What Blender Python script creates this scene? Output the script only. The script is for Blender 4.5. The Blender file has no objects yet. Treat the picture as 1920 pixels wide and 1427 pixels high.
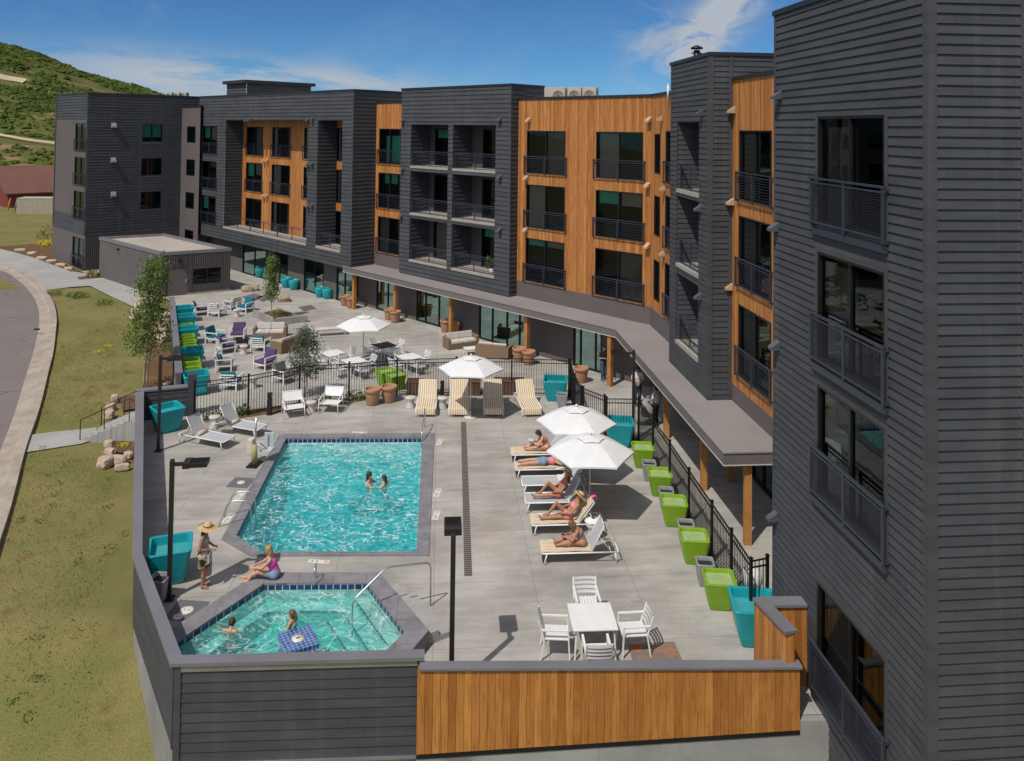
import bpy, bmesh, math, random
import numpy as np
from mathutils import Vector, Matrix, noise as mnoise
from mathutils.geometry import tessellate_polygon
random.seed(7); np.random.seed(7)
SC = bpy.context.scene; COL = SC.collection
R = math.radians; PI = math.pi
# ------------------------------------------------------------------ camera
F = 1474.0; CAM_H = 12.5; PITCH = R(1.5); ROLL = 0.012
V0 = 242.0 - F*math.tan(PITCH)                      # row of the optical axis in the 1920 x 1427 photograph
cp = Vector((0, 0, CAM_H))
_f = Vector((0, math.cos(PITCH), math.sin(PITCH))); _u0 = Vector((0, -math.sin(PITCH), math.cos(PITCH))); _r0 = Vector((1, 0, 0))
_u = _u0*math.cos(ROLL) - _r0*math.sin(ROLL); _r = _r0*math.cos(ROLL) + _u0*math.sin(ROLL)
cd = bpy.data.cameras.new('camera'); cam = bpy.data.objects.new('camera', cd); COL.objects.link(cam)
cd.sensor_width = 36.0; cd.sensor_fit = 'HORIZONTAL'; cd.lens = F/1920*36
cd.shift_y = -(713.5 - V0)/1920; cd.clip_end = 6000; cd.clip_start = 0.3
m4 = Matrix((_r, _u, -_f)).transposed().to_4x4(); m4.translation = cp; cam.matrix_world = m4
SC.camera = cam
# ------------------------------------------------------------------ light
SUN_EL = R(56); SUN_AZ = math.atan2(-0.58, -0.81)    # towards the sun: behind the camera, to the left
W_ = bpy.data.worlds.new('World'); SC.world = W_; W_.use_nodes = True
wn = W_.node_tree.nodes; wl = W_.node_tree.links; wn.clear()
sky = wn.new('ShaderNodeTexSky'); sky.sky_type = 'NISHITA'; sky.sun_disc = False
sky.sun_elevation = SUN_EL; sky.sun_rotation = SUN_AZ; sky.altitude = 2000; sky.air_density = 0.9; sky.dust_density = 0.1; sky.ozone_density = 5.0
tc = wn.new('ShaderNodeTexCoord'); sep = wn.new('ShaderNodeSeparateXYZ'); wl.new(tc.outputs['Generated'], sep.inputs[0])
def wmath(op, a, b=None, c=None):
    n = wn.new('ShaderNodeMath'); n.operation = op
    for i, x in enumerate((a, b, c)):
        if x is None: continue
        if isinstance(x, (int, float)): n.inputs[i].default_value = x
        else: wl.new(x, n.inputs[i])
    return n.outputs[0]
def wnoise(scale, sx, sy, sz, detail, rough, off=(0, 0, 0), dist=0.0, rot=0.0):
    mp = wn.new('ShaderNodeMapping'); mp.inputs['Scale'].default_value = (sx, sy, sz); mp.inputs['Location'].default_value = off
    mp.inputs['Rotation'].default_value = (0, rot, 0)
    wl.new(tc.outputs['Generated'], mp.inputs[0])
    n = wn.new('ShaderNodeTexNoise'); n.inputs['Scale'].default_value = scale; n.inputs['Detail'].default_value = detail
    n.inputs['Roughness'].default_value = rough; n.inputs['Distortion'].default_value = dist; wl.new(mp.outputs[0], n.inputs['Vector']); return n.outputs['Fac']
def wramp(x, a, b):
    n = wn.new('ShaderNodeMapRange'); n.interpolation_type = 'SMOOTHSTEP'; wl.new(x, n.inputs[0]); n.inputs[1].default_value = a; n.inputs[2].default_value = b; return n.outputs[0]
# clouds: a bank low over the hill and wisps higher up, as directions on the sky
fx = wmath('DIVIDE', sep.outputs[0], sep.outputs[1]); fz = wmath('DIVIDE', sep.outputs[2], sep.outputs[1])
def blob(cx, cz, rx, rz, ang=0.0):
    dx = wmath('SUBTRACT', fx, cx); dz = wmath('SUBTRACT', fz, cz); c, s = math.cos(ang), math.sin(ang)
    a = wmath('DIVIDE', wmath('ADD', wmath('MULTIPLY', dx, c), wmath('MULTIPLY', dz, s)), rx)
    b = wmath('DIVIDE', wmath('SUBTRACT', wmath('MULTIPLY', dz, c), wmath('MULTIPLY', dx, s)), rz)
    d = wmath('ADD', wmath('MULTIPLY', a, a), wmath('MULTIPLY', b, b))
    return wmath('POWER', 2.718, wmath('MULTIPLY', d, -1.0))
n1 = wnoise(5.0, 1, 1, 4.0, 8, 0.62, (1.3, 0.2, 0.7), 0.3); n2 = wnoise(9.0, 1, 1, 2.2, 9, 0.66, (4.1, 0, 2.2), 0.8, 0.5)
n3 = wnoise(3.0, 1, 1, 1.6, 9, 0.6, (0.4, 7, 2.9), 1.2, -0.6)
bank = wmath('ADD', blob(-0.43, 0.060, 0.17, 0.030, -0.10), wmath('MULTIPLY', blob(-0.22, 0.052, 0.13, 0.022, -0.08), 0.9))
bank = wmath('MULTIPLY', bank, wramp(n1, 0.34, 0.50))
wisp = wmath('MULTIPLY', wmath('ADD', wmath('MULTIPLY', blob(0.255, 0.135, 0.075, 0.028, 0.75), 1.5), wmath('MULTIPLY', blob(0.17, 0.12, 0.03, 0.045, -0.4), 0.5)), wramp(n2, 0.36, 0.60))
thin = wmath('MULTIPLY', wramp(n3, 0.50, 0.85), wmath('ADD', 0.10, wmath('MULTIPLY', blob(-0.42, 0.14, 0.26, 0.10), 0.55)))
cl = wmath('MINIMUM', wmath('ADD', wmath('ADD', wmath('MULTIPLY', bank, 0.95), wmath('MULTIPLY', wisp, 1.15)), thin), 0.92)
front = wmath('GREATER_THAN', sep.outputs[1], 0.05)
cl = wmath('MULTIPLY', cl, front)
mixc = wn.new('ShaderNodeMix'); mixc.data_type = 'RGBA'; wl.new(cl, mixc.inputs[0])
tint = wn.new('ShaderNodeMix'); tint.data_type = 'RGBA'; tint.blend_type = 'MULTIPLY'; tint.inputs[0].default_value = 1.0; wl.new(sky.outputs[0], tint.inputs[6]); tint.inputs[7].default_value = (0.31, 0.52, 0.66, 1); wl.new(tint.outputs[2], mixc.inputs[6])
mixc.inputs[7].default_value = (3.7, 4.0, 4.4, 1)
# unseen bright clouds overhead and behind the camera, added to fill the shadows
hi = wmath('MAXIMUM', wramp(sep.outputs[2], 0.25, 0.45), wramp(sep.outputs[1], 0.0, -0.25))
n4 = wnoise(2.2, 1, 1, 1.3, 7, 0.6, (2, 5, 1)); over = wmath('MULTIPLY', wmath('MULTIPLY', hi, wramp(sep.outputs[2], 0.0, 0.12)), wramp(n4, 0.46, 0.60))
mixd = wn.new('ShaderNodeMix'); mixd.data_type = 'RGBA'; wl.new(over, mixd.inputs[0]); wl.new(mixc.outputs[2], mixd.inputs[6]); mixd.inputs[7].default_value = (8.2, 8.0, 7.8, 1)
bg = wn.new('ShaderNodeBackground'); bg.inputs['Strength'].default_value = 0.10; wl.new(mixd.outputs[2], bg.inputs[0])
wo = wn.new('ShaderNodeOutputWorld'); wl.new(bg.outputs[0], wo.inputs[0])
sd = bpy.data.lights.new('sun', 'SUN'); sd.energy = 2.75; sd.angle = R(0.53); sd.color = (1.0, 0.955, 0.88)
so = bpy.data.objects.new('sun', sd); COL.objects.link(so)
tosun = Vector((-0.582*math.cos(SUN_EL), -0.813*math.cos(SUN_EL), math.sin(SUN_EL)))
so.rotation_euler = tosun.to_track_quat('Z', 'Y').to_euler(); so.location = (-20, -20, 40)
SC.view_settings.view_transform = 'Standard'; SC.view_settings.look = 'None'; SC.view_settings.exposure = 0.28; SC.view_settings.gamma = 1.0
SC.render.engine = 'CYCLES'; SC.cycles.max_bounces = 8; SC.cycles.transparent_max_bounces = 12
# ------------------------------------------------------------------ picture point -> ray -> place in the world
def ray(u, v):
    return (_r*((u-960)/F) - _u*((v-V0)/F) + _f)
def W(u, v, z=0.0):
    d = ray(u, v); t = (z-CAM_H)/d.z; return Vector((d.x*t, d.y*t, z))
def onplane(u, v, p, n):                              # hit on the vertical plane through p with horizontal normal n
    d = ray(u, v); t = (p[0]*n[0]+p[1]*n[1])/(d.x*n[0]+d.y*n[1]); return Vector((d.x*t, d.y*t, CAM_H+d.z*t))
# ------------------------------------------------------------------ materials
MATS = {}
def hexc(r, g, b):
    f = lambda c: (c/255/12.92 if c/255 <= 0.04045 else ((c/255+0.055)/1.055)**2.4)
    return (f(r), f(g), f(b), 1)
class NT:
    def __init__(s, name):
        s.m = bpy.data.materials.new(name); s.m.use_nodes = True; s.t = s.m.node_tree; s.n = s.t.nodes; s.l = s.t.links
        s.b = s.n['Principled BSDF']; s.o = s.n['Material Output']; s._tc = None
    def node(s, k, **kw):
        n = s.n.new(k)
        for a, v in kw.items(): setattr(n, a, v)
        return n
    def put(s, sock, x):
        if hasattr(x, 'is_output'): s.l.new(x, sock)
        elif x is not None: sock.default_value = x
    def co(s, kind='Object'):
        if s._tc is None: s._tc = s.node('ShaderNodeTexCoord')
        return s._tc.outputs[kind]
    def geo(s): return s.node('ShaderNodeNewGeometry')
    def map(s, vec, scale=(1, 1, 1), rot=(0, 0, 0), loc=(0, 0, 0)):
        n = s.node('ShaderNodeMapping'); s.l.new(vec, n.inputs[0]); n.inputs['Scale'].default_value = scale; n.inputs['Rotation'].default_value = rot; n.inputs['Location'].default_value = loc; return n.outputs[0]
    def noise(s, vec, scale, detail=4, rough=0.55, dist=0.0):
        n = s.node('ShaderNodeTexNoise'); s.put(n.inputs['Vector'], vec); n.inputs['Scale'].default_value = scale; n.inputs['Detail'].default_value = detail; n.inputs['Roughness'].default_value = rough; n.inputs['Distortion'].default_value = dist; return n.outputs['Fac']
    def vor(s, vec, scale, feature='F1', rnd=1.0, out='Distance'):
        n = s.node('ShaderNodeTexVoronoi', feature=feature); s.put(n.inputs['Vector'], vec); n.inputs['Scale'].default_value = scale; n.inputs['Randomness'].default_value = rnd; return n.outputs[out]
    def math(s, op, a, b=None, c=None):
        n = s.node('ShaderNodeMath', operation=op)
        for i, x in enumerate((a, b, c)):
            if x is not None: s.put(n.inputs[i], x)
        return n.outputs[0]
    def ramp(s, x, a, b, c=0.0, d=1.0, smooth=True):
        n = s.node('ShaderNodeMapRange'); n.interpolation_type = 'SMOOTHSTEP' if smooth else 'LINEAR'
        for i, q in enumerate((x, a, b, c, d)): s.put(n.inputs[i], q)
        return n.outputs[0]
    def mix(s, f, a, b, blend='MIX'):
        n = s.node('ShaderNodeMix', data_type='RGBA', blend_type=blend); s.put(n.inputs[0], f); s.put(n.inputs[6], a); s.put(n.inputs[7], b); return n.outputs[2]
    def bump(s, h, strength=0.3, dist=0.02):
        n = s.node('ShaderNodeBump'); n.inputs['Strength'].default_value = strength; n.inputs['Distance'].default_value = dist; s.l.new(h, n.inputs['Height']); s.l.new(n.outputs[0], s.b.inputs['Normal'])
    def set(s, color=None, rough=None, metal=None, spec=None):
        s.put(s.b.inputs['Base Color'], color); s.put(s.b.inputs['Roughness'], rough); s.put(s.b.inputs['Metallic'], metal); s.put(s.b.inputs['Specular IOR Level'], spec); return s
def scl(c, k): return (min(c[0]*k, 1), min(c[1]*k, 1), min(c[2]*k, 1), 1)
def plain(name, col, rough=0.6, var=0.12, scale=3.0, metal=0.0, spec=0.4, bump=0.0, fine=40.0):
    if name in MATS: return MATS[name]
    t = NT(name); v = t.co()
    n = t.noise(v, scale, 5, 0.6); g = t.noise(v, fine, 3, 0.6)
    k = t.math('ADD', t.math('MULTIPLY', n, 0.7), t.math('MULTIPLY', g, 0.3))
    t.set(t.mix(t.ramp(k, 0.3, 0.7), scl(col, 1-var), scl(col, 1+var)), t.ramp(n, 0.3, 0.7, max(rough-0.07, 0.02), min(rough+0.07, 1)), metal, spec)
    if bump: t.bump(g, bump, 0.01)
    MATS[name] = t.m; return t.m
# ------------------------------------------------------------------ mesh builder
class MB:
    def __init__(s): s.v = []; s.f = []; s.mi = []; s.k = 0; s.smooth = []; s.sm = False
    def face(s, pts):
        b = len(s.v); s.v.extend([tuple(p) for p in pts]); s.f.append(tuple(range(b, b+len(pts)))); s.mi.append(s.k); s.smooth.append(s.sm)
    def mesh(s, verts, faces):
        b = len(s.v); s.v.extend([tuple(p) for p in verts])
        for f in faces: s.f.append(tuple(b+i for i in f)); s.mi.append(s.k); s.smooth.append(s.sm)
    def box(s, x0, x1, y0, y1, z0, z1, M=None):
        vs = [(x, y, z) for z in (z0, z1) for y in (y0, y1) for x in (x0, x1)]
        if M is not None: vs = [M @ Vector(p) for p in vs]
        s.mesh(vs, [(0, 2, 3, 1), (4, 5, 7, 6), (0, 1, 5, 4), (2, 6, 7, 3), (0, 4, 6, 2), (1, 3, 7, 5)])
    def bar(s, a, b, w, h=None, up=(0, 0, 1)):          # rectangular bar from a to b
        a = Vector(a); b = Vector(b); d = b-a; L = d.length
        if L < 1e-6: return
        d /= L; up = Vector(up)
        if abs(d.dot(up)) > 0.99: up = Vector((1, 0, 0)) if abs(d.x) < 0.9 else Vector((0, 1, 0))
        x = d.cross(up).normalized(); y = x.cross(d).normalized(); h = w if h is None else h
        vs = [p + x*sx*w/2 + y*sy*h/2 for p in (a, b) for sx, sy in ((-1, -1), (1, -1), (1, 1), (-1, 1))]
        s.mesh(vs, [(3, 2, 1, 0), (4, 5, 6, 7), (0, 1, 5, 4), (1, 2, 6, 5), (2, 3, 7, 6), (3, 0, 4, 7)])
    def tube(s, pts, r, n=8, caps=True):
        pts = [Vector(p) for p in pts]; rs = r if isinstance(r, (list, tuple)) else [r]*len(pts); b = len(s.v); prev = None
        for i, p in enumerate(pts):
            d = (pts[min(i+1, len(pts)-1)] - pts[max(i-1, 0)])
            if d.length < 1e-9: d = Vector((0, 0, 1))
            d.normalize()
            x = d.cross(Vector((0, 0, 1))) if prev is None else prev - d*prev.dot(d)
            if x.length < 1e-4: x = d.cross(Vector((0, 1, 0)))
            x.normalize(); prev = x; y = d.cross(x)
            for j in range(n):
                a = 2*PI*j/n; s.v.append(tuple(p + (x*math.cos(a)+y*math.sin(a))*rs[i]))
        for i in range(len(pts)-1):
            for j in range(n):
                s.f.append((b+i*n+j, b+i*n+(j+1) % n, b+(i+1)*n+(j+1) % n, b+(i+1)*n+j)); s.mi.append(s.k); s.smooth.append(True)
        if caps:
            for q, rev in ((b, True), (b+(len(pts)-1)*n, False)):
                f = [q+j for j in range(n)]; s.f.append(tuple(f[::-1] if rev else f)); s.mi.append(s.k); s.smooth.append(False)
    def prism(s, poly, z0, z1, top=True, bottom=True):
        n = len(poly); A = [(p[0], p[1], z0 if not callable(z0) else z0(p)) for p in poly]; B = [(p[0], p[1], z1) for p in poly]
        area = sum(poly[i][0]*poly[(i+1) % n][1]-poly[(i+1) % n][0]*poly[i][1] for i in range(n))
        if area < 0: A = A[::-1]; B = B[::-1]
        fs = [(i, (i+1) % n, n+(i+1) % n, n+i) for i in range(n)]
        if top: fs.append(tuple(range(n, 2*n)))
        if bottom: fs.append(tuple(range(n-1, -1, -1)))
        s.mesh(A+B, fs)
    def lathe(s, prof, n=24, c=(0, 0, 0)):
        b = len(s.v)
        for (r, z) in prof:
            for j in range(n):
                a = 2*PI*j/n; s.v.append((c[0]+r*math.cos(a), c[1]+r*math.sin(a), c[2]+z))
        for i in range(len(prof)-1):
            for j in range(n):
                s.f.append((b+i*n+j, b+i*n+(j+1) % n, b+(i+1)*n+(j+1) % n, b+(i+1)*n+j)); s.mi.append(s.k); s.smooth.append(True)
    def rings(s, rings, close=True, smooth=False):
        b = len(s.v); n = len(rings[0])
        for r in rings: s.v.extend([tuple(p) for p in r])
        for i in range(len(rings)-1):
            for j in range(n if close else n-1):
                s.f.append((b+i*n+j, b+i*n+(j+1) % n, b+(i+1)*n+(j+1) % n, b+(i+1)*n+j)); s.mi.append(s.k); s.smooth.append(smooth)
    def ball(s, c, r, n=10, m=7, sc=(1, 1, 1)):
        prof = [(max(math.sin(PI*i/m), 1e-4), -math.cos(PI*i/m)) for i in range(m+1)]; b = len(s.v)
        s.lathe([(p*r, z*r) for p, z in prof], n)
        for i in range(b, len(s.v)):
            x, y, z = s.v[i]; s.v[i] = (c[0]+x*sc[0], c[1]+y*sc[1], c[2]+z*sc[2])
    def xf(s, M):
        s.v = [tuple(M @ Vector(p)) for p in s.v]; return s
    def build(s, name, mat, parent=None, bevel=0.0, smooth=False, props=None):
        me = bpy.data.meshes.new(name); off = Vector((0, 0, 0)); p = parent
        while p is not None: off += p.location; p = p.parent
        vs = s.v if off.length == 0 else [(x-off.x, y-off.y, z-off.z) for x, y, z in s.v]
        me.from_pydata(vs, [], s.f)
        for m in (mat if isinstance(mat, (list, tuple)) else [mat]): me.materials.append(m)
        me.polygons.foreach_set('material_index', s.mi)
        if getattr(s, 'uv', None) and len(s.uv) == len(me.loops):
            ul = me.uv_layers.new(name='UVMap'); ul.data.foreach_set('uv', [c for p in s.uv for c in p])
        me.polygons.foreach_set('use_smooth', [True]*len(s.f) if smooth else s.smooth)
        me.update(); o = bpy.data.objects.new(name, me); COL.objects.link(o)
        if parent is not None: o.parent = parent
        if bevel:
            me2 = bmesh.new(); me2.from_mesh(me); bmesh.ops.remove_doubles(me2, verts=me2.verts, dist=1e-4); me2.to_mesh(me); me2.free()
            b = o.modifiers.new('bevel', 'BEVEL'); b.width = bevel; b.segments = 2; b.limit_method = 'ANGLE'; b.angle_limit = R(35)
        if props:
            for k, v in props.items(): o[k] = v
        return o
def tag(o, label, cat, group=None):
    o['label'] = label; o['category'] = cat
    if group: o['group'] = group
    return o
def thing(name, label, cat, loc=(0, 0, 0), group=None):
    o = bpy.data.objects.new(name, None); COL.objects.link(o); o.location = loc; o.empty_display_size = 0.3
    return tag(o, label, cat, group)
def struct(name, mb, mat, kind='structure', **k):
    o = mb.build(name, mat, **k); o['kind'] = kind; return o
def dup(root, loc=None, rotz=None, label=None, group=None, scale=None):
    def rec(o, par):
        c = o.copy(); COL.objects.link(c)
        if par is not None: c.parent = par
        for ch in list(o.children): rec(ch, c)
        return c
    r = rec(root, None)
    return place(r, loc, rotz, label, group, scale)
def place(r, loc=None, rotz=None, label=None, group=None, scale=None):
    if loc is not None: r.location = loc
    if rotz is not None: r.rotation_euler = (0, 0, rotz)
    if label: r['label'] = label
    if group: r['group'] = group
    if scale: r.scale = (scale,)*3 if not isinstance(scale, tuple) else scale
    return r
USED = set()
def spawn(proto, *a, **k):                              # first use moves the prototype itself, later ones copy it
    if proto.name not in USED:
        USED.add(proto.name); return place(proto, *a, **k)
    return dup(proto, *a, **k)
# ------------------------------------------------------------------ ground outside
_zy = [(-40, -4.2), (14, -3.4), (18, -2.1), (21, -0.95), (28, -0.9), (36, -0.8), (50, -0.2), (58, -0.03), (6000, -0.03)]
def zl(y):
    for (a, za), (b, zb) in zip(_zy, _zy[1:]):
        if y <= b:
            t = max(0, (y-a)/(b-a)); return za+(zb-za)*t
    return -0.03
def T(u, v, dz=0.0):                                  # picture point -> terrain
    z = 0.0
    for _ in range(14):
        p = W(u, v, z); z = 0.5*z+0.5*(zl(p.y)+dz)
    p = W(u, v, z); p.z = zl(p.y)+dz; return p
POOLDIR = Vector((-0.0905, 0.9959, 0))
def ridge(u):
    for (a, ya), (b, yb) in zip(RIDGE, RIDGE[1:]):
        if u <= b: return ya+(yb-ya)*(u-a)/(b-a)
    return 232
RIDGE = [(-900, -120), (-300, 10), (0, 84), (76, 102), (151, 126), (252, 154), (310, 172), (420, 198), (560, 222), (720, 232), (900, 236)]
# lawn material: dry yellow-green turf with patches
t = NT('lawn'); v = t.co(); n = t.noise(v, 0.35, 6, 0.62); n2_ = t.noise(v, 2.2, 6, 0.7); n3_ = t.noise(v, 28, 3, 0.7); n4_ = t.noise(t.map(v, (1, 1, 1), (0, 0, 0.5), (9, 3, 0)), 0.9, 5, 0.6)
c = t.mix(t.ramp(n, 0.38, 0.62), (0.255, 0.212, 0.085, 1), (0.185, 0.178, 0.060, 1))
c = t.mix(t.ramp(n2_, 0.5, 0.78), c, (0.22, 0.18, 0.075, 1)); c = t.mix(t.math('MULTIPLY', t.ramp(n4_, 0.56, 0.72), 0.6), c, (0.16, 0.095, 0.045, 1))
c = t.mix(t.ramp(n3_, 0.35, 0.65, 0.0, 0.45), c, (0.045, 0.055, 0.012, 1)); t.set(c, 0.9, 0, 0.1); t.bump(n3_, 0.35, 0.04); M_LAWN = t.m
mb = MB()
xs = sorted(set([-3000, -1500, -800, -400, -200, -120, -80, -60, -50] + [round(-46+0.9*i, 2) for i in range(0, 72)] + [24, 30, 40, 60, 100, 200, 500, 1500, 3000]))
ys = sorted(set([-60, -20, 0, 8] + [round(10+0.9*i, 2) for i in range(0, 72)] + [80, 90, 110, 140, 200, 300, 500, 900, 1800, 3600]))
def gz(x, y):
    if -9.3 < x < -1.4 and 22 < y < 33.2: return -6.0
    z = zl(y)
    if -34 < x < 14 and 12 < y < 66 and z > -1.4: z += 0.06*(mnoise.noise(Vector((x*0.3, y*0.3, 0))))-0.06
    return z
idx = {}
for j, y in enumerate(ys):
    for i, x in enumerate(xs): idx[i, j] = len(mb.v); mb.v.append((x, y, gz(x, y)))
for j in range(len(ys)-1):
    for i in range(len(xs)-1): mb.f.append((idx[i, j], idx[i+1, j], idx[i+1, j+1], idx[i, j+1])); mb.mi.append(0); mb.smooth.append(True)
struct('ground', mb, M_LAWN)
# ------------------------------------------------------------------ hills
t = NT('hill_soil'); v = t.co(); n = t.noise(v, 0.012, 6, 0.6); n2_ = t.noise(v, 0.06, 6, 0.65)
c = t.mix(t.ramp(n, 0.4, 0.6), (0.085, 0.10, 0.028, 1), (0.13, 0.115, 0.042, 1)); c = t.mix(t.ramp(n2_, 0.48, 0.62), c, (0.25, 0.165, 0.095, 1)); t.set(c, 0.95, 0, 0.05); M_HILL = t.m
HN, HM = 90, 46
def hillpt(a, q):                                      # a: azimuth as a picture column, q: 0 at the foot, 1 at the ridge
    d = 175+470*q; rz = CAM_H + (236-ridge(a))/F*(645)-4.5*max(0.0, min(1.0, (a+50)/200))-2.5
    prof = (q*q*(3-2*q))*0.55+q*0.45 if q < 1 else 1-(q-1)*0.6
    x = (a-960)/F*d
    z = -1.5+(rz+1.5)*prof + (mnoise.noise(Vector((x*0.02, d*0.02, 0)))*4.5 + mnoise.noise(Vector((x*0.06, d*0.06, 5)))*1.6)*min(q*3, 1)
    return Vector((x, d, z))
mb = MB()
for j in range(HM+1):
    for i in range(HN+1): mb.v.append(tuple(hillpt(-900+1800*i/HN, 1.35*j/HM)))
for j in range(HM):
    for i in range(HN): mb.f.append((j*(HN+1)+i, j*(HN+1)+i+1, (j+1)*(HN+1)+i+1, (j+1)*(HN+1)+i)); mb.mi.append(0); mb.smooth.append(True)
struct('hills', mb, M_HILL)
# scrub on the hillside: a covering nobody could count
t = NT('scrub'); v = t.co(); n = t.noise(v, 0.05, 4, 0.6); n2_ = t.noise(v, 1.3, 4, 0.7); 
c = t.mix(t.ramp(n, 0.38, 0.62), (0.042, 0.070, 0.016, 1), (0.105, 0.135, 0.028, 1)); c = t.mix(t.ramp(n2_, 0.4, 0.7), c, (0.085, 0.105, 0.028, 1)); t.set(c, 0.9, 0, 0.05); t.bump(n2_, 0.8, 0.4); M_SCRUB = t.m
def clump(mb, c, r, rng, n=7, m=4, sq=0.7):
    b = len(mb.v)
    for i in range(m+1):
        th = PI*0.5*i/m*1.15
        for j in range(n):
            a = 2*PI*(j+0.5*(i % 2))/n; k = r*(0.75+0.5*rng.random())
            k *= 0.75+0.5*rng.random(); mb.v.append((c[0]+k*math.sin(th)*math.cos(a), c[1]+k*math.sin(th)*math.sin(a), c[2]+sq*k*math.cos(th)))
    for i in range(m):
        for j in range(n): mb.f.append((b+i*n+j, b+(i+1)*n+j, b+(i+1)*n+(j+1) % n, b+i*n+(j+1) % n)); mb.mi.append(0); mb.smooth.append(False)
rng = random.Random(3); mb = MB()
for k in range(19000):
    a = rng.uniform(-220, 640); q = rng.random()**0.75*1.05
    p = hillpt(a, q)
    dens = mnoise.noise(Vector((p.x*0.018, p.y*0.012, 2)))+0.5*mnoise.noise(Vector((p.x*0.06, p.y*0.05, 8)))
    if q < 0.36 and rng.random() < 0.72-0.9*q: continue
    if 0.46 < q < 0.53 and a < 60: continue
    if dens < -0.28+rng.uniform(-0.2, 0.2): continue
    if q < 0.30 and 0.14 < q < 0.2: continue
    if a > 240 and q < 0.75 and rng.random() < 0.6: continue
    clump(mb, (p.x, p.y, p.z-0.4), rng.uniform(0.8, 2.9)*(0.7+0.6*q), rng)
mb.build('hillside_scrub', M_SCRUB, props=dict(kind='stuff', label='green scrub oak covering the hillside at the left', category='scrub'))
mb = MB()                                              # bare tracks on the hill
M_TRACK = plain('track_earth', (0.42, 0.33, 0.24, 1), 0.95, 0.1, 0.05)
for pts, w in (([(-120, 0.50), (-40, 0.495), (30, 0.49), (45, 0.485)], 2.0), ([(-200, 0.20), (-60, 0.19), (40, 0.175), (110, 0.165), (180, 0.16)], 0.5)):
    for (a0, q0), (a1, q1) in zip(pts, pts[1:]):
        for k in range(6):
            A = hillpt(a0+(a1-a0)*k/6, q0+(q1-q0)*k/6); B = hillpt(a0+(a1-a0)*(k+1)/6, q0+(q1-q0)*(k+1)/6)
            d0 = Vector((0, w, w*0.55)); up = Vector((0, 0, 0.9)); mb.face([A-d0+up, B-d0+up, B+d0+up, A+d0+up])
struct('hill_track', mb, M_TRACK)
# ------------------------------------------------------------------ road, kerb, pavements (draped)
def strip(mb, A, B, n=1):
    for i in range(len(A)-1): mb.face([A[i], A[i+1], B[i+1], B[i]])
def dense(pts, k=4):
    out = []
    for i in range(len(pts)-1):
        p0 = pts[max(i-1, 0)]; p1 = pts[i]; p2 = pts[i+1]; p3 = pts[min(i+2, len(pts)-1)]
        for q in range(k):
            s = q/k; f = lambda a, b, c, d: 0.5*(2*b+(c-a)*s+(2*a-5*b+4*c-d)*s*s+(3*b-a-3*c+d)*s**3)
            out.append((f(p0[0], p1[0], p2[0], p3[0]), f(p0[1], p1[1], p2[1], p3[1])))
    out.append(pts[-1]); return out
ASP = dense([(-260, 462), (-110, 481), (0, 507), (31, 524), (52, 543), (67, 565), (73, 588), (73, 612), (67, 643), (62, 663), (50, 700), (27, 776), (0, 847), (-30, 925), (-70, 1040), (-120, 1200), (-200, 1500)])
GUT = dense([(-260, 452), (-110, 470), (0, 496), (31, 507), (62, 524), (84, 544), (100, 570), (106, 596), (105, 620), (100, 663), (91, 700), (74, 770), (47, 850), (21, 953), (-2, 1025), (-40, 1150), (-130, 1500)])
t = NT('asphalt'); v = t.co(); n = t.noise(v, 0.5, 5, 0.6); g = t.noise(v, 60, 3, 0.7); t.set(t.mix(t.math('ADD', t.math('MULTIPLY', n, 0.6), t.math('MULTIPLY', g, 0.4)), (0.125, 0.105, 0.098, 1), (0.245, 0.208, 0.198, 1)), 0.9, 0, 0.2); cr = t.ramp(t.vor(t.map(v, (1, 1, 1), (0, 0, 0.3)), 0.22, 'DISTANCE_TO_EDGE'), 0.0, 0.012, 1, 0); base_ = t.b.inputs['Base Color'].links[0].from_socket; t.set(t.mix(t.math('MULTIPLY', cr, t.ramp(n, 0.45, 0.6, 0, 0.75)), base_, (0.05, 0.045, 0.045, 1))); t.bump(g, 0.3, 0.01); M_ASPH = t.m
t = NT('gutter'); v = t.co(); n = t.noise(v, 1.2, 5, 0.65); g = t.noise(v, 40, 3, 0.7); c = t.mix(t.ramp(n, 0.3, 0.7), (0.31, 0.255, 0.21, 1), (0.43, 0.37, 0.315, 1)); t.set(t.mix(t.ramp(g, 0.4, 0.7, 0, 0.3), c, (0.2, 0.15, 0.12, 1)), 0.9, 0, 0.2); M_GUT = t.m
def offz(P, z): return [Vector((p.x, p.y, z)) for p in P]
def lift(P, dz): return [p+Vector((0, 0, dz)) for p in P]
Aw = [T(u, v, 0.0) for u, v in ASP]; Gw = [T(u, v, 0.0) for u, v in GUT]
Lw = [p+Vector((-9 if p.y < 60 else -2, -1 if p.y < 60 else -14, 0)) for p in Aw]
for p in Lw: p.z = zl(p.y)
mb = MB(); strip(mb, lift(Aw, 0.012), lift(Lw, 0.012)); struct('road', mb, M_ASPH)
mb = MB(); mid = [a.lerp(g, 0.55) for a, g in zip(Aw, Gw)]
strip(mb, lift(mid, 0.03), lift(Aw, 0.016)); strip(mb, lift(Gw, 0.13), lift([m.lerp(g, 0.15) for m, g in zip(mid, Gw)], 0.13)); strip(mb, lift([m.lerp(g, 0.15) for m, g in zip(mid, Gw)], 0.13), lift(mid, 0.03))
strip(mb, [p+Vector((0, 0, -0.2)) for p in Gw], lift(Gw, 0.13)); struct('kerb', mb, M_GUT)
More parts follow.
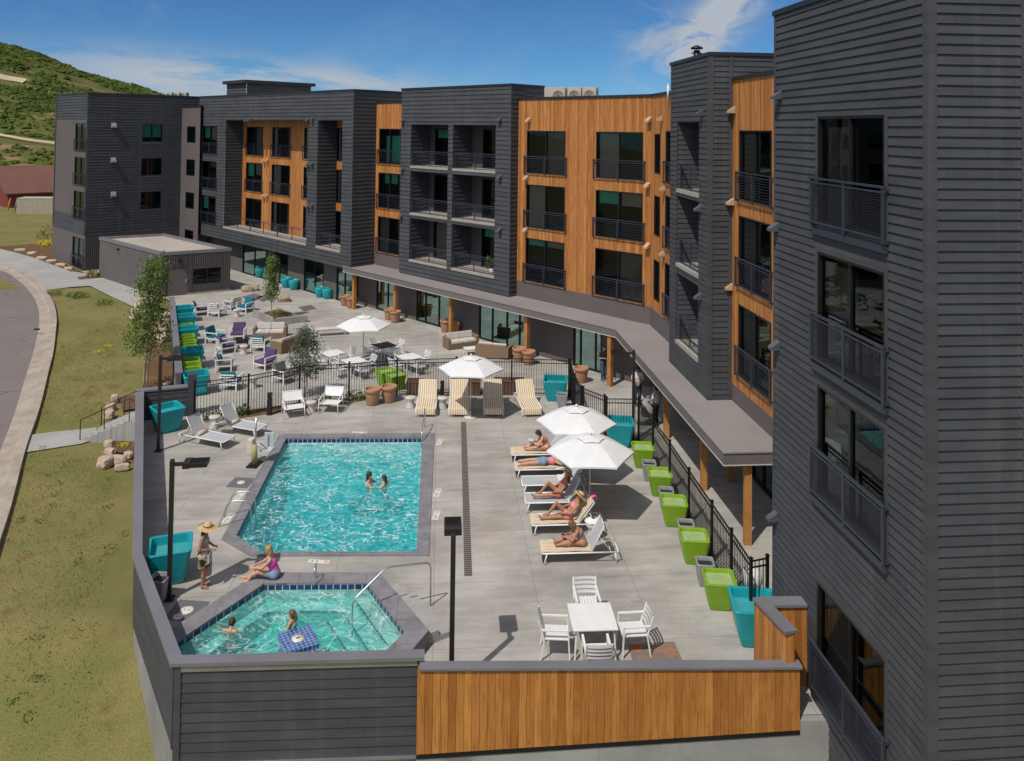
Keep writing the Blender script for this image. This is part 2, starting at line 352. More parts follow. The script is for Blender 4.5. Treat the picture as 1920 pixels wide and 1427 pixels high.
def conc(name, base, joint=2.75, rot=0.0905, jw=0.012, stain=0.25, off=(0, 0, 0)):
    t = NT(name); v0 = t.co(); v = t.map(v0, (1, 1, 1), (0, 0, -rot), off); sx = t.node('ShaderNodeSeparateXYZ'); t.l.new(v, sx.inputs[0])
    n = t.noise(v, 0.35, 6, 0.62); n2 = t.noise(t.map(v, (0.5, 2.2, 1)), 0.9, 6, 0.68); g = t.noise(v, 35, 4, 0.7)
    k = t.math('ADD', t.math('ADD', t.math('MULTIPLY', n, 0.45), t.math('MULTIPLY', n2, 0.35)), t.math('MULTIPLY', g, 0.2))
    c = t.mix(t.ramp(k, 0.33, 0.67), scl(base, 1-stain), scl(base, 1+stain*0.75))
    # tint of each poured bay and the sawn joints between them
    cell = t.node('ShaderNodeTexWhiteNoise', noise_dimensions='2D'); cv = t.node('ShaderNodeCombineXYZ')
    fx_ = t.math('DIVIDE', sx.outputs[0], joint); fy_ = t.math('DIVIDE', sx.outputs[1], joint)
    t.l.new(t.math('FLOOR', fx_), cv.inputs[0]); t.l.new(t.math('FLOOR', fy_), cv.inputs[1]); t.l.new(cv.outputs[0], cell.inputs['Vector'])
    c = t.mix(t.math('MULTIPLY', cell.outputs['Value'], 0.16), c, scl(base, 0.62))
    def line(f):
        fr = t.math('FRACT', f); d = t.math('MINIMUM', fr, t.math('SUBTRACT', 1.0, fr)); return t.ramp(d, jw/joint*0.5, jw/joint, 1, 0)
    j = t.math('MAXIMUM', line(fx_), line(fy_)); c = t.mix(t.math('MULTIPLY', j, 0.55), c, scl(base, 0.35))
    st = t.ramp(t.noise(t.map(v, (0.35, 1.4, 1), (0, 0, 0.4), (3, 8, 1)), 0.5, 7, 0.7), 0.56, 0.72); c = t.mix(t.math('MULTIPLY', st, 0.42), c, scl(base, 0.5))
    sm = t.ramp(t.noise(t.map(v, (0.25, 3.0, 1), (0, 0, -0.25), (1, 2, 0)), 0.8, 8, 0.72), 0.50, 0.70); c = t.mix(t.math('MULTIPLY', sm, 0.42), c, scl(base, 0.55)); pl_ = t.ramp(t.noise(t.map(v, (1, 1, 1), (0, 0, 0), (8, 8, 0)), 0.6, 7, 0.7), 0.55, 0.68); c = t.mix(t.math('MULTIPLY', pl_, 0.35), c, scl(base, 1.25))
    rust = t.ramp(t.noise(t.map(v, (1, 1, 1), (0, 0, 0), (31, 5, 0)), 0.22, 4, 0.6), 0.60, 0.74); c = t.mix(t.math('MULTIPLY', rust, 0.28), c, (0.42, 0.30, 0.19, 1))
    t.set(c, 0.86, 0, 0.25); t.bump(g, 0.15, 0.006); MATS[name] = t.m; return t.m
M_DECK = conc('deck_concrete', (0.385, 0.362, 0.33, 1), stain=0.36); M_WALK = conc('walk_concrete', (0.36, 0.35, 0.335, 1), 1.9, 0.9, 0.012, 0.15)
M_CONC = conc('wall_concrete', (0.30, 0.29, 0.275, 1), 60, 0, 0.01, 0.3)
def poly3(mb, outer, holes=(), z=None):
    loops = [[Vector(p) for p in outer]]+[[Vector(p) for p in h] for h in holes]; flat = [p for l in loops for p in l]
    for tri in tessellate_polygon(loops):
        P = [flat[i] for i in tri]
        if (P[1]-P[0]).cross(P[2]-P[0]).z < 0: P = P[::-1]
        mb.face(P)
mb = MB()
pv = [T(u, v, 0.02) for u, v in [(-110, 440), (0, 467), (31, 474), (62, 483), (94, 495), (133, 509), (192, 507), (196, 518), (240, 533), (262, 545), (300, 562), (256, 578), (211, 557), (169, 536), (134, 538), (84, 544), (62, 524), (31, 507), (0, 496), (-110, 470)]]
poly3(mb, pv)
pw = [T(u, v, 0.02) for u, v in [(60, 815), (105, 809), (151, 805), (181, 801), (177, 824), (151, 832), (100, 840), (48, 848)]]
poly3(mb, pw); struct('pavement', mb, M_WALK)
# ------------------------------------------------------------------ pool outlines
POOL = [W(537, 822), W(792, 821), W(780.5, 1036), W(486, 1036), W(443, 1005)]
COPO = [W(524, 815), W(815, 813), W(804, 1043), W(470, 1044), W(415, 1012)]
TZ = 0.40                                              # top of the raised hot tub rim
TUB = [W(495, 1094, TZ), W(688, 1092, TZ), W(759, 1184, TZ), W(722, 1222, TZ), W(700, 1250, TZ), W(338, 1252, TZ), W(331, 1203, TZ)]
TUBO = [W(487, 1073, TZ), W(711, 1073, TZ), W(804, 1181, TZ), W(758, 1236, TZ), W(740, 1262, TZ), W(322, 1272, TZ), W(293, 1196, TZ)]
WALL_IN = [(-15.75, 33.1), (-9.8, 20.8), (-7.0, 16.75)]    # inner line of the privacy wall
outer = [tuple(W(335, 1233, 1.25).xy), tuple(W(790, 1222, 1.25).xy), (-1.7, 17.05), (6.2, 17.22), (9.5, 17.3), (12.5, 28), (14, 44), (-8, 66), (-28, 84), (-36, 78)]
deckp = [Vector((x, y, 0)) for x, y in outer] + [W(196, 516), W(240, 532), W(330, 568), Vector((-22.4, 52.3, 0)), Vector((-15.2, 36.2, 0)), W(350, 780), Vector((W(263, 733, 1.25).x, W(263, 733, 1.25).y, 0)), Vector((W(258, 1039, 1.25).x, W(258, 1039, 1.25).y, 0))]
mb = MB(); poly3(mb, deckp, [COPO[::-1], offz(TUB, 0)[::-1]])
struct('pool_deck', mb, M_DECK)
def ringband(mb, A, B, fl=False):
    n = len(A)
    for i in range(n):
        q = [A[i], A[(i+1) % n], B[(i+1) % n], B[i]]; mb.face(q[::-1] if fl else q)
t = NT('coping_stone'); v = t.map(t.co(), (1, 1, 1), (0, 0, -0.0905)); br = t.node('ShaderNodeTexBrick'); t.l.new(v, br.inputs['Vector']); br.inputs['Scale'].default_value = 1.0; br.inputs['Brick Width'].default_value = 0.9; br.inputs['Row Height'].default_value = 0.9; br.inputs['Mortar Size'].default_value = 0.008; br.offset = 0
n = t.noise(v, 2.0, 6, 0.65); g = t.noise(v, 45, 3, 0.6)
c = t.mix(t.ramp(n, 0.3, 0.7), (0.165, 0.158, 0.172, 1), (0.245, 0.235, 0.250, 1)); c = t.mix(t.math('MULTIPLY', br.outputs['Fac'], 0.6), c, (0.05, 0.05, 0.055, 1)); t.set(c, 0.75, 0, 0.3); t.bump(g, 0.15, 0.005); M_COPE = t.m
mb = MB(); a = offz(COPO, 0.03); b_ = offz(POOL, 0.03); ringband(mb, a, b_); ringband(mb, offz(COPO, -0.05), a); ringband(mb, b_, offz(POOL, -0.04)); struct('pool_coping', mb, M_COPE)
def tilemat(name, ca, cb, grout, size):
    t = NT(name); v = t.map(t.co(), (1/size, 1/size, 1/size), (0, 0, -0.0905)); 
    sx = t.node('ShaderNodeSeparateXYZ'); t.l.new(v, sx.inputs[0]); lines = []
    for k in range(3):
        fr = t.math('FRACT', sx.outputs[k]); lines.append(t.math('MINIMUM', fr, t.math('SUBTRACT', 1.0, fr)))
    gl = t.node('ShaderNodeNewGeometry'); nn = t.node('ShaderNodeSeparateXYZ'); t.l.new(gl.outputs['Normal'], nn.inputs[0])
    # ignore the grid that runs along the face's own normal
    dd = [t.math('ADD', lines[k], t.math('MULTIPLY', t.math('GREATER_THAN', t.math('ABSOLUTE', nn.outputs[k]), 0.6), 1.0)) for k in range(3)]
    m = t.ramp(t.math('MINIMUM', t.math('MINIMUM', dd[0], dd[1]), dd[2]), 0.03, 0.06, 1, 0)
    wn_ = t.node('ShaderNodeTexWhiteNoise'); fl = t.node('ShaderNodeVectorMath', operation='FLOOR'); t.l.new(v, fl.inputs[0]); t.l.new(fl.outputs[0], wn_.inputs['Vector'])
    c = t.mix(wn_.outputs['Value'], ca, cb); t.set(t.mix(m, c, grout), t.math('ADD', t.math('MULTIPLY', m, 0.5), 0.12), 0, 0.5); MATS[name] = t.m; return t.m
M_TILE = tilemat('pool_tile', (0.010, 0.022, 0.075, 1), (0.02, 0.06, 0.16, 1), (0.62, 0.62, 0.6, 1), 0.19)
M_TILE2 = tilemat('tub_tile', (0.008, 0.04, 0.20, 1), (0.02, 0.10, 0.36, 1), (0.45, 0.55, 0.62, 1), 0.10)
WZ = -0.20
mb = MB(); ringband(mb, offz(POOL, -0.04), offz(POOL, WZ+0.015)); struct('pool_tile_band', mb, M_TILE)
M_PLASTER = plain('pool_plaster', (0.66, 0.70, 0.68, 1), 0.8, 0.05, 1.5, fine=20)
mb = MB(); ringband(mb, offz(POOL, WZ+0.015), offz(POOL, -1.3)); mb.face([Vector((p.x, p.y, -1.15-0.045*(32-p.y))) for p in POOL][::-1])
A, B = POOL[0], POOL[1]; dvec = -POOLDIR                  # entry steps along the far end
for k in range(3):
    z = -0.34-0.24*k; p0 = A+dvec*0.45*k; p1 = B+dvec*0.45*k; q0 = p0+dvec*0.45; q1 = p1+dvec*0.45
    mb.face([Vector((p.x, p.y, z)) for p in (p0, q0, q1, p1)]); rr_ = dvec*(0.06 if k < 2 else 1.5); dz_ = 0.25 if k < 2 else 0.55; mb.face([Vector((q0.x, q0.y, z)), Vector((q0.x, q0.y, z-dz_))+rr_, Vector((q1.x, q1.y, z-dz_))+rr_, Vector((q1.x, q1.y, z))])
struct('pool_basin', mb, M_PLASTER)
def watermat(name, body, caustics, scale, rot, milk, mf, vol, wk=0.55):  # ripple caustics and sparkle are painted as white lines into tint and diffuse colour
    t = NT(name); va = t.node('ShaderNodeVolumeAbsorption'); va.inputs['Color'].default_value = vol; va.inputs['Density'].default_value = 1.0; t.l.new(va.outputs[0], t.o.inputs['Volume']); v = t.map(t.co(), (0.72, 1.0, 1), (0, 0, rot))
    dn = t.node('ShaderNodeTexNoise'); t.l.new(v, dn.inputs['Vector']); dn.inputs['Scale'].default_value = scale*0.55; dn.inputs['Detail'].default_value = 2
    off = t.node('ShaderNodeVectorMath', operation='MULTIPLY_ADD'); t.l.new(dn.outputs['Color'], off.inputs[0]); off.inputs[1].default_value = (1.5/scale,)*3; t.l.new(v, off.inputs[2]); ov = off.outputs[0]
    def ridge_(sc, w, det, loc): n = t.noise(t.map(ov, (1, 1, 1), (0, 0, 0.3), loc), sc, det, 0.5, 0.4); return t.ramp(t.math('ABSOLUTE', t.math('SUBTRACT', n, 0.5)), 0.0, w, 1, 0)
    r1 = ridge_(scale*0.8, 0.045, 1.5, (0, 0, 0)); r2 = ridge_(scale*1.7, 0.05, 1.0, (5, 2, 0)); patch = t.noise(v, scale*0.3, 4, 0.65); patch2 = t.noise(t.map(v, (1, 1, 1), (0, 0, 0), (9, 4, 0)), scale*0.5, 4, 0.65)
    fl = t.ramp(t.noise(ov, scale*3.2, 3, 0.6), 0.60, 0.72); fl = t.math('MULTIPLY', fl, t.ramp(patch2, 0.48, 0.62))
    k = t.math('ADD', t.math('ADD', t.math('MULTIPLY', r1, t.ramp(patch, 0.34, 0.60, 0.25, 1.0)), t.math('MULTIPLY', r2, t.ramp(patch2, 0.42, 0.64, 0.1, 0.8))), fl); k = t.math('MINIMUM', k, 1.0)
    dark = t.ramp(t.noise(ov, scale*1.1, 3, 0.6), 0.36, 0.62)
    col = t.mix(t.math('MULTIPLY', k, 0.85), t.mix(dark, scl(body, 0.80), body), caustics)
    tr = t.node('ShaderNodeBsdfTransparent'); t.l.new(col, tr.inputs[0]); gl = t.node('ShaderNodeBsdfGlossy'); gl.inputs['Roughness'].default_value = 0.05
    h = t.math('ADD', t.noise(ov, scale*1.3, 4, 0.6), t.math('MULTIPLY', r1, 0.2)); bp = t.node('ShaderNodeBump'); bp.inputs['Strength'].default_value = 0.6; bp.inputs['Distance'].default_value = 0.08; t.l.new(h, bp.inputs['Height']); t.l.new(bp.outputs[0], gl.inputs['Normal'])
    fr = t.node('ShaderNodeFresnel'); fr.inputs['IOR'].default_value = 1.33; t.l.new(bp.outputs[0], fr.inputs['Normal'])
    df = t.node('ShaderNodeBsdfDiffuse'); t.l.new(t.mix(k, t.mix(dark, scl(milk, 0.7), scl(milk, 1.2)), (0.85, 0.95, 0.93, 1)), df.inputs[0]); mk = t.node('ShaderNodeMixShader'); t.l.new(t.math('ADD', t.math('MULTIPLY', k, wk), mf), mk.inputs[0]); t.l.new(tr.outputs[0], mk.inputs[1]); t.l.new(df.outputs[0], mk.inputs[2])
    ms = t.node('ShaderNodeMixShader'); t.l.new(fr.outputs[0], ms.inputs[0]); t.l.new(mk.outputs[0], ms.inputs[1]); t.l.new(gl.outputs[0], ms.inputs[2]); t.l.new(ms.outputs[0], t.o.inputs['Surface']); MATS[name] = t.m; return t.m
def waterbody(P, z, zb):
    mb = MB(); c = sum(P, Vector())/len(P); Q = [p+(p-c).normalized()*0.02 for p in P]; mb.prism([(p.x, p.y) for p in Q], zb, z); return mb
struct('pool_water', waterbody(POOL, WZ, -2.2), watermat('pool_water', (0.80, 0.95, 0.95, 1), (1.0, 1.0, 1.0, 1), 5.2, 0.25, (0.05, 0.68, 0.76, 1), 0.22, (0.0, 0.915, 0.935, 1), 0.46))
# ------------------------------------------------------------------ hot tub: rim, tile, basin with bench and steps, water
TW = TZ-0.17
mb = MB(); ringband(mb, offz(TUBO, TZ), offz(TUB, TZ)); ringband(mb, offz(TUBO, 0.0), offz(TUBO, TZ)); ringband(mb, offz(TUB, TZ), offz(TUB, TZ-0.05)); struct('hot_tub_rim', mb, M_COPE)
mb = MB(); ringband(mb, offz(TUB, TZ-0.05), offz(TUB, TW-0.01)); struct('hot_tub_tile_band', mb, M_TILE)
def inset(P, d):
    n = len(P); out = []
    for i in range(n):
        a, b, c = P[i-1], P[i], P[(i+1) % n]; e1 = (b-a).normalized(); e2 = (c-b).normalized(); n1 = Vector((e1.y, -e1.x, 0)); n2 = Vector((e2.y, -e2.x, 0))
        m = (n1+n2); m.normalize(); out.append(b+m*(d/max(m.dot(n1), 0.35)))
    return out
B1 = inset(TUB, 0.42)
M_TUBP = plain('tub_plaster', (0.70, 0.72, 0.68, 1), 0.8, 0.05, 1.5, fine=20)
mb = MB(); ringband(mb, offz(TUB, TW-0.01), offz(TUB, TW-0.33)); ringband(mb, offz(TUB, TW-0.33), offz(B1, TW-0.33)); ringband(mb, offz(B1, TW-0.33), offz(B1, TW-0.72)); mb.face(offz(B1, TW-0.72)[::-1])
e = (TUB[2]-TUB[1]).normalized(); inn = Vector((e.y, -e.x, 0))
ST = []
for k in range(3):
    z = TW-0.12-0.17*k; a = TUB[1]+e*0.1+inn*(0.02+0.36*k); b = TUB[2]-e*0.1+inn*(0.02+0.36*k); c_ = b+inn*0.36; d_ = a+inn*0.36
    mb.prism([(a.x, a.y), (b.x, b.y), (c_.x, c_.y), (d_.x, d_.y)], TW-0.72, z); ST.append((d_, c_, z))
struct('hot_tub_basin', mb, M_TUBP)
mb = MB()
for i in range(len(B1)): mb.bar(offz(B1, TW-0.327)[i], offz(B1, TW-0.327)[(i+1) % len(B1)], 0.05, 0.012)
for a, b, z in ST: mb.bar(Vector((a.x, a.y, z+0.003)), Vector((b.x, b.y, z+0.003)), 0.05, 0.012)
struct('hot_tub_trim', mb, M_TILE2)
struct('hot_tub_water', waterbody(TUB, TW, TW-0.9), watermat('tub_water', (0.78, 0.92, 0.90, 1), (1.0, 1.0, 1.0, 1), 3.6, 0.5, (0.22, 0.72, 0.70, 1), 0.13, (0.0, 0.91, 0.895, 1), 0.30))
# steps up to the tub on its right
mb = MB(); e = (TUBO[2]-TUBO[1]).normalized(); outn = Vector((-e.y, e.x, 0))
for k in range(2):
    z = 0.27-0.135*k; a = TUBO[1]+e*0.55+outn*(0.003+0.3*k); b = TUBO[2]-e*0.05+outn*(0.003+0.3*k); c_ = b+outn*0.3; d_ = a+outn*0.3
    mb.prism([(a.x, a.y), (d_.x, d_.y), (c_.x, c_.y), (b.x, b.y)], 0.0, z)
struct('hot_tub_steps', mb, M_WALK)
# trench drain and control strip in the deck
t = NT('drain_grate'); v = t.map(t.co(), (1, 1, 1), (0, 0, -0.0905)); sx = t.node('ShaderNodeSeparateXYZ'); t.l.new(v, sx.inputs[0]); fr = t.math('FRACT', t.math('MULTIPLY', sx.outputs[1], 9.0)); t.set(t.mix(t.ramp(fr, 0.4, 0.5), (0.02, 0.02, 0.02, 1), (0.20, 0.175, 0.145, 1)), 0.7); M_GRATE = t.m
mb = MB(); a = W(869, 791, 0.004); b = W(878, 1080, 0.004); px = Vector((0.11, 0.01, 0)); mb.face([a-px, b-px, b+px, a+px]); struct('trench_drain', mb, M_GRATE)
# mulch beds
t = NT('mulch'); v = t.co(); n = t.noise(v, 1.0, 5, 0.6); g = t.noise(v, 22, 4, 0.75); c = t.mix(t.ramp(g, 0.35, 0.65), (0.07, 0.038, 0.018, 1), (0.21, 0.125, 0.066, 1)); t.set(t.mix(t.ramp(n, 0.55, 0.7, 0, 0.5), c, (0.25, 0.17, 0.10, 1)), 0.95, 0, 0.1); t.bump(g, 0.8, 0.03); M_MULCH = t.m
mb = MB()
for pts in ([(268, 720), (272, 680), (285, 640), (300, 596), (325, 572), (352, 702), (350, 728), (262, 738)], [(212, 800), (226, 792), (252, 806), (254, 850), (215, 848), (207, 822)], [(0, 462), (60, 457), (100, 460), (104, 486), (160, 512), (133, 508), (62, 480), (0, 464)], [(145, 519), (192, 516), (197, 520), (148, 523.5)], [(225, 745), (262, 738), (262, 765), (228, 770)]):
    poly3(mb, [T(u, v, 0.05) for u, v in pts])
pb = [W(u, v, 0.012) for u, v in ((395, 792), (520, 774), (640, 757), (690, 750), (690, 742), (560, 756), (400, 776))]
poly3(mb, pb); struct('mulch_bed', mb, M_MULCH)
# ------------------------------------------------------------------ building materials
def siding_mat(name, base, boards=False):
    t = NT(name); v = t.co(); n = t.noise(t.map(v, (1, 1, 6)), 0.6, 5, 0.6); g = t.noise(t.map(v, (1, 1, 4)), 9, 4, 0.7)
    st = t.noise(t.map(v, (2.5, 2.5, 0.12)), 1.0, 5, 0.65)
    c = t.mix(t.ramp(n, 0.35, 0.65), scl(base, 0.88), scl(base, 1.1)); c = t.mix(t.math('MULTIPLY', t.ramp(st, 0.52, 0.75), 0.22), c, (0.16, 0.15, 0.145, 1))
    if boards:                                        # each 3.66 m board its own tone, with a butt joint at its end
        uv = t.node('ShaderNodeSeparateXYZ'); t.l.new(t.co('UV'), uv.inputs[0]); rw = t.math('FLOOR', uv.outputs[1]); w1 = t.node('ShaderNodeTexWhiteNoise', noise_dimensions='1D'); t.l.new(rw, w1.inputs['W'])
        q = t.math('ADD', t.math('DIVIDE', uv.outputs[0], 3.66), t.math('MULTIPLY', w1.outputs['Value'], 7.0)); w2 = t.node('ShaderNodeTexWhiteNoise', noise_dimensions='2D'); cv = t.node('ShaderNodeCombineXYZ'); t.l.new(rw, cv.inputs[0]); t.l.new(t.math('FLOOR', q), cv.inputs[1]); t.l.new(cv.outputs[0], w2.inputs['Vector'])
        c = t.mix(w2.outputs['Value'], scl(c0, 0.80), scl(c0, 1.22), 'MIX') if False else t.mix(1.0, c, t.mix(w2.outputs['Value'], (0.945, 0.945, 0.95, 1), (1.055, 1.05, 1.045, 1)), 'MULTIPLY')
        fq = t.math('FRACT', q); c = t.mix(t.math('MULTIPLY', t.math('LESS_THAN', fq, 0.003), 0.35), c, (0.01, 0.01, 0.01, 1))
    t.set(c, t.ramp(g, 0.3, 0.7, 0.55, 0.72), 0, 0.22); t.bump(g, 0.12, 0.004); MATS[name] = t.m; return t.m
M_SID = siding_mat('dark_siding', (0.063, 0.0645, 0.071, 1), True); M_TRIM = siding_mat('dark_trim', (0.070, 0.070, 0.076, 1))
M_STUC = plain('grey_stucco', (0.115, 0.098, 0.096, 1), 0.85, 0.08, 0.8, fine=60); M_RIB = plain('ribbed_metal', (0.095, 0.082, 0.080, 1), 0.5, 0.08, 0.8, 0.2)
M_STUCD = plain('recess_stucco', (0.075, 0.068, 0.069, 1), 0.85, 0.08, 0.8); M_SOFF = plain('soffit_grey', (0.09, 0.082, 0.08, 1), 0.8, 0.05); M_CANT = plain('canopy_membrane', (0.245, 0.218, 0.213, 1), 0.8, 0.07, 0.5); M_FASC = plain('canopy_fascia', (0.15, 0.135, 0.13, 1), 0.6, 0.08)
M_CAP = plain('cap_metal', (0.165, 0.16, 0.175, 1), 0.6, 0.1, 0.7, 0.0); M_PCAP = plain('parapet_metal', (0.028, 0.029, 0.034, 1), 0.45, 0.1, 0.7, 0.2)
M_FRAME = plain('window_frame_black', (0.010, 0.010, 0.012, 1), 0.4, 0.1); M_DARK = plain('dark_room', (0.012, 0.011, 0.012, 1), 0.9, 0.1)
M_RAIL = plain('railing_steel', (0.055, 0.06, 0.085, 1), 0.4, 0.1, 1, 0.3); M_RAILB = plain('fence_black', (0.010, 0.009, 0.009, 1), 0.4, 0.1, 1, 0.2)
M_LIGHT = plain('light_hood', (0.10, 0.11, 0.125, 1), 0.4, 0.1, 1, 0.2); M_LIGHTW = plain('light_hood_tan', (0.48, 0.32, 0.20, 1), 0.5, 0.1)
M_SLAB = plain('balcony_slab', (0.33, 0.30, 0.265, 1), 0.8, 0.1)
M_BLG = plain('blind_grey', (0.36, 0.32, 0.30, 1), 0.85, 0.05, fine=80); M_BLT = plain('blind_teal', (0.10, 0.55, 0.45, 1), 0.8, 0.05); M_BLD = plain('blind_dark', (0.20, 0.175, 0.165, 1), 0.85, 0.06); M_ROOF = plain('flat_roof', (0.40, 0.35, 0.31, 1), 0.9, 0.1, 0.5)
def wood(name, ca, cb, cc, bw=0.135):
    t = NT(name); uv = t.co('UV'); sx = t.node('ShaderNodeSeparateXYZ'); t.l.new(uv, sx.inputs[0])
    b = t.math('FLOOR', t.math('DIVIDE', sx.outputs[0], bw)); wn_ = t.node('ShaderNodeTexWhiteNoise', noise_dimensions='1D'); t.l.new(b, wn_.inputs['W'])
    cv = t.node('ShaderNodeCombineXYZ'); t.l.new(sx.outputs[0], cv.inputs[0]); t.l.new(t.math('ADD', sx.outputs[1], t.math('MULTIPLY', wn_.outputs['Value'], 37.0)), cv.inputs[1])
    g = t.noise(t.map(cv.outputs[0], (14, 0.6, 1)), 1.6, 6, 0.62, 0.5); k = t.noise(t.map(cv.outputs[0], (9, 1.6, 1)), 1.1, 4, 0.6, 1.2); big = t.noise(t.map(cv.outputs[0], (0.5, 0.4, 1)), 1.0, 4, 0.6)
    c = t.mix(wn_.outputs['Value'], ca, cb); c = t.mix(t.math('MULTIPLY', t.ramp(g, 0.40, 0.70), 0.75), c, scl(cc, 1.0)); c = t.mix(t.math('MULTIPLY', t.ramp(k, 0.60, 0.75), 0.5), c, scl(cc, 0.5)); kn = t.ramp(t.vor(t.map(cv.outputs[0], (5.5, 1.1, 1)), 1.0, 'F1'), 0.03, 0.09, 1, 0); c = t.mix(t.math('MULTIPLY', kn, 0.6), c, scl(cc, 0.35)); c = t.mix(t.math('MULTIPLY', t.ramp(big, 0.5, 0.72), 0.4), c, scl(cb, 1.15))
    t.set(c, 0.55, 0, 0.35); t.bump(g, 0.15, 0.004); MATS[name] = t.m; return t.m
M_CEDAR = wood('cedar_cladding', (0.35, 0.125, 0.030, 1), (0.56, 0.255, 0.080, 1), (0.24, 0.075, 0.018, 1)); M_CEDN = wood('cedar_fence', (0.34, 0.125, 0.026, 1), (0.54, 0.235, 0.060, 1), (0.24, 0.082, 0.017, 1), 0.165)
def glassmat(name, tint, extra, gcol):
    t = NT(name); tr = t.node('ShaderNodeBsdfTransparent'); tr.inputs[0].default_value = tint; gl = t.node('ShaderNodeBsdfGlossy'); gl.inputs['Roughness'].default_value = 0.01; gl.inputs[0].default_value = gcol
    nz = t.noise(t.co(), 0.9, 2, 0.5); bp = t.node('ShaderNodeBump'); bp.inputs['Strength'].default_value = 0.08; bp.inputs['Distance'].default_value = 0.03; t.l.new(nz, bp.inputs['Height']); t.l.new(bp.outputs[0], gl.inputs['Normal'])
    fr = t.node('ShaderNodeFresnel'); fr.inputs['IOR'].default_value = 1.6; ms = t.node('ShaderNodeMixShader'); t.l.new(t.math('MINIMUM', t.math('ADD', fr.outputs[0], extra), 1.0), ms.inputs[0]); t.l.new(tr.outputs[0], ms.inputs[1]); t.l.new(gl.outputs[0], ms.inputs[2]); t.l.new(ms.outputs[0], t.o.inputs['Surface']); return t.m
M_GLASS = glassmat('window_glass', (0.66, 0.66, 0.64, 1), -0.02, (0.80, 0.95, 0.92, 1)); M_GLASS2 = glassmat('storefront_glass', (0.5, 0.58, 0.56, 1), 0.42, (0.60, 0.88, 0.86, 1))
# ------------------------------------------------------------------ wall frames and cladding
class WF:
    def __init__(s, p, t, off=0.0):
        s.t = Vector((t[0], t[1], 0)).normalized(); s.n = Vector((s.t.y, -s.t.x, 0)); s.p = Vector((p[0], p[1], 0))+s.n*off
    def pt(s, a, z, off=0.0): return s.p+s.t*a+s.n*off+Vector((0, 0, z))
    def s(s, u, v): return (onplane(u, v, s.p, s.n)-s.p).dot(s.t)
    def z(s, u, v): return onplane(u, v, s.p, s.n).z
    def off(s, d): return WF(s.p, s.t, d)
    def box(s, mb, a0, a1, z0, z1, o0, o1):
        P = [s.pt(a, z, o) for z in (z0, z1) for o in (o0, o1) for a in (a0, a1)]
        mb.mesh(P, [(0, 1, 3, 2), (4, 6, 7, 5), (0, 4, 5, 1), (2, 3, 7, 6), (0, 2, 6, 4), (1, 5, 7, 3)])
def free(a0, a1, ops, z):
    iv = [(a0, a1)]
    for (o0, o1, q0, q1) in ops:
        if q0 < z < q1:
            nv = []
            for x, y in iv:
                if o1 <= x or o0 >= y: nv.append((x, y)); continue
                if o0 > x: nv.append((x, o0))
                if o1 < y: nv.append((o1, y))
            iv = nv
    return iv
ROW = [0.27, 0.040]
def clad(wf, a0, a1, z0, z1, ops=(), style='siding', row=None, lip=None):
    row = row or ROW[0]; lip = lip or ROW[1]
    mb = MB(); zs = {z0, z1}
    for o in ops: zs |= {min(max(o[2], z0), z1), min(max(o[3], z0), z1)}
    if style == 'siding':
        k = 0; mb.uv = []
        while z0+k*row < z1: zs.add(z0+k*row); k += 1
        zs = sorted(zs)
        for za, zb in zip(zs, zs[1:]):
            if zb-za < 1e-5: continue
            r = z0+row*math.floor((za-z0)/row+1e-6); oa = lip*(1-(za-r)/row); ob = lip*(1-(zb-r)/row)
            for x, y in free(a0, a1, ops, (za+zb)/2):
                mb.face([wf.pt(x, za, oa), wf.pt(y, za, oa), wf.pt(y, zb, ob), wf.pt(x, zb, ob)]); rn = round(r/row)+0.5+17*round(wf.p.x, 1); mb.uv += [(x, rn), (y, rn), (y, rn), (x, rn)]
                if abs(za-r) < 1e-5: mb.face([wf.pt(x, za, -0.004), wf.pt(y, za, -0.004), wf.pt(y, za, oa), wf.pt(x, za, oa)]); mb.uv += [(x, rn), (y, rn), (y, rn), (x, rn)]
    else:
        zs = sorted(zs)
        ss = {a0, a1}
        for o in ops: ss |= {min(max(o[0], a0), a1), min(max(o[1], a0), a1)}
        step = (0.165 if z1 < 3 else 0.135) if style == 'wood' else (0.16 if style == 'rib' else 1e9)
        k = 0
        while a0+k*step < a1 and step < 1e8: ss.add(a0+k*step); k += 1
        ss = sorted(ss)
        uvs = []
        for za, zb in zip(zs, zs[1:]):
            for x, y in zip(ss, ss[1:]):
                if y-x < 1e-5 or zb-za < 1e-5: continue
                m = (x+y)/2; zm = (za+zb)/2
                if any(o[0] < m < o[1] and o[2] < zm < o[3] for o in ops): continue
                def q(pa, pb):
                    mb.face([wf.pt(pa[0], za, pa[1]), wf.pt(pb[0], za, pb[1]), wf.pt(pb[0], zb, pb[1]), wf.pt(pa[0], zb, pa[1])]); uvs.extend([(m, za), (m, za), (m, zb), (m, zb)]) if False else uvs.extend([(pa[0]+0.0005, za), (pb[0]-0.0005, za), (pb[0]-0.0005, zb), (pa[0]+0.0005, zb)])
                if style == 'wood':
                    g = 0.006; q((x, -0.012), (x+g, 0.0)); q((x+g, 0.0), (y-g, 0.0)); q((y-g, 0.0), (y, -0.012))
                elif style == 'rib':
                    w = y-x; q((x, 0), (x+0.35*w, 0)); q((x+0.35*w, 0), (x+0.5*w, 0.035)); q((x+0.5*w, 0.035), (x+0.85*w, 0.035)); q((x+0.85*w, 0.035), (y, 0))
                else: q((x, 0), (y, 0))
        mb.uv = uvs
    return mb
def wall(parent, name, wf, a0, a1, z0, z1, mat, ops=(), style='siding', **k):
    return clad(wf, a0, a1, z0, z1, ops, style, **k).build(name, mat, parent)
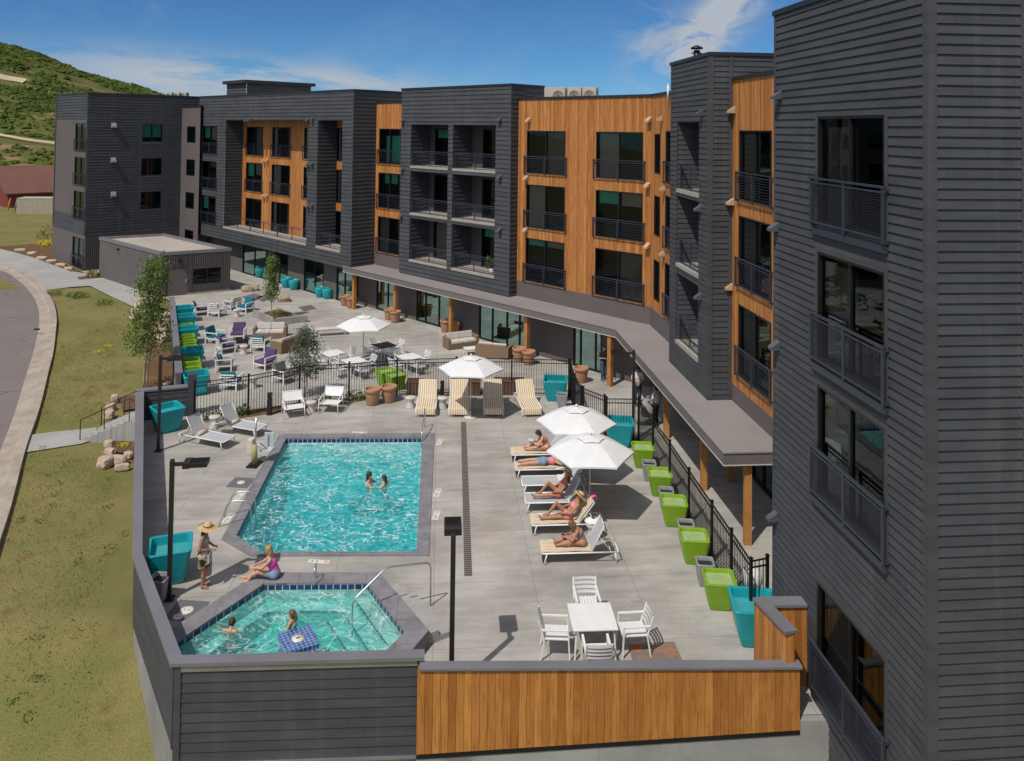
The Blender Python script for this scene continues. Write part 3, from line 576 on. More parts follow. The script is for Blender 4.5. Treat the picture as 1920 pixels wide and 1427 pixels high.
def window(parent, wf, s0, s1, z0, z1, split=(0.5,), blinds=(), name='window', deep=0.6, fw=0.055, trim=0.0):
    mb = MB()
    for a, b in ((s0, s0+fw), (s1-fw, s1)): wf.box(mb, a, b, z0, z1, -0.13, 0.026)
    for a, b in ((z0, z0+fw), (z1-fw, z1)): wf.box(mb, s0+fw, s1-fw, a, b, -0.13, 0.024)
    for f in split:
        m = s0+(s1-s0)*f; wf.box(mb, m-0.035, m+0.035, z0+fw, z1-fw, -0.11, 0.0)
    if trim:
        mb.k = 2
        wf.box(mb, s0-trim, s0-0.001, z0-0.02, z1+trim, 0.0, 0.032); wf.box(mb, s1+0.001, s1+trim, z0-0.02, z1+trim, 0.0, 0.032); wf.box(mb, s0-0.001, s1+0.001, z1+0.001, z1+trim, 0.0, 0.034)
    mb.k = 1
    P = lambda a, z, o: wf.pt(a, z, o)
    mb.face([P(s0, z0, -deep), P(s1, z0, -deep), P(s1, z1, -deep), P(s0, z1, -deep)]); mb.face([P(s0, z0, -deep), P(s0, z1, -deep), P(s0, z1, -0.13), P(s0, z0, -0.13)]); mb.face([P(s1, z0, -0.13), P(s1, z1, -0.13), P(s1, z1, -deep), P(s1, z0, -deep)])
    mb.face([P(s0, z1, -deep), P(s1, z1, -deep), P(s1, z1, -0.13), P(s0, z1, -0.13)]); mb.face([P(s0, z0, -0.13), P(s1, z0, -0.13), P(s1, z0, -deep), P(s0, z0, -deep)])
    o = mb.build(name, [M_FRAME, M_DARK, M_TRIM], parent)
    g = MB(); g.face([P(s0+fw, z0+fw, -0.055), P(s1-fw, z0+fw, -0.055), P(s1-fw, z1-fw, -0.055), P(s0+fw, z1-fw, -0.055)]); g.build('pane', M_GLASS2 if name == 'glazed_door' else M_GLASS, o)
    for (f0, f1, g0, g1, m) in blinds:
        b = MB(); A0 = s0+fw+(s1-s0-2*fw)*f0; A1 = s0+fw+(s1-s0-2*fw)*f1; Z0 = z0+(z1-z0)*g0; Z1 = z0+(z1-z0)*g1
        n_ = max(3, int((A1-A0)/0.08))
        b.rings([[P(A0+(A1-A0)*i/n_, Z0, -0.15-0.012*(i % 2)) for i in range(n_+1)], [P(A0+(A1-A0)*i/n_, Z1, -0.15-0.012*(i % 2)) for i in range(n_+1)]], close=False); b.build('blind', m, o)
    return o
def railing(parent, wf, s0, s1, z, h=1.0, off=0.10, ends=True, gap=0.10, posts=1, wires=True, th=0.035, name='balcony_railing', vert=0.0):
    mb = MB()
    wf.box(mb, s0-0.04, s1+0.04, z+h-th, z+h, off-0.03, off+0.03); wf.box(mb, s0, s1, z+0.03, z+0.03+th, off-0.02, off+0.02); wf.box(mb, s0, s1, z+h-0.14, z+h-0.14+th*0.8, off-0.016, off+0.016)
    ps = [s0, s1] + [s0+(s1-s0)*(i+1)/(posts+1) for i in range(posts)]
    for p in ps: wf.box(mb, p-th*0.7, p+th*0.7, z-0.04, z+h-th, off-0.022, off+0.022)
    if ends:
        for p in (s0, s1): wf.box(mb, p-0.03, p+0.03, z+h-th-0.05, z+h-th-0.002, 0.0, off-0.023); wf.box(mb, p-0.03, p+0.03, z-0.04, z+0.03, 0.0, off-0.023)
    if wires:
        r = 0.003 if gap < 0.06 else 0.006; k = z+0.07+gap
        while k < z+h-0.15: wf.box(mb, s0, s1, k-r, k+r, off-r, off+r); k += gap
        if vert:
            k = s0+vert
            while k < s1: wf.box(mb, k-r, k+r, z+0.065, z+h-0.14, off-2*r-0.001, off-r-0.0005); k += vert
    return mb.build(name, M_RAIL, parent)
def wall_light(parent, wf, u, v, mat=None, sz=0.2, dep=None):
    a = wf.s(u, v); z = wf.z(u, v); mb = MB(); w = sz*0.5; d = dep or sz*1.25; h = sz*1.1
    A = [wf.pt(a-w, z-h/2, 0.02), wf.pt(a+w, z-h/2, 0.02), wf.pt(a+w, z+h/2, 0.02), wf.pt(a-w, z+h/2, 0.02)]; B = [wf.pt(a-w, z-h/2, d), wf.pt(a+w, z-h/2, d), wf.pt(a+w, z-h/5, d), wf.pt(a-w, z-h/5, d)]
    mb.mesh(A+B, [(0, 1, 5, 4), (1, 2, 6, 5), (2, 3, 7, 6), (3, 0, 4, 7), (4, 5, 6, 7)]); return mb.build('wall_light', mat or M_LIGHT, parent)
def cap(parent, wf, s0, s1, z, o0=-0.25, o1=0.06, h=0.13, mat=None, name='parapet_cap'):
    mb = MB(); wf.box(mb, s0, s1, z, z+h, o0, o1); return mb.build(name, mat or M_PCAP, parent)
def post(parent, wf, s, z0, z1, w=0.11, o0=-0.05, o1=0.035, mat=None, name='corner_trim'):
    mb = MB(); wf.box(mb, s-w/2, s+w/2, z0, z1, o0, o1); return mb.build(name, mat or M_TRIM, parent)
# ------------------------------------------------------------------ the apartment building
rngb = random.Random(11)
BLD = thing('apartment_building', 'four-storey charcoal and cedar apartment building wrapping round the pool courtyard', 'building', (0, 52, 0))
TD = Vector((0.712, -0.702, 0)); WO = (0.37, 45.7)
w0 = WF(WO, TD)                                       # cedar plane of the long wing
FL = (3.75, 6.8, 9.87)
def doorblind(): 
    r = rngb.random(); h = rngb.uniform(0.5, 0.92)
    if r < 0.3: return ((0.52, 0.98, 0.02, 0.97, M_BLD),)
    if r < 0.5: return ((0.02, 0.48, 0.02, 0.97, M_BLG),)
    if r < 0.7: return ((0.03, 0.47, h, 0.97, M_BLT), (0.53, 0.97, rngb.uniform(0.5, 0.92), 0.97, M_BLG))
    if r < 0.85: return ((0.02, 0.20, 0.02, 0.97, M_BLG), (0.84, 0.98, 0.02, 0.97, M_BLG))
    return ((0.53, 0.97, h, 0.97, M_BLD),)
def storeys(wf, cols, floors, zb=0.12, zt=2.55, rail=True, ops=None, bl=None, trim=0.0, **kw):
    out = []
    for (ua, ub, vv) in cols:
        a, b = wf.s(ua, vv), wf.s(ub, vv)
        for fi, f in enumerate(floors):
            out.append((a, b, f+zb, f+zt))
            window(BLD, wf, a, b, f+zb, f+zt, blinds=bl[fi] if bl else doorblind(), trim=trim)
            if rail: railing(BLD, wf, a-0.12, b+0.12, f+zb-0.02, **kw)
    return out
# cedar wall between the blocks, right part
teal_hi = ((0.03, 0.46, 0.72, 0.97, M_BLT), (0.54, 0.97, 0.70, 0.97, M_BLG))
ops = storeys(w0, [(988, 1060, 285)], FL, bl=[((0.03, 0.46, 0.84, 0.97, M_BLT), (0.53, 0.97, 0.84, 0.97, M_BLG)), ((0.02, 0.45, 0.02, 0.97, M_BLG),), ((0.5, 0.98, 0.02, 0.97, M_BLD),)])
ops += storeys(w0, [(1118, 1206, 290)], FL, bl=[((0.5, 0.98, 0.02, 0.97, M_BLD),), teal_hi, ((0.03, 0.52, 0.02, 0.97, M_BLG),)])
wall(BLD, 'cedar_wall', w0, -0.4, 9.26, 3.78, 14.2, M_CEDAR, ops, 'wood'); wall(BLD, 'stucco_wall', w0, -0.4, 9.26, 2.5, 3.78, M_STUC, (), 'flat')
cap(BLD, w0, -0.4, 9.3, 14.2)
for u, v in ((993, 225), (1219, 224), (989, 333), (1216, 347), (988, 430), (1216, 460)): wall_light(BLD, w0, u, v, M_LIGHTW, 0.24)
# narrow cedar strip between block two and block three
n0, n1 = w0.s(690, 330), w0.s(757, 330)
ops = storeys(w0, [(711, 752, 290)], FL, bl=[((0.02, 0.45, 0.02, 0.97, M_BLD),), ((0.2, 0.8, 0.70, 0.97, M_BLT),), ((0.25, 0.97, 0.04, 0.80, M_BLT),)])
wall(BLD, 'cedar_wall', w0, n0, n1, 3.78, 14.2, M_CEDAR, ops, 'wood'); wall(BLD, 'stucco_wall', w0, n0, n1, 2.5, 3.78, M_STUC, (), 'flat'); cap(BLD, w0, n0, n1, 14.2)
# block three with six loggias
w3 = w0.off(0.6); a0, a1 = w3.s(751.5, 330), w3.s(957, 330)
def loggia(wf, a, b, z0, z1, D, wn0, wn1, rail=True):
    mb = MB(); P = wf.pt
    wf.box(mb, a-0.03, b+0.03, z0-0.14, z0, -D, 0.05); o = mb.build('balcony', M_SLAB, BLD)
    mb = MB(); mb.face([P(a, z1, -D), P(b, z1, -D), P(b, z1, 0), P(a, z1, 0)]); mb.build('ceiling', M_SOFF, o)
    L = clad(WF(P(a, 0, 0), -wf.n), 0, D, z0, z1); L.build('side_wall', M_SID, o)
    Rr = clad(WF(P(b, 0, -D), wf.n), 0, D, z0, z1); Rr.build('side_wall', M_SID, o)
    wb = wf.off(-D); window(BLD, wb, a+wn0*(b-a), a+wn1*(b-a), z0+0.02, z0+2.45, blinds=doorblind())
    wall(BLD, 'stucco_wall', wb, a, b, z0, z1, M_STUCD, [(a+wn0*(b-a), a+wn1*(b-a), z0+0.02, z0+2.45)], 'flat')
    if rail: railing(BLD, wf, a+0.06, b-0.06, z0, h=0.98, off=-0.12, ends=False, posts=1, gap=0.10)
ops = []
for ua, ub, wn0, wn1 in ((770, 840, 0.14, 0.98), (849, 929, 0.26, 0.98)):
    a, b = w3.s(ua, 330), w3.s(ub, 330)
    for f in FL: ops.append((a, b, f+0.15, f+2.85)); loggia(w3, a, b, f+0.15, f+2.85, 1.6, wn0, wn1)
wall(BLD, 'siding_wall', w3, a0, a1, 2.93, 15.0, M_SID, ops); wall(BLD, 'siding_wall', WF(w3.pt(a1, 0), -w3.n), 0, 1.2, 2.93, 15.0, M_SID)
post(BLD, w3, a1-0.03, 2.93, 15.0); cap(BLD, w3, a0-0.06, a1+0.06, 15.0); cap(BLD, WF(w3.pt(a1, 0), -w3.n), 0.06, 2.8, 15.0); cap(BLD, WF(w3.pt(a0, 0, -2.8), w3.n), 0, 2.7, 15.0)
wall(BLD, 'siding_wall', WF(w3.pt(a1, 0, -1.2), -w3.n), 0, 1.6, 13.9, 15.0, M_SID); wall(BLD, 'siding_wall', WF(w3.pt(a0, 0, -2.8), w3.n), 0, 2.8, 13.9, 15.0, M_SID); wall(BLD, 'siding_wall', WF(w3.pt(a1, 0, -2.8), -w3.t), 0, a1-a0, 13.9, 15.0, M_SID)
for u, v in ((757, 226), (939, 224), (756, 318), (939, 331), (754, 405), (939, 430)): wall_light(BLD, w3, u, v, None, 0.22)
# block two: the long block with the tall cedar loggia
w2 = w0.off(1.9); b0, b1 = w2.s(372, 330), w2.s(661, 330); D2 = 1.6; wb = w2.off(-D2)
ops = storeys(w2, [(379.5, 407, 290)], FL, gap=0.12)
L0, L1 = w2.s(421, 330), w2.s(577, 330); K0, K1 = w2.s(595, 330), w2.s(641, 330); zb_, zt_ = FL[0]+0.12, 12.95
ops += [(L0, L1, zb_, zt_), (K0, K1, zb_, zt_)]
wall(BLD, 'siding_wall', w2, b0, b1, 2.75, 15.0, M_SID, ops); wall(BLD, 'siding_wall', WF(w2.pt(b1, 0), -w2.n), 0, 2.2, 2.6, 15.0, M_SID); wall(BLD, 'siding_wall', WF(w2.pt(b1, 0, -2.2), -w2.n), 0, 5, 14.2, 15.0, M_SID)
post(BLD, w2, b1-0.03, 2.75, 15.0); post(BLD, w2, b0+0.03, 2.75, 15.0); cap(BLD, w2, b0-0.06, b1+0.06, 15.0); cap(BLD, WF(w2.pt(b1, 0), -w2.n), 0.06, 8, 15.0)
for p0, p1 in ((L0, L1), (K0, K1)):
    mb = MB(); w2.box(mb, p0, p1, zb_-0.15, zb_, -D2, 0.05); mb.build('terrace_slab', M_SLAB, BLD)
    mb = MB(); mb.face([w2.pt(p0, zt_, -D2), w2.pt(p1, zt_, -D2), w2.pt(p1, zt_, 0), w2.pt(p0, zt_, 0)]); mb.build('soffit', M_SID, BLD)
    clad(WF(w2.pt(p0, 0, 0), -w2.n), 0, D2, zb_, zt_).build('siding_wall', M_SID, BLD); clad(WF(w2.pt(p1, 0, -D2), w2.n), 0, D2, zb_, zt_).build('siding_wall', M_SID, BLD)
ops = storeys(wb, [(463, 493, 260), (511, 545, 260), (571, 598, 260)], FL[1:], gap=0.12) + storeys(wb, [(461, 490, 390), (509, 542, 390), (569, 596, 390)], FL[:1], rail=False)
ops += storeys(wb, [(631, 656, 260)], FL, rail=False)
wall(BLD, 'cedar_wall', wb, L0, L1, zb_, zt_, M_CEDAR, ops, 'wood'); wall(BLD, 'cedar_wall', wb, K0, K1, zb_, zt_, M_CEDAR, ops, 'wood')
for q in range(3): railing(BLD, w2, L0+0.1+(L1-L0-0.2)*q/3, L0+0.1+(L1-L0-0.2)*(q+1)/3-0.08, zb_, h=1.0, off=-0.15, ends=False, posts=1, gap=0.14)
railing(BLD, w2, K0+0.1, K1-0.1, zb_, h=1.0, off=-0.15, ends=False, posts=1, gap=0.14)
for u, v in ((373, 232), (464, 226), (470, 225), (580, 224), (588, 223), (372, 291), (372, 355), (580, 308), (587, 307), (580, 386), (587, 385)): wall_light(BLD, w2, u, v, None, 0.24)
for u, v in ((497, 301), (503, 301), (496, 367), (502, 367)): wall_light(BLD, wb, u, v, M_LIGHTW, 0.24)
# roofs (seen from a step higher)
mb = MB(); P = w0.pt
for s0, s1, z, o in ((b0, b1, 14.6, 1.7), (n0, n1, 13.9, -0.1), (a0, a1, 14.6, 0.5), (a0, 9.2, 13.897, -0.1)): q_ = -2.2 if z == 14.6 and s0 == a0 else -14; mb.face([P(s0, z, o), P(s1, z, o), P(s1, z, q_), P(s0, z, q_)])
mb.build('roof', M_ROOF, BLD)
wall(BLD, 'siding_wall', WF(w0.pt(9.5, 0, -14), -TD), 0, 45, 0, 14.2, M_SID)
ROW[:] = [0.20, 0.026]
# short cedar facet turning the corner, then tower two
TT = Vector((0.0905, -0.9959, 0)); wq = WF((6.96, 39.2), TT)
FT = (3.9, 7.0, 10.0)
qa = wq.s(1228, 300), wq.s(1238, 300); ops = []
for f in FT: ops.append((qa[0], qa[1], f+0.45, f+2.35)); window(BLD, wq, qa[0], qa[1], f+0.45, f+2.35, split=())
qb = wq.s(1249, 300); 
for f in FT: ops.append((qb, qb+1.6, f+0.12, f+2.5)); window(BLD, wq, qb, qb+1.6, f+0.12, f+2.5); railing(BLD, wq, qb-0.12, qb+1.72, f+0.1, gap=0.12)
wall(BLD, 'cedar_wall', wq, 0, 6.2, 3.78, 14.2, M_CEDAR, ops, 'wood'); wall(BLD, 'stucco_wall', wq, 0, 6.2, 2.5, 3.78, M_STUC, (), 'flat'); cap(BLD, wq, 0.06, 6.1, 14.2)
for u, v in ((1242, 222), (1247, 353), (1246, 475)): wall_light(BLD, wq, u, v, M_LIGHTW, 0.22)
A2 = Vector((7.13, 28.4, 0)); wt = WF(A2-TT*4.75, TT); TOP2 = 15.25
ops = []
a, b = wt.s(1270, 330), wt.s(1311, 330)
for f in FT: ops.append((a, b, f+0.15, f+2.85)); loggia(wt, a, b, f+0.15, f+2.85, 1.5, 0.1, 0.95)
wall(BLD, 'siding_wall', wt, 0, 4.75, 2.885, TOP2, M_SID, ops); wtf = WF(A2, (-TT.y, TT.x)); wall(BLD, 'siding_wall', wtf, 0, 6, 2.885, TOP2, M_SID); post(BLD, wt, 4.75-0.05, 2.89, TOP2, 0.14); post(BLD, wtf, 0.07, 2.89, TOP2, 0.14, o1=0.036); post(BLD, wtf, 0.80, 2.89, TOP2, 0.12)
wall(BLD, 'siding_wall', WF(wt.pt(0, 0, -3), wt.n), 0, 3, 2.9, TOP2, M_SID)
cap(BLD, wt, -0.06, 4.81, TOP2); cap(BLD, wtf, 0.24, 6, TOP2)
for u, v in ((1318, 211), (1315, 390), (1315, 555)): wall_light(BLD, wt, u, v, None, 0.22)
wo = WF(wtf.pt(0.87, 0), TT)
ops = storeys(wo, [(1387, 1447, 330)], FT, gap=0.09, bl=[((0.02, 0.5, 0.02, 0.94, M_BLD),)]*3)
wall(BLD, 'cedar_wall', wo, 0.0, 9.0, 3.5, 14.35, M_CEDAR, ops, 'wood'); wall(BLD, 'stucco_wall', wo, 0, 9.0, 2.6, 3.5, M_STUC, (), 'flat'); cap(BLD, wo, 0, 9, 14.35)
for u, v in ((1378, 206), (1376, 378), (1373, 537)): wall_light(BLD, wo, u, v, M_LIGHTW, 0.22)
# near tower
ROW[:] = [0.18, 0.017]
N0 = Vector((6.67, 19.94, 0)); wn1_ = WF(N0, (0.0896, -0.996)); NL = 6.3; TOPN = 15.45
FN = (4.47, 7.40, 10.40)
na, nb = wn1_.s(1535, 320), wn1_.s(1661, 320); ops = []
for i, f in enumerate((0.20,)+FN):
    z1 = f+2.46 if i else 2.64
    ops.append((na, nb, f+0.1, z1)); window(BLD, wn1_, na, nb, f+0.1, z1, blinds=((0.04, 0.52, 0.02, 0.90, M_BLD),), deep=1.2, trim=0.10, fw=0.06)
    railing(BLD, wn1_, na-0.1, nb+0.12, f+0.06, h=1.05, off=0.13, posts=1, gap=0.05, vert=0.05, th=0.045)
    mb = MB(); wn1_.box(mb, na-0.12, nb+0.12, f-0.16, f+0.0, 0.03, 0.10); mb.build('balcony_sill', M_RAIL, BLD)
wall(BLD, 'siding_wall', wn1_, 0, NL, -5, TOPN, M_SID, ops, lip=0.03); N1 = wn1_.pt(NL, 0); wnf = WF(N1, (0.996, 0.0896))
wall(BLD, 'siding_wall', wnf, 0, 9, -5, TOPN, M_SID, (), lip=0.03); post(BLD, wn1_, NL-0.055, -5, TOPN, 0.11, o1=0.03); post(BLD, wnf, 0.058, -5, TOPN, 0.175, o1=0.031); post(BLD, wnf, 1.78, -5, TOPN, 0.13, o1=0.03)
post(BLD, wn1_, 0.04, -5, TOPN, 0.09, o1=0.03); wall(BLD, 'siding_wall', WF(N0+Vector((3, 0.27, 0)), -wnf.t), 0, 3.0, -5, TOPN, M_SID)
cap(BLD, wn1_, -0.05, NL+0.05, TOPN); cap(BLD, wnf, 0.26, 9, TOPN)
for u, v in ((1465, 178), (1459, 425), (1461, 647), (1457, 967)): wall_light(BLD, wn1_, u, v, None, 0.2)
mb = MB(); mb.face([N0+Vector((0, 0, TOPN-0.3)), N1+Vector((0, 0, TOPN-0.3)), N1+Vector((9, 0.8, TOPN-0.3)), N0+Vector((9, 0.8, TOPN-0.3))]); mb.face([wtf.pt(0, TOP2-0.3), wtf.pt(6, TOP2-0.3), wtf.pt(6, TOP2-0.3, -4.8), wtf.pt(0, TOP2-0.3, -4.8)]); mb.build('roof', M_ROOF, BLD)
# left end block
ROW[:] = [0.25, 0.040]
L_0 = Vector((-36.4, 67.5, 0)); wl1 = WF(L_0, (0.702, 0.712)); wl0 = WF(L_0-TD*9.0, TD)
def zv(v, d=70.0): return CAM_H-(v-232.5)*d/F
ops = []; a, b = wl1.s(265, 300), wl1.s(303.5, 300)
for i, v0_ in enumerate((233.5, 296.5, 359.5)):
    z1 = wl1.z(284, v0_); z0 = wl1.z(284, v0_+32); ops.append((a, b, z0, z1)); window(BLD, wl1, a, b, z0, z1, blinds=((0.03, 0.46, 0.25, 0.97, M_BLT), (0.54, 0.97, 0.25, 0.97, M_BLT)) if i == 0 else (), trim=0.08)
zs_ = wl1.z(172, 440)
wall(BLD, 'siding_wall', wl1, 0, 10, zs_, 15.1, M_SID, ops); wall(BLD, 'ribbed_wall', wl1, 0, 10, -0.3, zs_, M_RIB, (), 'rib'); post(BLD, wl1, 0.06, zs_, 15.1, 0.13); cap(BLD, wl1, 0, 10, 15.1); 
ops = []; a, b = wl0.s(140.5, 300), wl0.s(161.5, 300)
for v0_, v1_ in ((231, 282), (295, 347), (359, 411), (447, 503)):
    z1 = wl0.z(151, v0_); z0 = wl0.z(151, v1_); ops.append((a, b, z0, z1)); window(BLD, wl0, a, b, z0, z1); railing(BLD, wl0, a-0.1, b+0.1, z0, gap=0.12)
zt1 = wl0.z(140, 223); zt0 = wl0.z(140, 403)
wall(BLD, 'siding_wall', wl0, 0, 9, zt1, 15.1, M_SID, ()); wall(BLD, 'stucco_wall', wl0, 0, 9, zt0, zt1, M_STUC, ops, 'flat'); wall(BLD, 'siding_wall', wl0, 0, 9, zs_, zt0, M_SID, ops); wall(BLD, 'stucco_wall', wl0, 0, 9, -0.4, zs_, M_STUC, ops, 'flat')
post(BLD, wl0, 9-0.12, zs_, 15.1, 0.24, o1=0.06); post(BLD, wl0, 0.1, zs_, 15.1, 0.24, o1=0.06); cap(BLD, wl0, -0.06, 9.06, 15.1)
for u, v in ((213, 235), (212, 300), (212, 364)): wall_light(BLD, wl1, u, v, M_CANT, 0.42, 0.24)
mb = MB(); mb.face([wl0.pt(0, 14.7), wl0.pt(9, 14.7), wl1.pt(10, 14.7), wl1.pt(10, 14.7)-TD*9]); mb.build('roof', M_ROOF, BLD)
# recessed stucco bay between the end block and block two
wp = WF((-30.75, 73.25), TD); ops = []; a, b = wp.s(350, 300), wp.s(365.5, 300)
for v0_, v1_ in ((237, 267), (299, 329), (361, 391), (432, 449)):
    z1 = wp.z(358, v0_); z0 = wp.z(358, v1_); ops.append((a, b, z0, z1)); window(BLD, wp, a, b, z0, z1, split=())
wall(BLD, 'stucco_wall', wp, 0, 4, -0.3, wp.z(358, 201), M_STUC, ops, 'flat'); cap(BLD, wp, 0, 4, wp.z(358, 201))
# rooftop stair penthouse
pc = Vector((-23.0, 68.0, 0)); wa = WF(pc-TD*3.7, TD); wb_ = WF(pc, (0.702, 0.712)); PEN = 16.2
wall(BLD, 'siding_wall', wa, 0, 3.7, 14.6, PEN, M_SID); wall(BLD, 'siding_wall', wb_, 0, 6.3, 14.6, PEN, M_SID); cap(BLD, wa, -0.3, 4.0, PEN, -0.3, 0.3, 0.28); cap(BLD, wb_, -0.28, 6.6, PEN, -0.5, 0.3, 0.28); 
mb = MB(); mb.face([wa.pt(0, PEN+0.2), wa.pt(3.7, PEN+0.2), wb_.pt(6.3, PEN+0.2), wb_.pt(6.3, PEN+0.2)-TD*3.7]); mb.build('roof', M_PCAP, BLD)
# ------------------------------------------------------------------ ground floor below the wing, canopy, posts
wg = w0.off(0.45); wg2 = w0.off(0.9)
def glazed(wf, ua, ub, v, splits, blinds=()):
    a, b = wf.s(ua, v), wf.s(ub, v); window(BLD, wf, a, b, 0.02, 2.46, split=splits, name='glazed_door', deep=2.2, blinds=blinds); return (a, b, 0.0, 2.46)
ops = [glazed(wg, 781, 849, 580, (0.25, 0.62)), glazed(wg, 898, 990, 600, (0.28, 0.58, 0.83)), glazed(wg, 1075, 1128, 650, (0.25, 0.78)), glazed(wg, 706, 741, 555, (0.6,))]
wall(BLD, 'stucco_wall', wg, w0.s(665, 520), 9.6, 0, 2.49, M_STUC, ops, 'flat')
ops = [glazed(wg2, 455, 500, 490, (0.5,)), glazed(wg2, 508, 540, 500, (0.5,)), glazed(wg2, 570, 607, 520, (0.55,)), glazed(wg2, 631, 661, 540, (0.5,))]
wall(BLD, 'stucco_wall', wg2, b0, w0.s(668, 520)+0.3, 0, 2.8, M_STUC, ops, 'flat')
mb = MB(); mb.face([w2.pt(b0, 2.76), w2.pt(b1, 2.76), w2.pt(b1, 2.76, -2), w2.pt(b0, 2.76, -2)][::-1]); mb.build('soffit', M_STUC, BLD)
wall(BLD, 'stucco_wall', WF(w2.pt(b0, 0, -2), w2.n), 0, 2, 0, 2.75, M_STUC, (), 'flat')
wgt = WF((7.9, 39.2), TT); gops = []
for k in range(3): a = 1.2+4.6*k; window(BLD, wgt, a, a+3.0, 0.02, 2.3, split=(0.33, 0.66), name='glazed_door', deep=2.0); gops.append((a, a+3.0, 0.0, 2.3))
wall(BLD, 'stucco_wall', wgt, 0, 22, 0, 2.5, M_STUC, gops, 'flat')
CAN = [(-11.6, 54.75), (5.15, 38.3), (6.48, 23.85), (8.9, 24.05), (8.4, 39.0), (7.4, 39.6), (-10.6, 57.3)]
mb = MB(); mb.prism(CAN, 2.5, 2.84); mb.build('canopy_fascia', M_FASC, BLD)
def grow(P, d):
    return [(p.x, p.y) for p in inset([Vector((x, y, 0)) for x, y in P][::-1], -d)[::-1]]
mb = MB(); mb.prism(grow(CAN, 0.03), 2.84, 2.885); mb.build('canopy_roof', M_CANT, BLD)
mb = MB(); mb.prism(grow(CAN, 0.012), 2.47, 2.5); mb.build('canopy_edge_trim', plain('pale_trim', (0.55, 0.5, 0.46, 1), 0.6), BLD)
M_POST = plain('cedar_post', (0.40, 0.18, 0.05, 1), 0.6, 0.25, 1.2, fine=14)
for (x, y) in [(4.95, 38.75), (0.96, 43.0), (-3.5, 47.6), (-7.4, 51.3), (-10.7, 54.4), (6.45, 32.4), (6.85, 27.8), (7.3, 23.75+0.45), (8.0, 28.5), (7.7, 33)]:
    mb = MB(); M = Matrix.Translation((x, y, 0)) @ Matrix.Rotation(R(-45 if y > 38 else -5), 4, 'Z'); mb.box(-0.11, 0.11, -0.11, 0.11, 0, 2.47, M); mb.build('post', M_POST, BLD)
# rooftop plant: each condenser, vent and pipe stands on the roof by itself
M_AC = plain('condenser_case', (0.43, 0.37, 0.30, 1), 0.6, 0.1); M_GRILL = plain('grille', (0.16, 0.15, 0.14, 1), 0.6)
def condenser(x, y, z, rz, label, grp, s=1.0, h=1.15, fan=True):
    o = thing('rooftop_condenser', label, 'condenser', (0, 0, 0), grp); mb = MB(); w = 0.5*s
    mb.box(-w, w, -w*0.55, w*0.55, 0.12, h*s+0.12); mb.box(-w*0.9, -w*0.6, -w*0.5, w*0.5, 0, 0.12); mb.box(w*0.6, w*0.9, -w*0.5, w*0.5, 0, 0.12); mb.build('case', M_AC, o, bevel=0.02)
    if fan:
        mb = MB(); c = (0, -w*0.55-0.012, 0.12+h*s*0.52); mb.k = 0
        for r0 in (0.1, 0.2, 0.3, 0.38):
            mb.tube([(r0*s*math.cos(2*PI*k/20), c[1], c[2]+r0*s*math.sin(2*PI*k/20)) for k in range(21)], 0.02*s, 5, False)
        for k in range(8): mb.bar((0, c[1], c[2]), (0.38*s*math.cos(k*PI/4), c[1], c[2]+0.38*s*math.sin(k*PI/4)), 0.015)
        mb.build('fan_grille', M_GRILL, o)
    mb = MB()
    for k in range(9): mb.box(w, w+0.012, -w*0.5, w*0.5, 0.25+k*0.1*s, 0.29+k*0.1*s)
    mb.build('side_louvre', M_GRILL, o); o.location = (x, y, z); o.rotation_euler = (0, 0, rz); return o
for i, (u, lab) in enumerate(((1028, 'grey condenser with dark louvres, leftmost on the roof behind the cedar parapet'), (1049, 'tall condenser unit second from the left on the roof behind the cedar parapet'), (1079, 'condenser unit second from the right on the roof behind the cedar parapet'), (1107, 'condenser unit furthest right on the roof behind the cedar parapet'))):
    d = 52.0-i*1.1; condenser((u-960)/F*d, d, 13.9, R(-25), lab, 'condensers on the roof', 0.98-0.03*i, 1.25, i > 0)
for i, (u, lab) in enumerate(((318, 'beige rooftop unit at the left on the far grey block'), (332, 'beige rooftop unit in the middle on the far grey block'), (345, 'beige rooftop unit at the right on the far grey block'))):
    d = 75.0; condenser((u-960)/F*d, d, 14.7, R(-20), lab, 'beige units on the far roof', 0.75, 1.0)
def pipe(u, d, z0, z1, r, mat, label, hood):
    o = thing('roof_vent', label, 'roof vent', ((u-960)/F*d, d, z0)); x, y = (u-960)/F*d, d
    mb = MB(); mb.tube([(x, y, z0), (x, y, z1)], r, 12); mb.build('pipe', mat, o)
    mb = MB()
    if hood: mb.lathe([(r*1.0, z1+0.05), (r*1.9, z1+0.05), (r*1.9, z1+0.11), (r*0.4, z1+0.2), (0.001, z1+0.2)], 12, (x, y, 0)); mb.bar((x-r*1.6, y, z1-0.12), (x+r*1.6, y, z1-0.12), 0.05)
    else: mb.lathe([(r, z1-0.01), (r*1.2, z1), (r*1.2, z1+0.05), (0.001, z1+0.06)], 12, (x, y, 0))
    mb.build('cap', mat, o)
pipe(1306, 31.5, 14.9, 15.75, 0.13, M_FRAME, 'dark hooded flue standing on the roof of the middle tower', True)
pipe(1252.5, 36.0, 13.9, 14.6, 0.05, plain('white_pvc', (0.7, 0.7, 0.68, 1), 0.5), 'white plastic vent pipe behind the cedar parapet beside the tower', False)
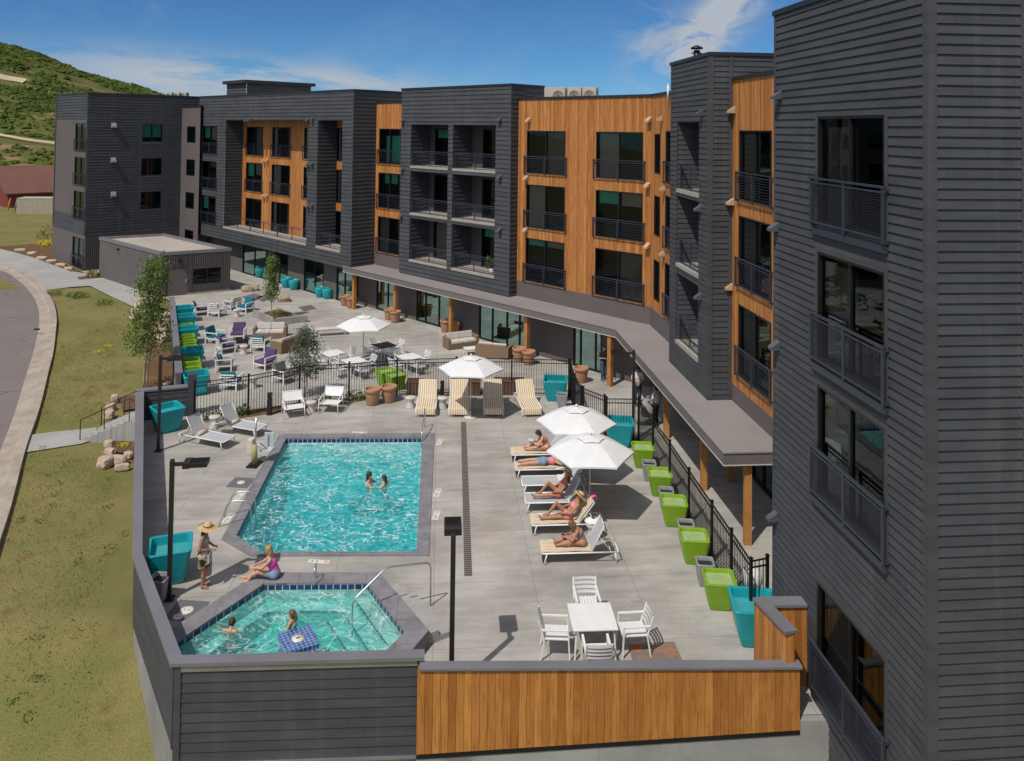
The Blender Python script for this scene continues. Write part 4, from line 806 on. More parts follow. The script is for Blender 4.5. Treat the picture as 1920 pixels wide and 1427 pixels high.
# ------------------------------------------------------------------ utility shed
SH = thing('utility_shed', 'flat-roofed grey ribbed-metal shed with a door and wide window', 'shed', (-25.35, 57.4, 0))
C0 = Vector((-25.35, 57.4, 0)); C1 = Vector((-21.2, 59.9, 0)); C2 = Vector((-33.75, 64.9, 0)); wsf = WF(C0, C1-C0); wsl = WF(C2, C0-C2); LF = (C1-C0).length; LL = (C2-C0).length; HS = 3.0
da, db = wsf.s(312, 530), wsf.s(352, 525); xa, xb = wsf.s(361, 518), wsf.s(414, 516); zx0, zx1 = wsf.z(388, 531), wsf.z(388, 502)
wall(SH, 'ribbed_wall', wsf, 0, LF, 0.12, HS, M_RIB, [(da, db, 0.0, 2.05), (xa, xb, zx0, zx1)], 'rib'); window(SH, wsf, xa, xb, zx0, zx1, trim=0.07, deep=0.5)
wall(SH, 'smooth_wall', wsl, 0, LL, -0.2, HS, M_STUC, (), 'flat'); wall(SH, 'ribbed_wall', WF(C1, Vector((C2-C0)).normalized()), 0, LL, -0.1, HS, M_RIB, (), 'rib'); wall(SH, 'ribbed_wall', WF(C1+(C2-C0), C0-C1), 0, LF, -0.1, HS, M_RIB, (), 'rib')
mb = MB(); wsf.box(mb, da, db, 0.02, 2.03, -0.08, -0.03); dr = mb.build('door', M_STUC, SH); mb = MB(); wsf.box(mb, db-0.16, db-0.08, 0.9, 1.15, -0.03, 0.03); mb.build('handle', plain('steel', (0.6, 0.6, 0.62, 1), 0.3, 0.05, 1, 0.9), dr)
mb = MB(); wsf.box(mb, db-0.04, LF+0.05, 0, 0.12, -0.2, 0.05); mb.build('kerb_base', M_CONC, SH)
mb = MB()
for wf_, LW in ((wsf, LF), (wsl, LL)): wf_.box(mb, 0.0 if wf_ is wsf else -0.05, LW+0.05, HS, HS+0.22, -0.25, 0.06+(0.003 if wf_ is wsf else 0))
wq1 = WF(C1, (C2-C0)); wq1.box(mb, 0.06, LL, HS, HS+0.217, -0.25, 0.06); wq2 = WF(C1+(C2-C0), C0-C1); wq2.box(mb, 0, LF, HS, HS+0.214, -0.25, 0.06); mb.build('parapet', M_CAP, SH)
mb = MB(); q = C2-C0; mb.face([C0+Vector((0, 0, HS+0.05)), C1+Vector((0, 0, HS+0.05)), C1+q+Vector((0, 0, HS+0.05)), C0+q+Vector((0, 0, HS+0.05))]); mb.build('roof', M_ROOF, SH)
wall_light(SH, wsf, 337, 487, M_FRAME, 0.2); wall_light(SH, wsl, 223, 467, M_FRAME, 0.15)
ROW[:] = [0.205, 0.019]
# ------------------------------------------------------------------ privacy walls of the pool
PW = thing('privacy_wall', 'dark horizontal-board wall with grey cap around the hot tub corner', 'wall', (-9.8, 20.8, 0))
ZW = 1.18
flat = lambda p: Vector((p.x, p.y, 0))
capo = [flat(W(u, v, ZW+0.07)) for u, v in ((254, 736), (247.5, 1042), (319, 1245), (796, 1233))]; capi = [flat(W(u, v, ZW+0.07)) for u, v in ((270, 733), (267, 1036), (341, 1228), (796, 1217))]
Q0, Q1, Q2, Q3 = capo[0]+Vector((0.07, 0, 0)), capo[1]+Vector((0.07, 0.02, 0)), capo[2]+Vector((0.07, 0.07, 0)), capo[3]+Vector((-0.02, 0.08, 0)); I0, I1, I2, I3 = capi[0]+Vector((-0.05, 0, 0)), capi[1]+Vector((-0.05, -0.02, 0)), capi[2]+Vector((-0.04, -0.05, 0)), capi[3]+Vector((-0.02, -0.05, 0))
for a, b, lo in ((Q0, Q1, -0.6), (Q1, Q2, -0.55), (Q2, Q3, -0.82)):
    wf_ = WF(a, b-a); L = (b-a).length; wall(PW, 'board_siding', wf_, 0.0, L, lo, ZW, M_SID, (), 'siding', row=0.205)
    if a is Q2:
        post(PW, wf_, 0.07, lo, ZW, 0.14); post(PW, wf_, L-0.07, lo, ZW, 0.14); mb = MB(); wf_.box(mb, 0.14, L-0.14, ZW-0.13, ZW, 0, 0.033); wf_.box(mb, 0.0, L, lo-0.05, lo-0.001, -0.05, 0.06); mb.build('bottom_flashing', plain('flashing_steel', (0.42, 0.40, 0.42, 1), 0.3, 0.1, 1, 0.7), PW)
    if a is Q1: post(PW, wf_, L-0.05, lo, ZW, 0.10)
for a, b in ((I1, I0), (I2, I1), (I3, I2)):
    wf_ = WF(a, b-a); wall(PW, 'board_siding', wf_, 0.0, (b-a).length, 0.0, ZW, M_SID, (), 'siding', row=0.205)
mb = MB(); mb.face([Q3, I3, I3+Vector((0, 0, ZW)), Q3+Vector((0, 0, ZW))]); mb.face([Q3-Vector((0, 0, 0.82)), Q3, I3, I3-Vector((0, 0, 0.82))][::-1]); mb.build('end_trim', M_TRIM, PW)
mb = MB()
for i in range(3):
    for z, fl in ((ZW, 1), (ZW+0.07, 0)):
        q = [offz([p], z)[0] for p in (capo[i], capo[i+1], capi[i+1], capi[i])]; mb.face(q[::-1] if fl else q)
    mb.face([offz([p], z)[0] for p, z in ((capo[i], ZW), (capo[i+1], ZW), (capo[i+1], ZW+0.07), (capo[i], ZW+0.07))]); mb.face([offz([p], z)[0] for p, z in ((capi[i+1], ZW), (capi[i], ZW), (capi[i], ZW+0.07), (capi[i+1], ZW+0.07))])
mb.face([offz([p], z)[0] for p, z in ((capo[3], ZW), (capi[3], ZW), (capi[3], ZW+0.07), (capo[3], ZW+0.07))]); mb.build('cap', M_CAP, PW)
fo = [Q0+Vector((-0.04, 0, 0)), Q1+Vector((-0.03, -0.02, 0)), Q2+Vector((0.02, 0.03, 0)), Vector((6.4, 17.02, 0)), Vector((6.4, 17.4, 0)), I2+Vector((0, 0.4, 0)), I1, I0]
mb = MB()
for a, b, lo in ((Q0, Q1, -0.6), (Q1, Q2, -0.55), (Q2, Q3, -0.87)):
    wf_ = WF(a, b-a); wf_.box(mb, 0, (b-a).length, -5, lo-0.05, -0.3, -0.02)
mb.build('foundation', M_CONC, PW)
WW = thing('cedar_wall', 'long low cedar board wall with grey cap along the near pool edge', 'wall', (2, 16.9, 0))
G0 = Vector((-1.85, 16.86, 0)); G1 = Vector((6.28, 17.05, 0)); wgf = WF(G0, G1-G0); LG = (G1-G0).length; ZG = 1.09
def slopewall(parent, wf, L, zl0, zl1, z1, mat):
    mb = clad(wf, 0, L, -1, z1, (), 'wood'); k = []
    for (x, y, z) in mb.v:
        s = (Vector((x, y, 0))-wf.p).dot(wf.t); k.append((x, y, z if z > 0 else zl0+(zl1-zl0)*s/L))
    mb.v = k; mb.uv = [(a, b) for a, b in mb.uv]; mb.build('board_cladding', mat, parent)
slopewall(WW, wgf, LG, -0.66, -0.20, ZG, M_CEDN); wall(WW, 'board_cladding', WF(G1+Vector((-0.02, 0.15, 0)), G0-G1), 0, LG, 0, ZG, M_CEDN, (), 'wood')
wall(WW, 'board_cladding', WF(G1, (0, 1)), 0, 0.15, -0.20, ZG, M_CEDN, (), 'wood')
mb = MB(); wgf.box(mb, 0.04, LG+0.04, ZG, ZG+0.06, -0.19, 0.05); mb.build('cap', M_CAP, WW, bevel=0.006)
mb = MB(); P = wgf.pt
mb.mesh([P(0, -0.67, -0.02), P(LG, -0.21, -0.02), P(LG, -5, -0.02), P(0, -5, -0.02), P(0, -0.67, -0.3), P(LG, -0.21, -0.3)], [(3, 2, 1, 0), (0, 1, 5, 4)]); wgf.box(mb, LG, LG+1.4, -5, -0.02, -3.0, -0.021); mb.build('foundation', M_CONC, WW)
mb = MB(); a = [P(0, -0.665, 0.0), P(LG, -0.205, 0.0), P(LG, -0.295, 0.0), P(0, -0.755, 0.0)]; mb.face(a[::-1]); mb.build('bottom_flashing', M_FRAME, WW)
LW_ = thing('cedar_screen', 'taller L-shaped cedar screen beside the turquoise planter and tower', 'wall', (5.8, 18.2, 0))
SA = Vector((5.70, 18.25, 0)); SB = Vector((6.0, 17.12, 0)); SC_ = Vector((6.78, 18.30, 0)); ZS = 1.78
w_ = WF(SA, SB-SA); L = (SB-SA).length; wall(LW_, 'board_cladding', w_, 0, L, 0, ZS, M_CEDN, (), 'wood'); wall(LW_, 'board_cladding', WF(SB+Vector((0.2, 0.02, 0)), SA-SB), 0, L-0.1, 0, ZS, M_CEDN, (), 'wood'); wall(LW_, 'board_cladding', WF(SB, (1, 0.1)), 0, 0.2, 0, ZS, M_CEDN, (), 'wood')
w2_ = WF(SA+Vector((0.18, -0.2, 0)), SC_-SA); wall(LW_, 'board_cladding', w2_, 0, 0.95, -0.02, ZS, M_CEDN, (), 'wood'); w3_ = WF(SC_+Vector((0, 0.05, 0)), SA-SC_); wall(LW_, 'board_cladding', w3_, 0, 1.1, -0.02, ZS, M_CEDN, (), 'wood')
mb = MB(); w_.box(mb, -0.05, L+0.05, ZS, ZS+0.06, -0.25, 0.05); WF(SA, SC_-SA).box(mb, 0.24, 1.1, ZS, ZS+0.058, -0.08, 0.26); mb.build('cap', M_CAP, LW_)
# low wall with a tall end post behind the turquoise pot, and the retaining wall of the terrace
LB = thing('low_wall', 'short dark board wall with a taller end post beside the pool fence', 'wall', (-15, 33.5, 0))
H0 = Vector((-15.6, 33.5, 0)); H1 = W(351, 780); wf_ = WF(H0, H1-H0); L = (H1-H0).length; wall(LB, 'board_siding', wf_, 0, L, 0, 1.2, M_SID, (), 'siding', row=0.205); wall(LB, 'board_siding', WF(H1+wf_.n*-0.3, H0-H1), 0, L, -0.6, 1.2, M_SID, (), 'siding', row=0.205)
mb = MB(); wf_.box(mb, -0.1, L, 1.2, 1.27, -0.34, 0.05); mb.build('cap', M_CAP, LB); mb = MB(); wf_.box(mb, L+0.002, L+0.34, 0, 1.75, -0.34, 0.06); mb.build('end_post', M_TRIM, LB)
RW = thing('retaining_wall', 'grey capped retaining wall between the terrace planters and the mulch bed', 'wall', (-18.8, 44, 0))
J0 = Vector((-22.6, 52.6, 0)); J1 = Vector((-15.35, 36.6, 0)); wf_ = WF(J0, J1-J0); L = (J1-J0).length; mb = MB(); wf_.box(mb, 0, L, -1.2, 1.0, -0.22, 0.0); mb.build('wall_body', M_STUC, RW); mb = MB(); 
for k in range(4): wf_.box(mb, L*k/4+0.006, L*(k+1)/4-0.006, 1.0, 1.07, -0.28, 0.05)
mb.build('cap', M_CAP, RW); mb = MB()
for k in range(1, 4): wf_.box(mb, L*k/4-0.12, L*k/4+0.12, -1.2, 0.998, 0.002, 0.05)
mb.build('pilaster', M_TRIM, RW)
# ------------------------------------------------------------------ object materials
M_WHITE = plain('white_paint', (0.74, 0.74, 0.73, 1), 0.45, 0.05); M_SLING = plain('grey_sling', (0.42, 0.43, 0.44, 1), 0.8, 0.06, 4, fine=150, bump=0.1); M_CLOTH = plain('umbrella_cloth', (0.70, 0.70, 0.70, 1), 0.85, 0.05, 2, fine=120)
M_TURQ = plain('turquoise_glaze', (0.012, 0.32, 0.36, 1), 0.35, 0.10, 1.5); M_LIME = plain('lime_glaze', (0.20, 0.355, 0.020, 1), 0.35, 0.10, 1.5); M_GPOT = plain('grey_pot', (0.27, 0.27, 0.28, 1), 0.6, 0.1); M_TAN = plain('tan_terracotta', (0.40, 0.215, 0.125, 1), 0.75, 0.1)
M_SOIL = plain('potting_soil', (0.10, 0.07, 0.045, 1), 0.95, 0.3, 6); M_LSOIL = plain('lime_shelf', (0.30, 0.40, 0.16, 1), 0.8, 0.15, 3); M_TSOIL = plain('turquoise_shelf', (0.04, 0.30, 0.33, 1), 0.7, 0.15, 3); M_POTDARK = plain('dark_pot_floor', (0.02, 0.022, 0.03, 1), 0.8, 0.1)
M_PURP = plain('purple_cushion', (0.085, 0.052, 0.125, 1), 0.9, 0.1, fine=90); M_TEAL = plain('teal_cushion', (0.006, 0.135, 0.18, 1), 0.9, 0.1, fine=90); M_GREYC = plain('grey_cushion', (0.16, 0.15, 0.15, 1), 0.9, 0.1); M_LINEN = plain('linen_cushion', (0.52, 0.48, 0.45, 1), 0.9, 0.08)
M_BRONZE = plain('bronze_metal', (0.030, 0.024, 0.021, 1), 0.45, 0.15, 1, 0.2); M_CHROME = plain('stainless', (0.68, 0.66, 0.64, 1), 0.36, 0.05, 1, 1.0); M_STONE = plain('cast_stone', (0.56, 0.52, 0.48, 1), 0.85, 0.08, 3, fine=25)
t = NT('wicker'); v = t.co(); w = t.node('ShaderNodeTexWave', bands_direction='Z'); t.l.new(v, w.inputs['Vector']); w.inputs['Scale'].default_value = 9; w.inputs['Distortion'].default_value = 2.0; w.inputs['Detail'].default_value = 3; n = t.noise(v, 6, 4, 0.6); t.set(t.mix(w.outputs['Fac'], (0.14, 0.088, 0.05, 1), (0.29, 0.20, 0.125, 1)), 0.7, 0, 0.3); t.bump(w.outputs['Fac'], 0.5, 0.01); M_WICK = t.m
def stripes(name, ca, cb, per, axis=1):
    t = NT(name); sx = t.node('ShaderNodeSeparateXYZ'); t.l.new(t.co(), sx.inputs[0]); fr = t.math('FRACT', t.math('DIVIDE', sx.outputs[axis], per)); g = t.noise(t.co(), 60, 3, 0.6)
    k = t.ramp(t.math('ABSOLUTE', t.math('SUBTRACT', fr, 0.5)), 0.2, 0.3); t.set(t.mix(t.ramp(g, 0.3, 0.7, 0, 0.15), t.mix(k, ca, cb), (0.4, 0.35, 0.25, 1)), 0.95, 0, 0.1); t.bump(g, 0.3, 0.004); return t.m
M_TOWEL = stripes('striped_towel', (0.52, 0.35, 0.17, 1), (0.72, 0.66, 0.56, 1), 0.082); M_TOWELX = stripes('striped_towel_roll', (0.66, 0.42, 0.16, 1), (0.76, 0.70, 0.60, 1), 0.07, 0)
t = NT('pattern_cushion'); vv_ = t.vor(t.co(), 9, 'F1'); t.set(t.mix(t.ramp(vv_, 0.35, 0.42), (0.05, 0.05, 0.055, 1), (0.55, 0.53, 0.48, 1)), 0.9, 0, 0.1); M_PATT = t.m
PA = math.atan2(0.0905, 0.9959)                       # the pool's turn from the view axis
# ------------------------------------------------------------------ planters
def rsq(h, r, z, n=5):                                # rounded square ring
    out = []
    for cx, cy, a0 in ((h-r, h-r, 0), (-h+r, h-r, PI/2), (-h+r, -h+r, PI), (h-r, -h+r, 1.5*PI)):
        for k in range(n+1): a = a0+PI/2*k/n; out.append((cx+r*math.cos(a), cy+r*math.sin(a), z))
    return out
def sq_planter(name, mat, shelf, top, base, h, label, group, rim=0.055, fill=0.10):
    o = thing(name, label, 'planter', (0, 0, 0), group); mb = MB(); T_, B_ = top/2, base/2
    prof = [(B_-0.03, 0.0), (B_, 0.03)]+[(B_+(T_-B_)*(q**0.8), h*q) for q in (0.25, 0.5, 0.75, 0.9)]+[(T_, h-0.02), (T_-0.012, h), (T_-rim, h), (T_-rim-0.01, h-0.02), (T_-rim-0.03, h-fill-0.06)]
    mb.rings([rsq(p, min(0.10, p*0.25), z) for p, z in prof], smooth=False); mb.face(rsq(B_-0.03, 0.06, 0)[::-1]); mb.build('pot', mat, o)
    mb = MB(); mb.face(rsq(T_-rim-0.012, 0.06, h-fill)); mb.build('soil', shelf, o); return o
LIME = sq_planter('lime_planter', M_LIME, M_LSOIL, 0.84, 0.56, 0.74, 'x', 'lime planters along the pool fence')
for u, v, lab in ((1205, 873, 'lime square planter furthest from the camera on the right fence, nearest the turquoise one'), (1237, 925, 'second lime square planter along the right fence, beside the umbrella shadow tip'), (1263, 981, 'middle lime square planter of the five along the right fence'), (1301, 1050, 'lime square planter fourth along the right fence, beside the last lounger'), (1348, 1134, 'big nearest lime square planter on the right, next to the turquoise planter')):
    spawn(LIME, W(u, v), -PA, lab, 'lime planters along the pool fence')
for u, v, r, lab in ((723, 722, 0.6, 'lime planter behind the pool fence, rear left of the pair'), (741, 730, 0.6, 'lime planter behind the pool fence, front right of the pair')): spawn(LIME, W(u, v), r, lab, 'lime planters behind the fence')
_nl = ['lime planter between two turquoise pots near the far end of the retaining wall', 'lime planter just nearer than the third turquoise pot by the retaining wall', 'middle of three lime planters between the third and fourth turquoise pots', 'lime planter touching the fourth turquoise pot on its far side', 'lime planter touching the fourth turquoise pot on its near side', 'middle of the three nearest lime planters by the retaining wall', 'lime planter against the nearest turquoise pot by the retaining wall']
LIMED = sq_planter('lime_planter', M_LIME, M_POTDARK, 0.84, 0.56, 0.74, 'x', None, 0.055, 0.6)  # near-black floor paints in the shade inside these deep pots
for d, lab in zip((46.7, 44.3, 43.2, 42.15, 39.9, 39.1, 38.3), _nl):
    x = -20.62+(50.0-d)*0.458; spawn(LIMED, (x, d, 0), R(26), lab, 'lime planters along the retaining wall')
TURQ = sq_planter('turquoise_planter', M_TURQ, M_TSOIL, 1.14, 0.74, 0.95, 'x', None, 0.07, 0.24)
for u, v, r, lab in ((1041, 748, -PA, 'turquoise square planter at the right end of the striped loungers'), (1161, 833, -PA, 'turquoise square planter behind the two white umbrellas'), (1414, 1198, -PA, 'turquoise square planter beside the L-shaped cedar screen'), (313, 806, R(42), 'turquoise square planter in the corner by the low dark wall'), (318, 1085, R(20), 'turquoise square planter by the lamp post behind the standing woman')):
    spawn(TURQ, W(u, v), r, lab, 'large turquoise planters round the pool')
TURQD = sq_planter('turquoise_planter', M_TURQ, M_TSOIL, 1.14, 0.74, 0.95, 'x', None, 0.07, 0.75)
for d, lab in zip((50.4, 48.2, 45.3, 40.95, 37.0), ('farthest turquoise planter along the retaining wall', 'second farthest turquoise planter along the retaining wall', 'third turquoise planter along the retaining wall, between lime planters', 'fourth turquoise planter along the retaining wall, next to last', 'nearest turquoise planter by the retaining wall, behind the black fence')):
    spawn(TURQD, (-20.55+(50.0-d)*0.458, d, 0), R(26), lab, 'turquoise planters along the retaining wall')
GP = sq_planter('grey_planter', M_GPOT, M_POTDARK, 0.50, 0.36, 0.62, 'x', None, 0.035, 0.1)
for u, v, lab in ((1217, 899, 'small grey planter behind the second lime planter on the right'), (1249, 953, 'small grey planter behind the middle lime planter on the right'), (1286, 1018, 'small grey planter behind the fourth lime planter on the right'), (1322, 1094, 'small grey planter behind the nearest lime planter on the right'), (1054, 764, 'small grey planter in front of the turquoise planter by the gate'), (298, 1126, 'small dark-lined planter in the wall corner beside the lamp base')):
    spawn(GP, W(u, v), -PA, lab, 'small grey planters')
def round_pot(name, mat, prof, soilr, soilz, label, group, soil=M_SOIL):
    o = thing(name, label, 'planter', (0, 0, 0), group); mb = MB(); mb.lathe(prof, 28); mb.build('pot', mat, o); mb = MB(); mb.face([(soilr*math.cos(2*PI*k/20), soilr*math.sin(2*PI*k/20), soilz) for k in range(20)]); mb.build('soil', soil, o); return o
TANP = round_pot('tan_pot', M_TAN, [(0.001, 0), (0.25, 0), (0.27, 0.03), (0.325, 0.5), (0.335, 0.56), (0.37, 0.57), (0.375, 0.70), (0.365, 0.72), (0.325, 0.72), (0.315, 0.70), (0.30, 0.55)], 0.31, 0.60, 'x', None, M_TAN)
for u, v, lab in ((698.5, 758, 'large tan round pot left of the pair by the pool fence'), (729, 753, 'large tan round pot right of the pair by the pool fence'), (647, 573, 'tan round pot left of the pair near the farthest cedar post'), (658, 577, 'tan round pot right of the pair near the farthest cedar post'), (730, 599, 'tan round pot behind its twin at the second cedar post'), (741, 604, 'tan round pot in front of its twin at the second cedar post'), (836, 622, 'tan round pot behind the wicker sofa, left of the pair'), (852, 626, 'tan round pot behind the wicker sofa, right of the pair'), (973, 677, 'tan round pot left of the pair beside the right wicker sofa'), (991, 683, 'tan round pot right of the pair beside the right wicker sofa'), (1090, 716, 'lone tan round pot near the glass door and pool gate')):
    spawn(TANP, W(u, v), random.uniform(0, 6), lab, 'tan round pots')
TQR = round_pot('turquoise_round_pot', M_TURQ, [(0.001, 0), (0.24, 0), (0.27, 0.03), (0.38, 0.40), (0.41, 0.62), (0.40, 0.72), (0.37, 0.76), (0.34, 0.75), (0.33, 0.6)], 0.34, 0.66, 'x', None)
for u, v, lab in ((487, 520, 'farthest turquoise round pot by the dark glass wall'), (536, 539, 'turquoise round pot left of the middle pair by the building'), (551, 543, 'turquoise round pot right of the middle pair by the building'), (600, 557, 'turquoise round pot left of the near pair by the building'), (614, 560, 'turquoise round pot right of the near pair by the building')): spawn(TQR, W(u, v), 0, lab, 'turquoise round pots along the building')
M_BROWN = plain('brown_ribbed', (0.13, 0.07, 0.048, 1), 0.7, 0.15)
def boxplanter(u0, u1, v, h, label):
    a = W(u0, v); b = W(u1, v); L = (b-a).length; o = thing('brown_planter_box', label, 'planter', (a+b)/2, 'brown planter boxes behind the loungers'); wf = WF((-L/2, 0), (1, 0)); mb = MB(); mb_ = clad(wf, 0, L, 0, h, (), 'rib'); loc = o.location.copy(); o.location = (0, 0, 0)
    mb_.f.reverse(); mb_.build('ribbed_front', M_BROWN, o); mb.box(-L/2, L/2, 0.045, 0.55, 0.0, h); mb.box(-L/2-0.02, L/2+0.02, -0.04, 0.59, h, h+0.04); mb.build('box', M_BROWN, o); mb = MB(); mb.box(-L/2+0.05, L/2-0.05, 0.05, 0.5, h+0.03, h+0.045); mb.build('soil', M_SOIL, o); o.location = loc
boxplanter(762, 817, 743, 0.62, 'brown ribbed planter box behind the left striped lounger'); boxplanter(845, 900, 742, 0.62, 'brown ribbed planter box behind the middle striped loungers'); boxplanter(927, 982, 741, 0.62, 'brown ribbed planter box behind the right striped lounger')
# ------------------------------------------------------------------ loungers: foot at x = 0, head at x = 2.2, near side y = -0.36
def lounger(label, back, towel=None, sling=M_SLING, roll=False, L=2.2, hw=0.36):
    o = thing('sun_lounger', label, 'sun lounger', (0, 0, 0)); mb = MB(); z = 0.32; hx = 1.42
    for s in (-1, 1): mb.tube([(0.0, s*hw, z), (L, s*hw, z)], 0.022, 8)
    for x in (0.0, hx, L): mb.tube([(x, -hw, z), (x, hw, z)], 0.02, 8)
    mb.build('frame', M_WHITE, o)
    for x, dx in ((0.12, -0.08), (L-0.1, 0.06)):
        for s in (-1, 1):
            mb = MB(); mb.tube([(x, s*hw, z), (x+dx, s*hw, 0.0)], 0.02, 8); mb.build('leg', M_WHITE, o)
    mb = MB(); n = 10; A = [[(hx*i/n, y, z+0.012-0.02*math.sin(PI*i/n)*(1-(y/hw)**2)) for i in range(n+1)] for y in (-hw+0.02, -hw/2, 0, hw/2, hw-0.02)]
    mb.rings(A, close=False, smooth=True); mb.build('seat_sling', sling, o)
    bl = 0.80; c, s_ = math.cos(back), math.sin(back); P = lambda q, y, off=0: (hx+q*c-off*s_, y, z+0.012+q*s_+off*c)
    mb = MB(); mb.rings([[P(bl*i/6, y, -0.015*math.sin(PI*i/6)*(1-(y/hw)**2)) for i in range(7)] for y in (-hw+0.02, -hw/2, 0, hw/2, hw-0.02)], close=False, smooth=True); bk = mb.build('back_sling', sling, o)
    mb = MB(); mb.tube([P(0, -hw+0.02), P(bl, -hw+0.02), P(bl, hw-0.02), P(0, hw-0.02)], 0.017, 8)
    if back > 0.3: mb.tube([P(bl*0.6, -hw+0.06), (L-0.22, -hw+0.06, z)], 0.012, 6); mb.tube([P(bl*0.6, hw-0.06), (L-0.22, hw-0.06, z)], 0.012, 6); mb.tube([(L-0.22, -hw, z), (L-0.22, hw, z)], 0.012, 6)
    mb.build('back_frame', M_WHITE, o)
    if towel:
        w = hw-0.03; pr = [(-0.03, 0.10), (-0.035, z), (0.0, z+0.03)]+[(hx*i/10, z+0.035+0.008*math.sin(i*2.1)) for i in range(1, 11)] + [(hx+bl*0.97*q*c-0.03*s_, z+0.04+bl*0.97*q*s_+0.03*c) for q in (0.2, 0.4, 0.6, 0.8, 1.0)]
        if towel == 'seat': pr = pr[:13]
        mb = MB(); mb.rings([[(x, y+0.012*math.sin(5*x+y*9), zz+0.006*math.sin(9*y+4*x)) for x, zz in pr] for y in (-w, -w*0.6, -w*0.2, w*0.2, w*0.6, w)], close=False, smooth=True); tw = mb.build('towel_cover', M_TOWEL, o)
    if roll:
        mb = MB(); mb.tube([(hx-0.09, -0.24, z+0.085), (hx-0.09, 0.24, z+0.085)], 0.065, 12); mb.build('rolled_towel', M_TOWELX, o)
    return o
def lounge_at(o, near_foot, rz):                       # put the near foot corner (x=0, y=-0.36) at a point
    c, s = math.cos(rz), math.sin(rz); o.location = (near_foot[0]-(-0.36)*(-s), near_foot[1]-(-0.36)*c, 0); o.rotation_euler = (0, 0, rz); o['group'] = 'sun loungers'
GL = R(4.0)
LG_ = []
for i, (u, v, bk, tw, lab) in enumerate(((961, 853, R(50), 'seat', 'white sun lounger farthest in the right row, under the hunched reader'), (968, 881, R(8), 'seat', 'white sun lounger in the right row with a person in denim shorts lying on it'), (980, 910, R(35), None, 'empty grey-sling lounger in the right row, tip under the umbrella'), (986, 943, R(62), None, 'grey-sling lounger in the right row with its sitter shaded by the umbrella'), (999, 985, R(52), 'full', 'towel-covered lounger in the right row with the woman in pink bikini'), (1018, 1038, R(64), 'seat', 'nearest lounger of the right row with raised grey back and towel'))):
    p = W(u, v, 0.33); o = lounger(lab, bk, tw); lounge_at(o, p, GL); LG_.append(o)
for u, v, lab in ((418, 829.6, 'grey lounger with rolled towel nearest the pool lift on the left'), (480, 807.7, 'grey lounger with rolled towel in front of the black fence on the left')):
    o = lounger(lab, R(58), None, M_SLING, True); p = W(u, v, 0.33); rz = math.atan2(0.8, -2.05)
    c, s = math.cos(rz), math.sin(rz); o.location = (p.x-0.36*(-s)*1, p.y-0.36*c, 0); o.rotation_euler = (0, 0, rz); o['group'] = 'sun loungers'
for u, tr, lab in ((798, 0.0, 'leftmost striped-towel lounger facing the pool'), (860, 0.0, 'striped-towel lounger half in the umbrella shadow, second from left'), (926, 0.0, 'striped-towel lounger wholly shaded by the umbrella, third from left'), (998, 0.12, 'rightmost striped-towel lounger, slightly turned, facing the pool')):
    o = lounger(lab, R(48), 'full'); p = W(u, 782); o.location = (p.x, p.y, 0); o.rotation_euler = (0, 0, PI/2+PA*0.6+tr); o.scale = (0.98, 1.18, 1.1); o['group'] = 'striped loungers facing the pool'
# ------------------------------------------------------------------ umbrellas
def umbrella(label, R0=1.42, rz=0.0, h=2.12, apex=2.62, base=True):
    o = thing('umbrella', label, 'umbrella', (0, 0, 0), 'white umbrellas'); mb = MB(); N = 6
    def ring(k, z, sag): 
        out = []
        for i in range(N):
            a = 2*PI*i/N+rz; b = 2*PI*(i+1)/N+rz
            for q in range(4):
                t_ = q/4; x = (math.cos(a)*(1-t_)+math.cos(b)*t_)*R0*k; y = (math.sin(a)*(1-t_)+math.sin(b)*t_)*R0*k; out.append((x, y, z+sag*4*t_*(1-t_)))
        return out
    prof = [(0.20, apex-0.06), (0.45, apex-0.155), (0.70, apex-0.29), (0.88, h+0.085), (1.0, h)]
    mb.rings([ring(k, z, 0.02*k) for k, z in prof]); mb.rings([ring(1.0, h, 0.02), ring(1.0, h-0.05, 0.02)]); mb.build('canopy', M_CLOTH, o)
    mb = MB(); mb.rings([ring(0.03, apex+0.015, 0), ring(0.16, apex-0.02, 0), ring(0.32, apex-0.075, 0.02)]); mb.build('vent_cap', M_CLOTH, o)
    for i in range(N):
        a = 2*PI*i/N+rz; mb = MB(); mb.tube([(0.05*math.cos(a), 0.05*math.sin(a), apex-0.05), (R0*0.70*math.cos(a), R0*0.70*math.sin(a), apex-0.31), (R0*math.cos(a), R0*math.sin(a), h-0.015)], 0.012, 6); mb.tube([(0.03*math.cos(a), 0.03*math.sin(a), h-0.25), (R0*0.5*math.cos(a), R0*0.5*math.sin(a), apex-0.22)], 0.009, 5); mb.build('rib', M_WHITE, o)
    mb = MB(); mb.tube([(0, 0, 0.05), (0, 0, apex+0.05)], 0.024, 10); mb.build('pole', plain('pole_aluminium', (0.55, 0.54, 0.52, 1), 0.35, 0.05, 1, 0.6), o); mb = MB(); mb.ball((0, 0, apex+0.08), 0.045); mb.build('finial', M_WHITE, o)
    if base: mb = MB(); mb.lathe([(0.001, 0), (0.28, 0), (0.28, 0.045), (0.06, 0.065), (0.045, 0.3), (0.001, 0.3)], 24); mb.build('base', M_STONE, o)
    return o
for (x, y), rz, lab in (((2.66, 25.68), 0.0, 'white umbrella in front of the other over the right lounger row'), ((2.42, 28.25), -0.12, 'white umbrella behind the other, next to the turquoise planter'), ((-1.64, 34.35), -0.06, 'white umbrella over the striped loungers by the fence'), ((-7.64, 41.5), 0.22, 'white umbrella on the upper terrace among the small tables')):
    o = umbrella(lab, rz=rz); o.location = (x, y, 0)
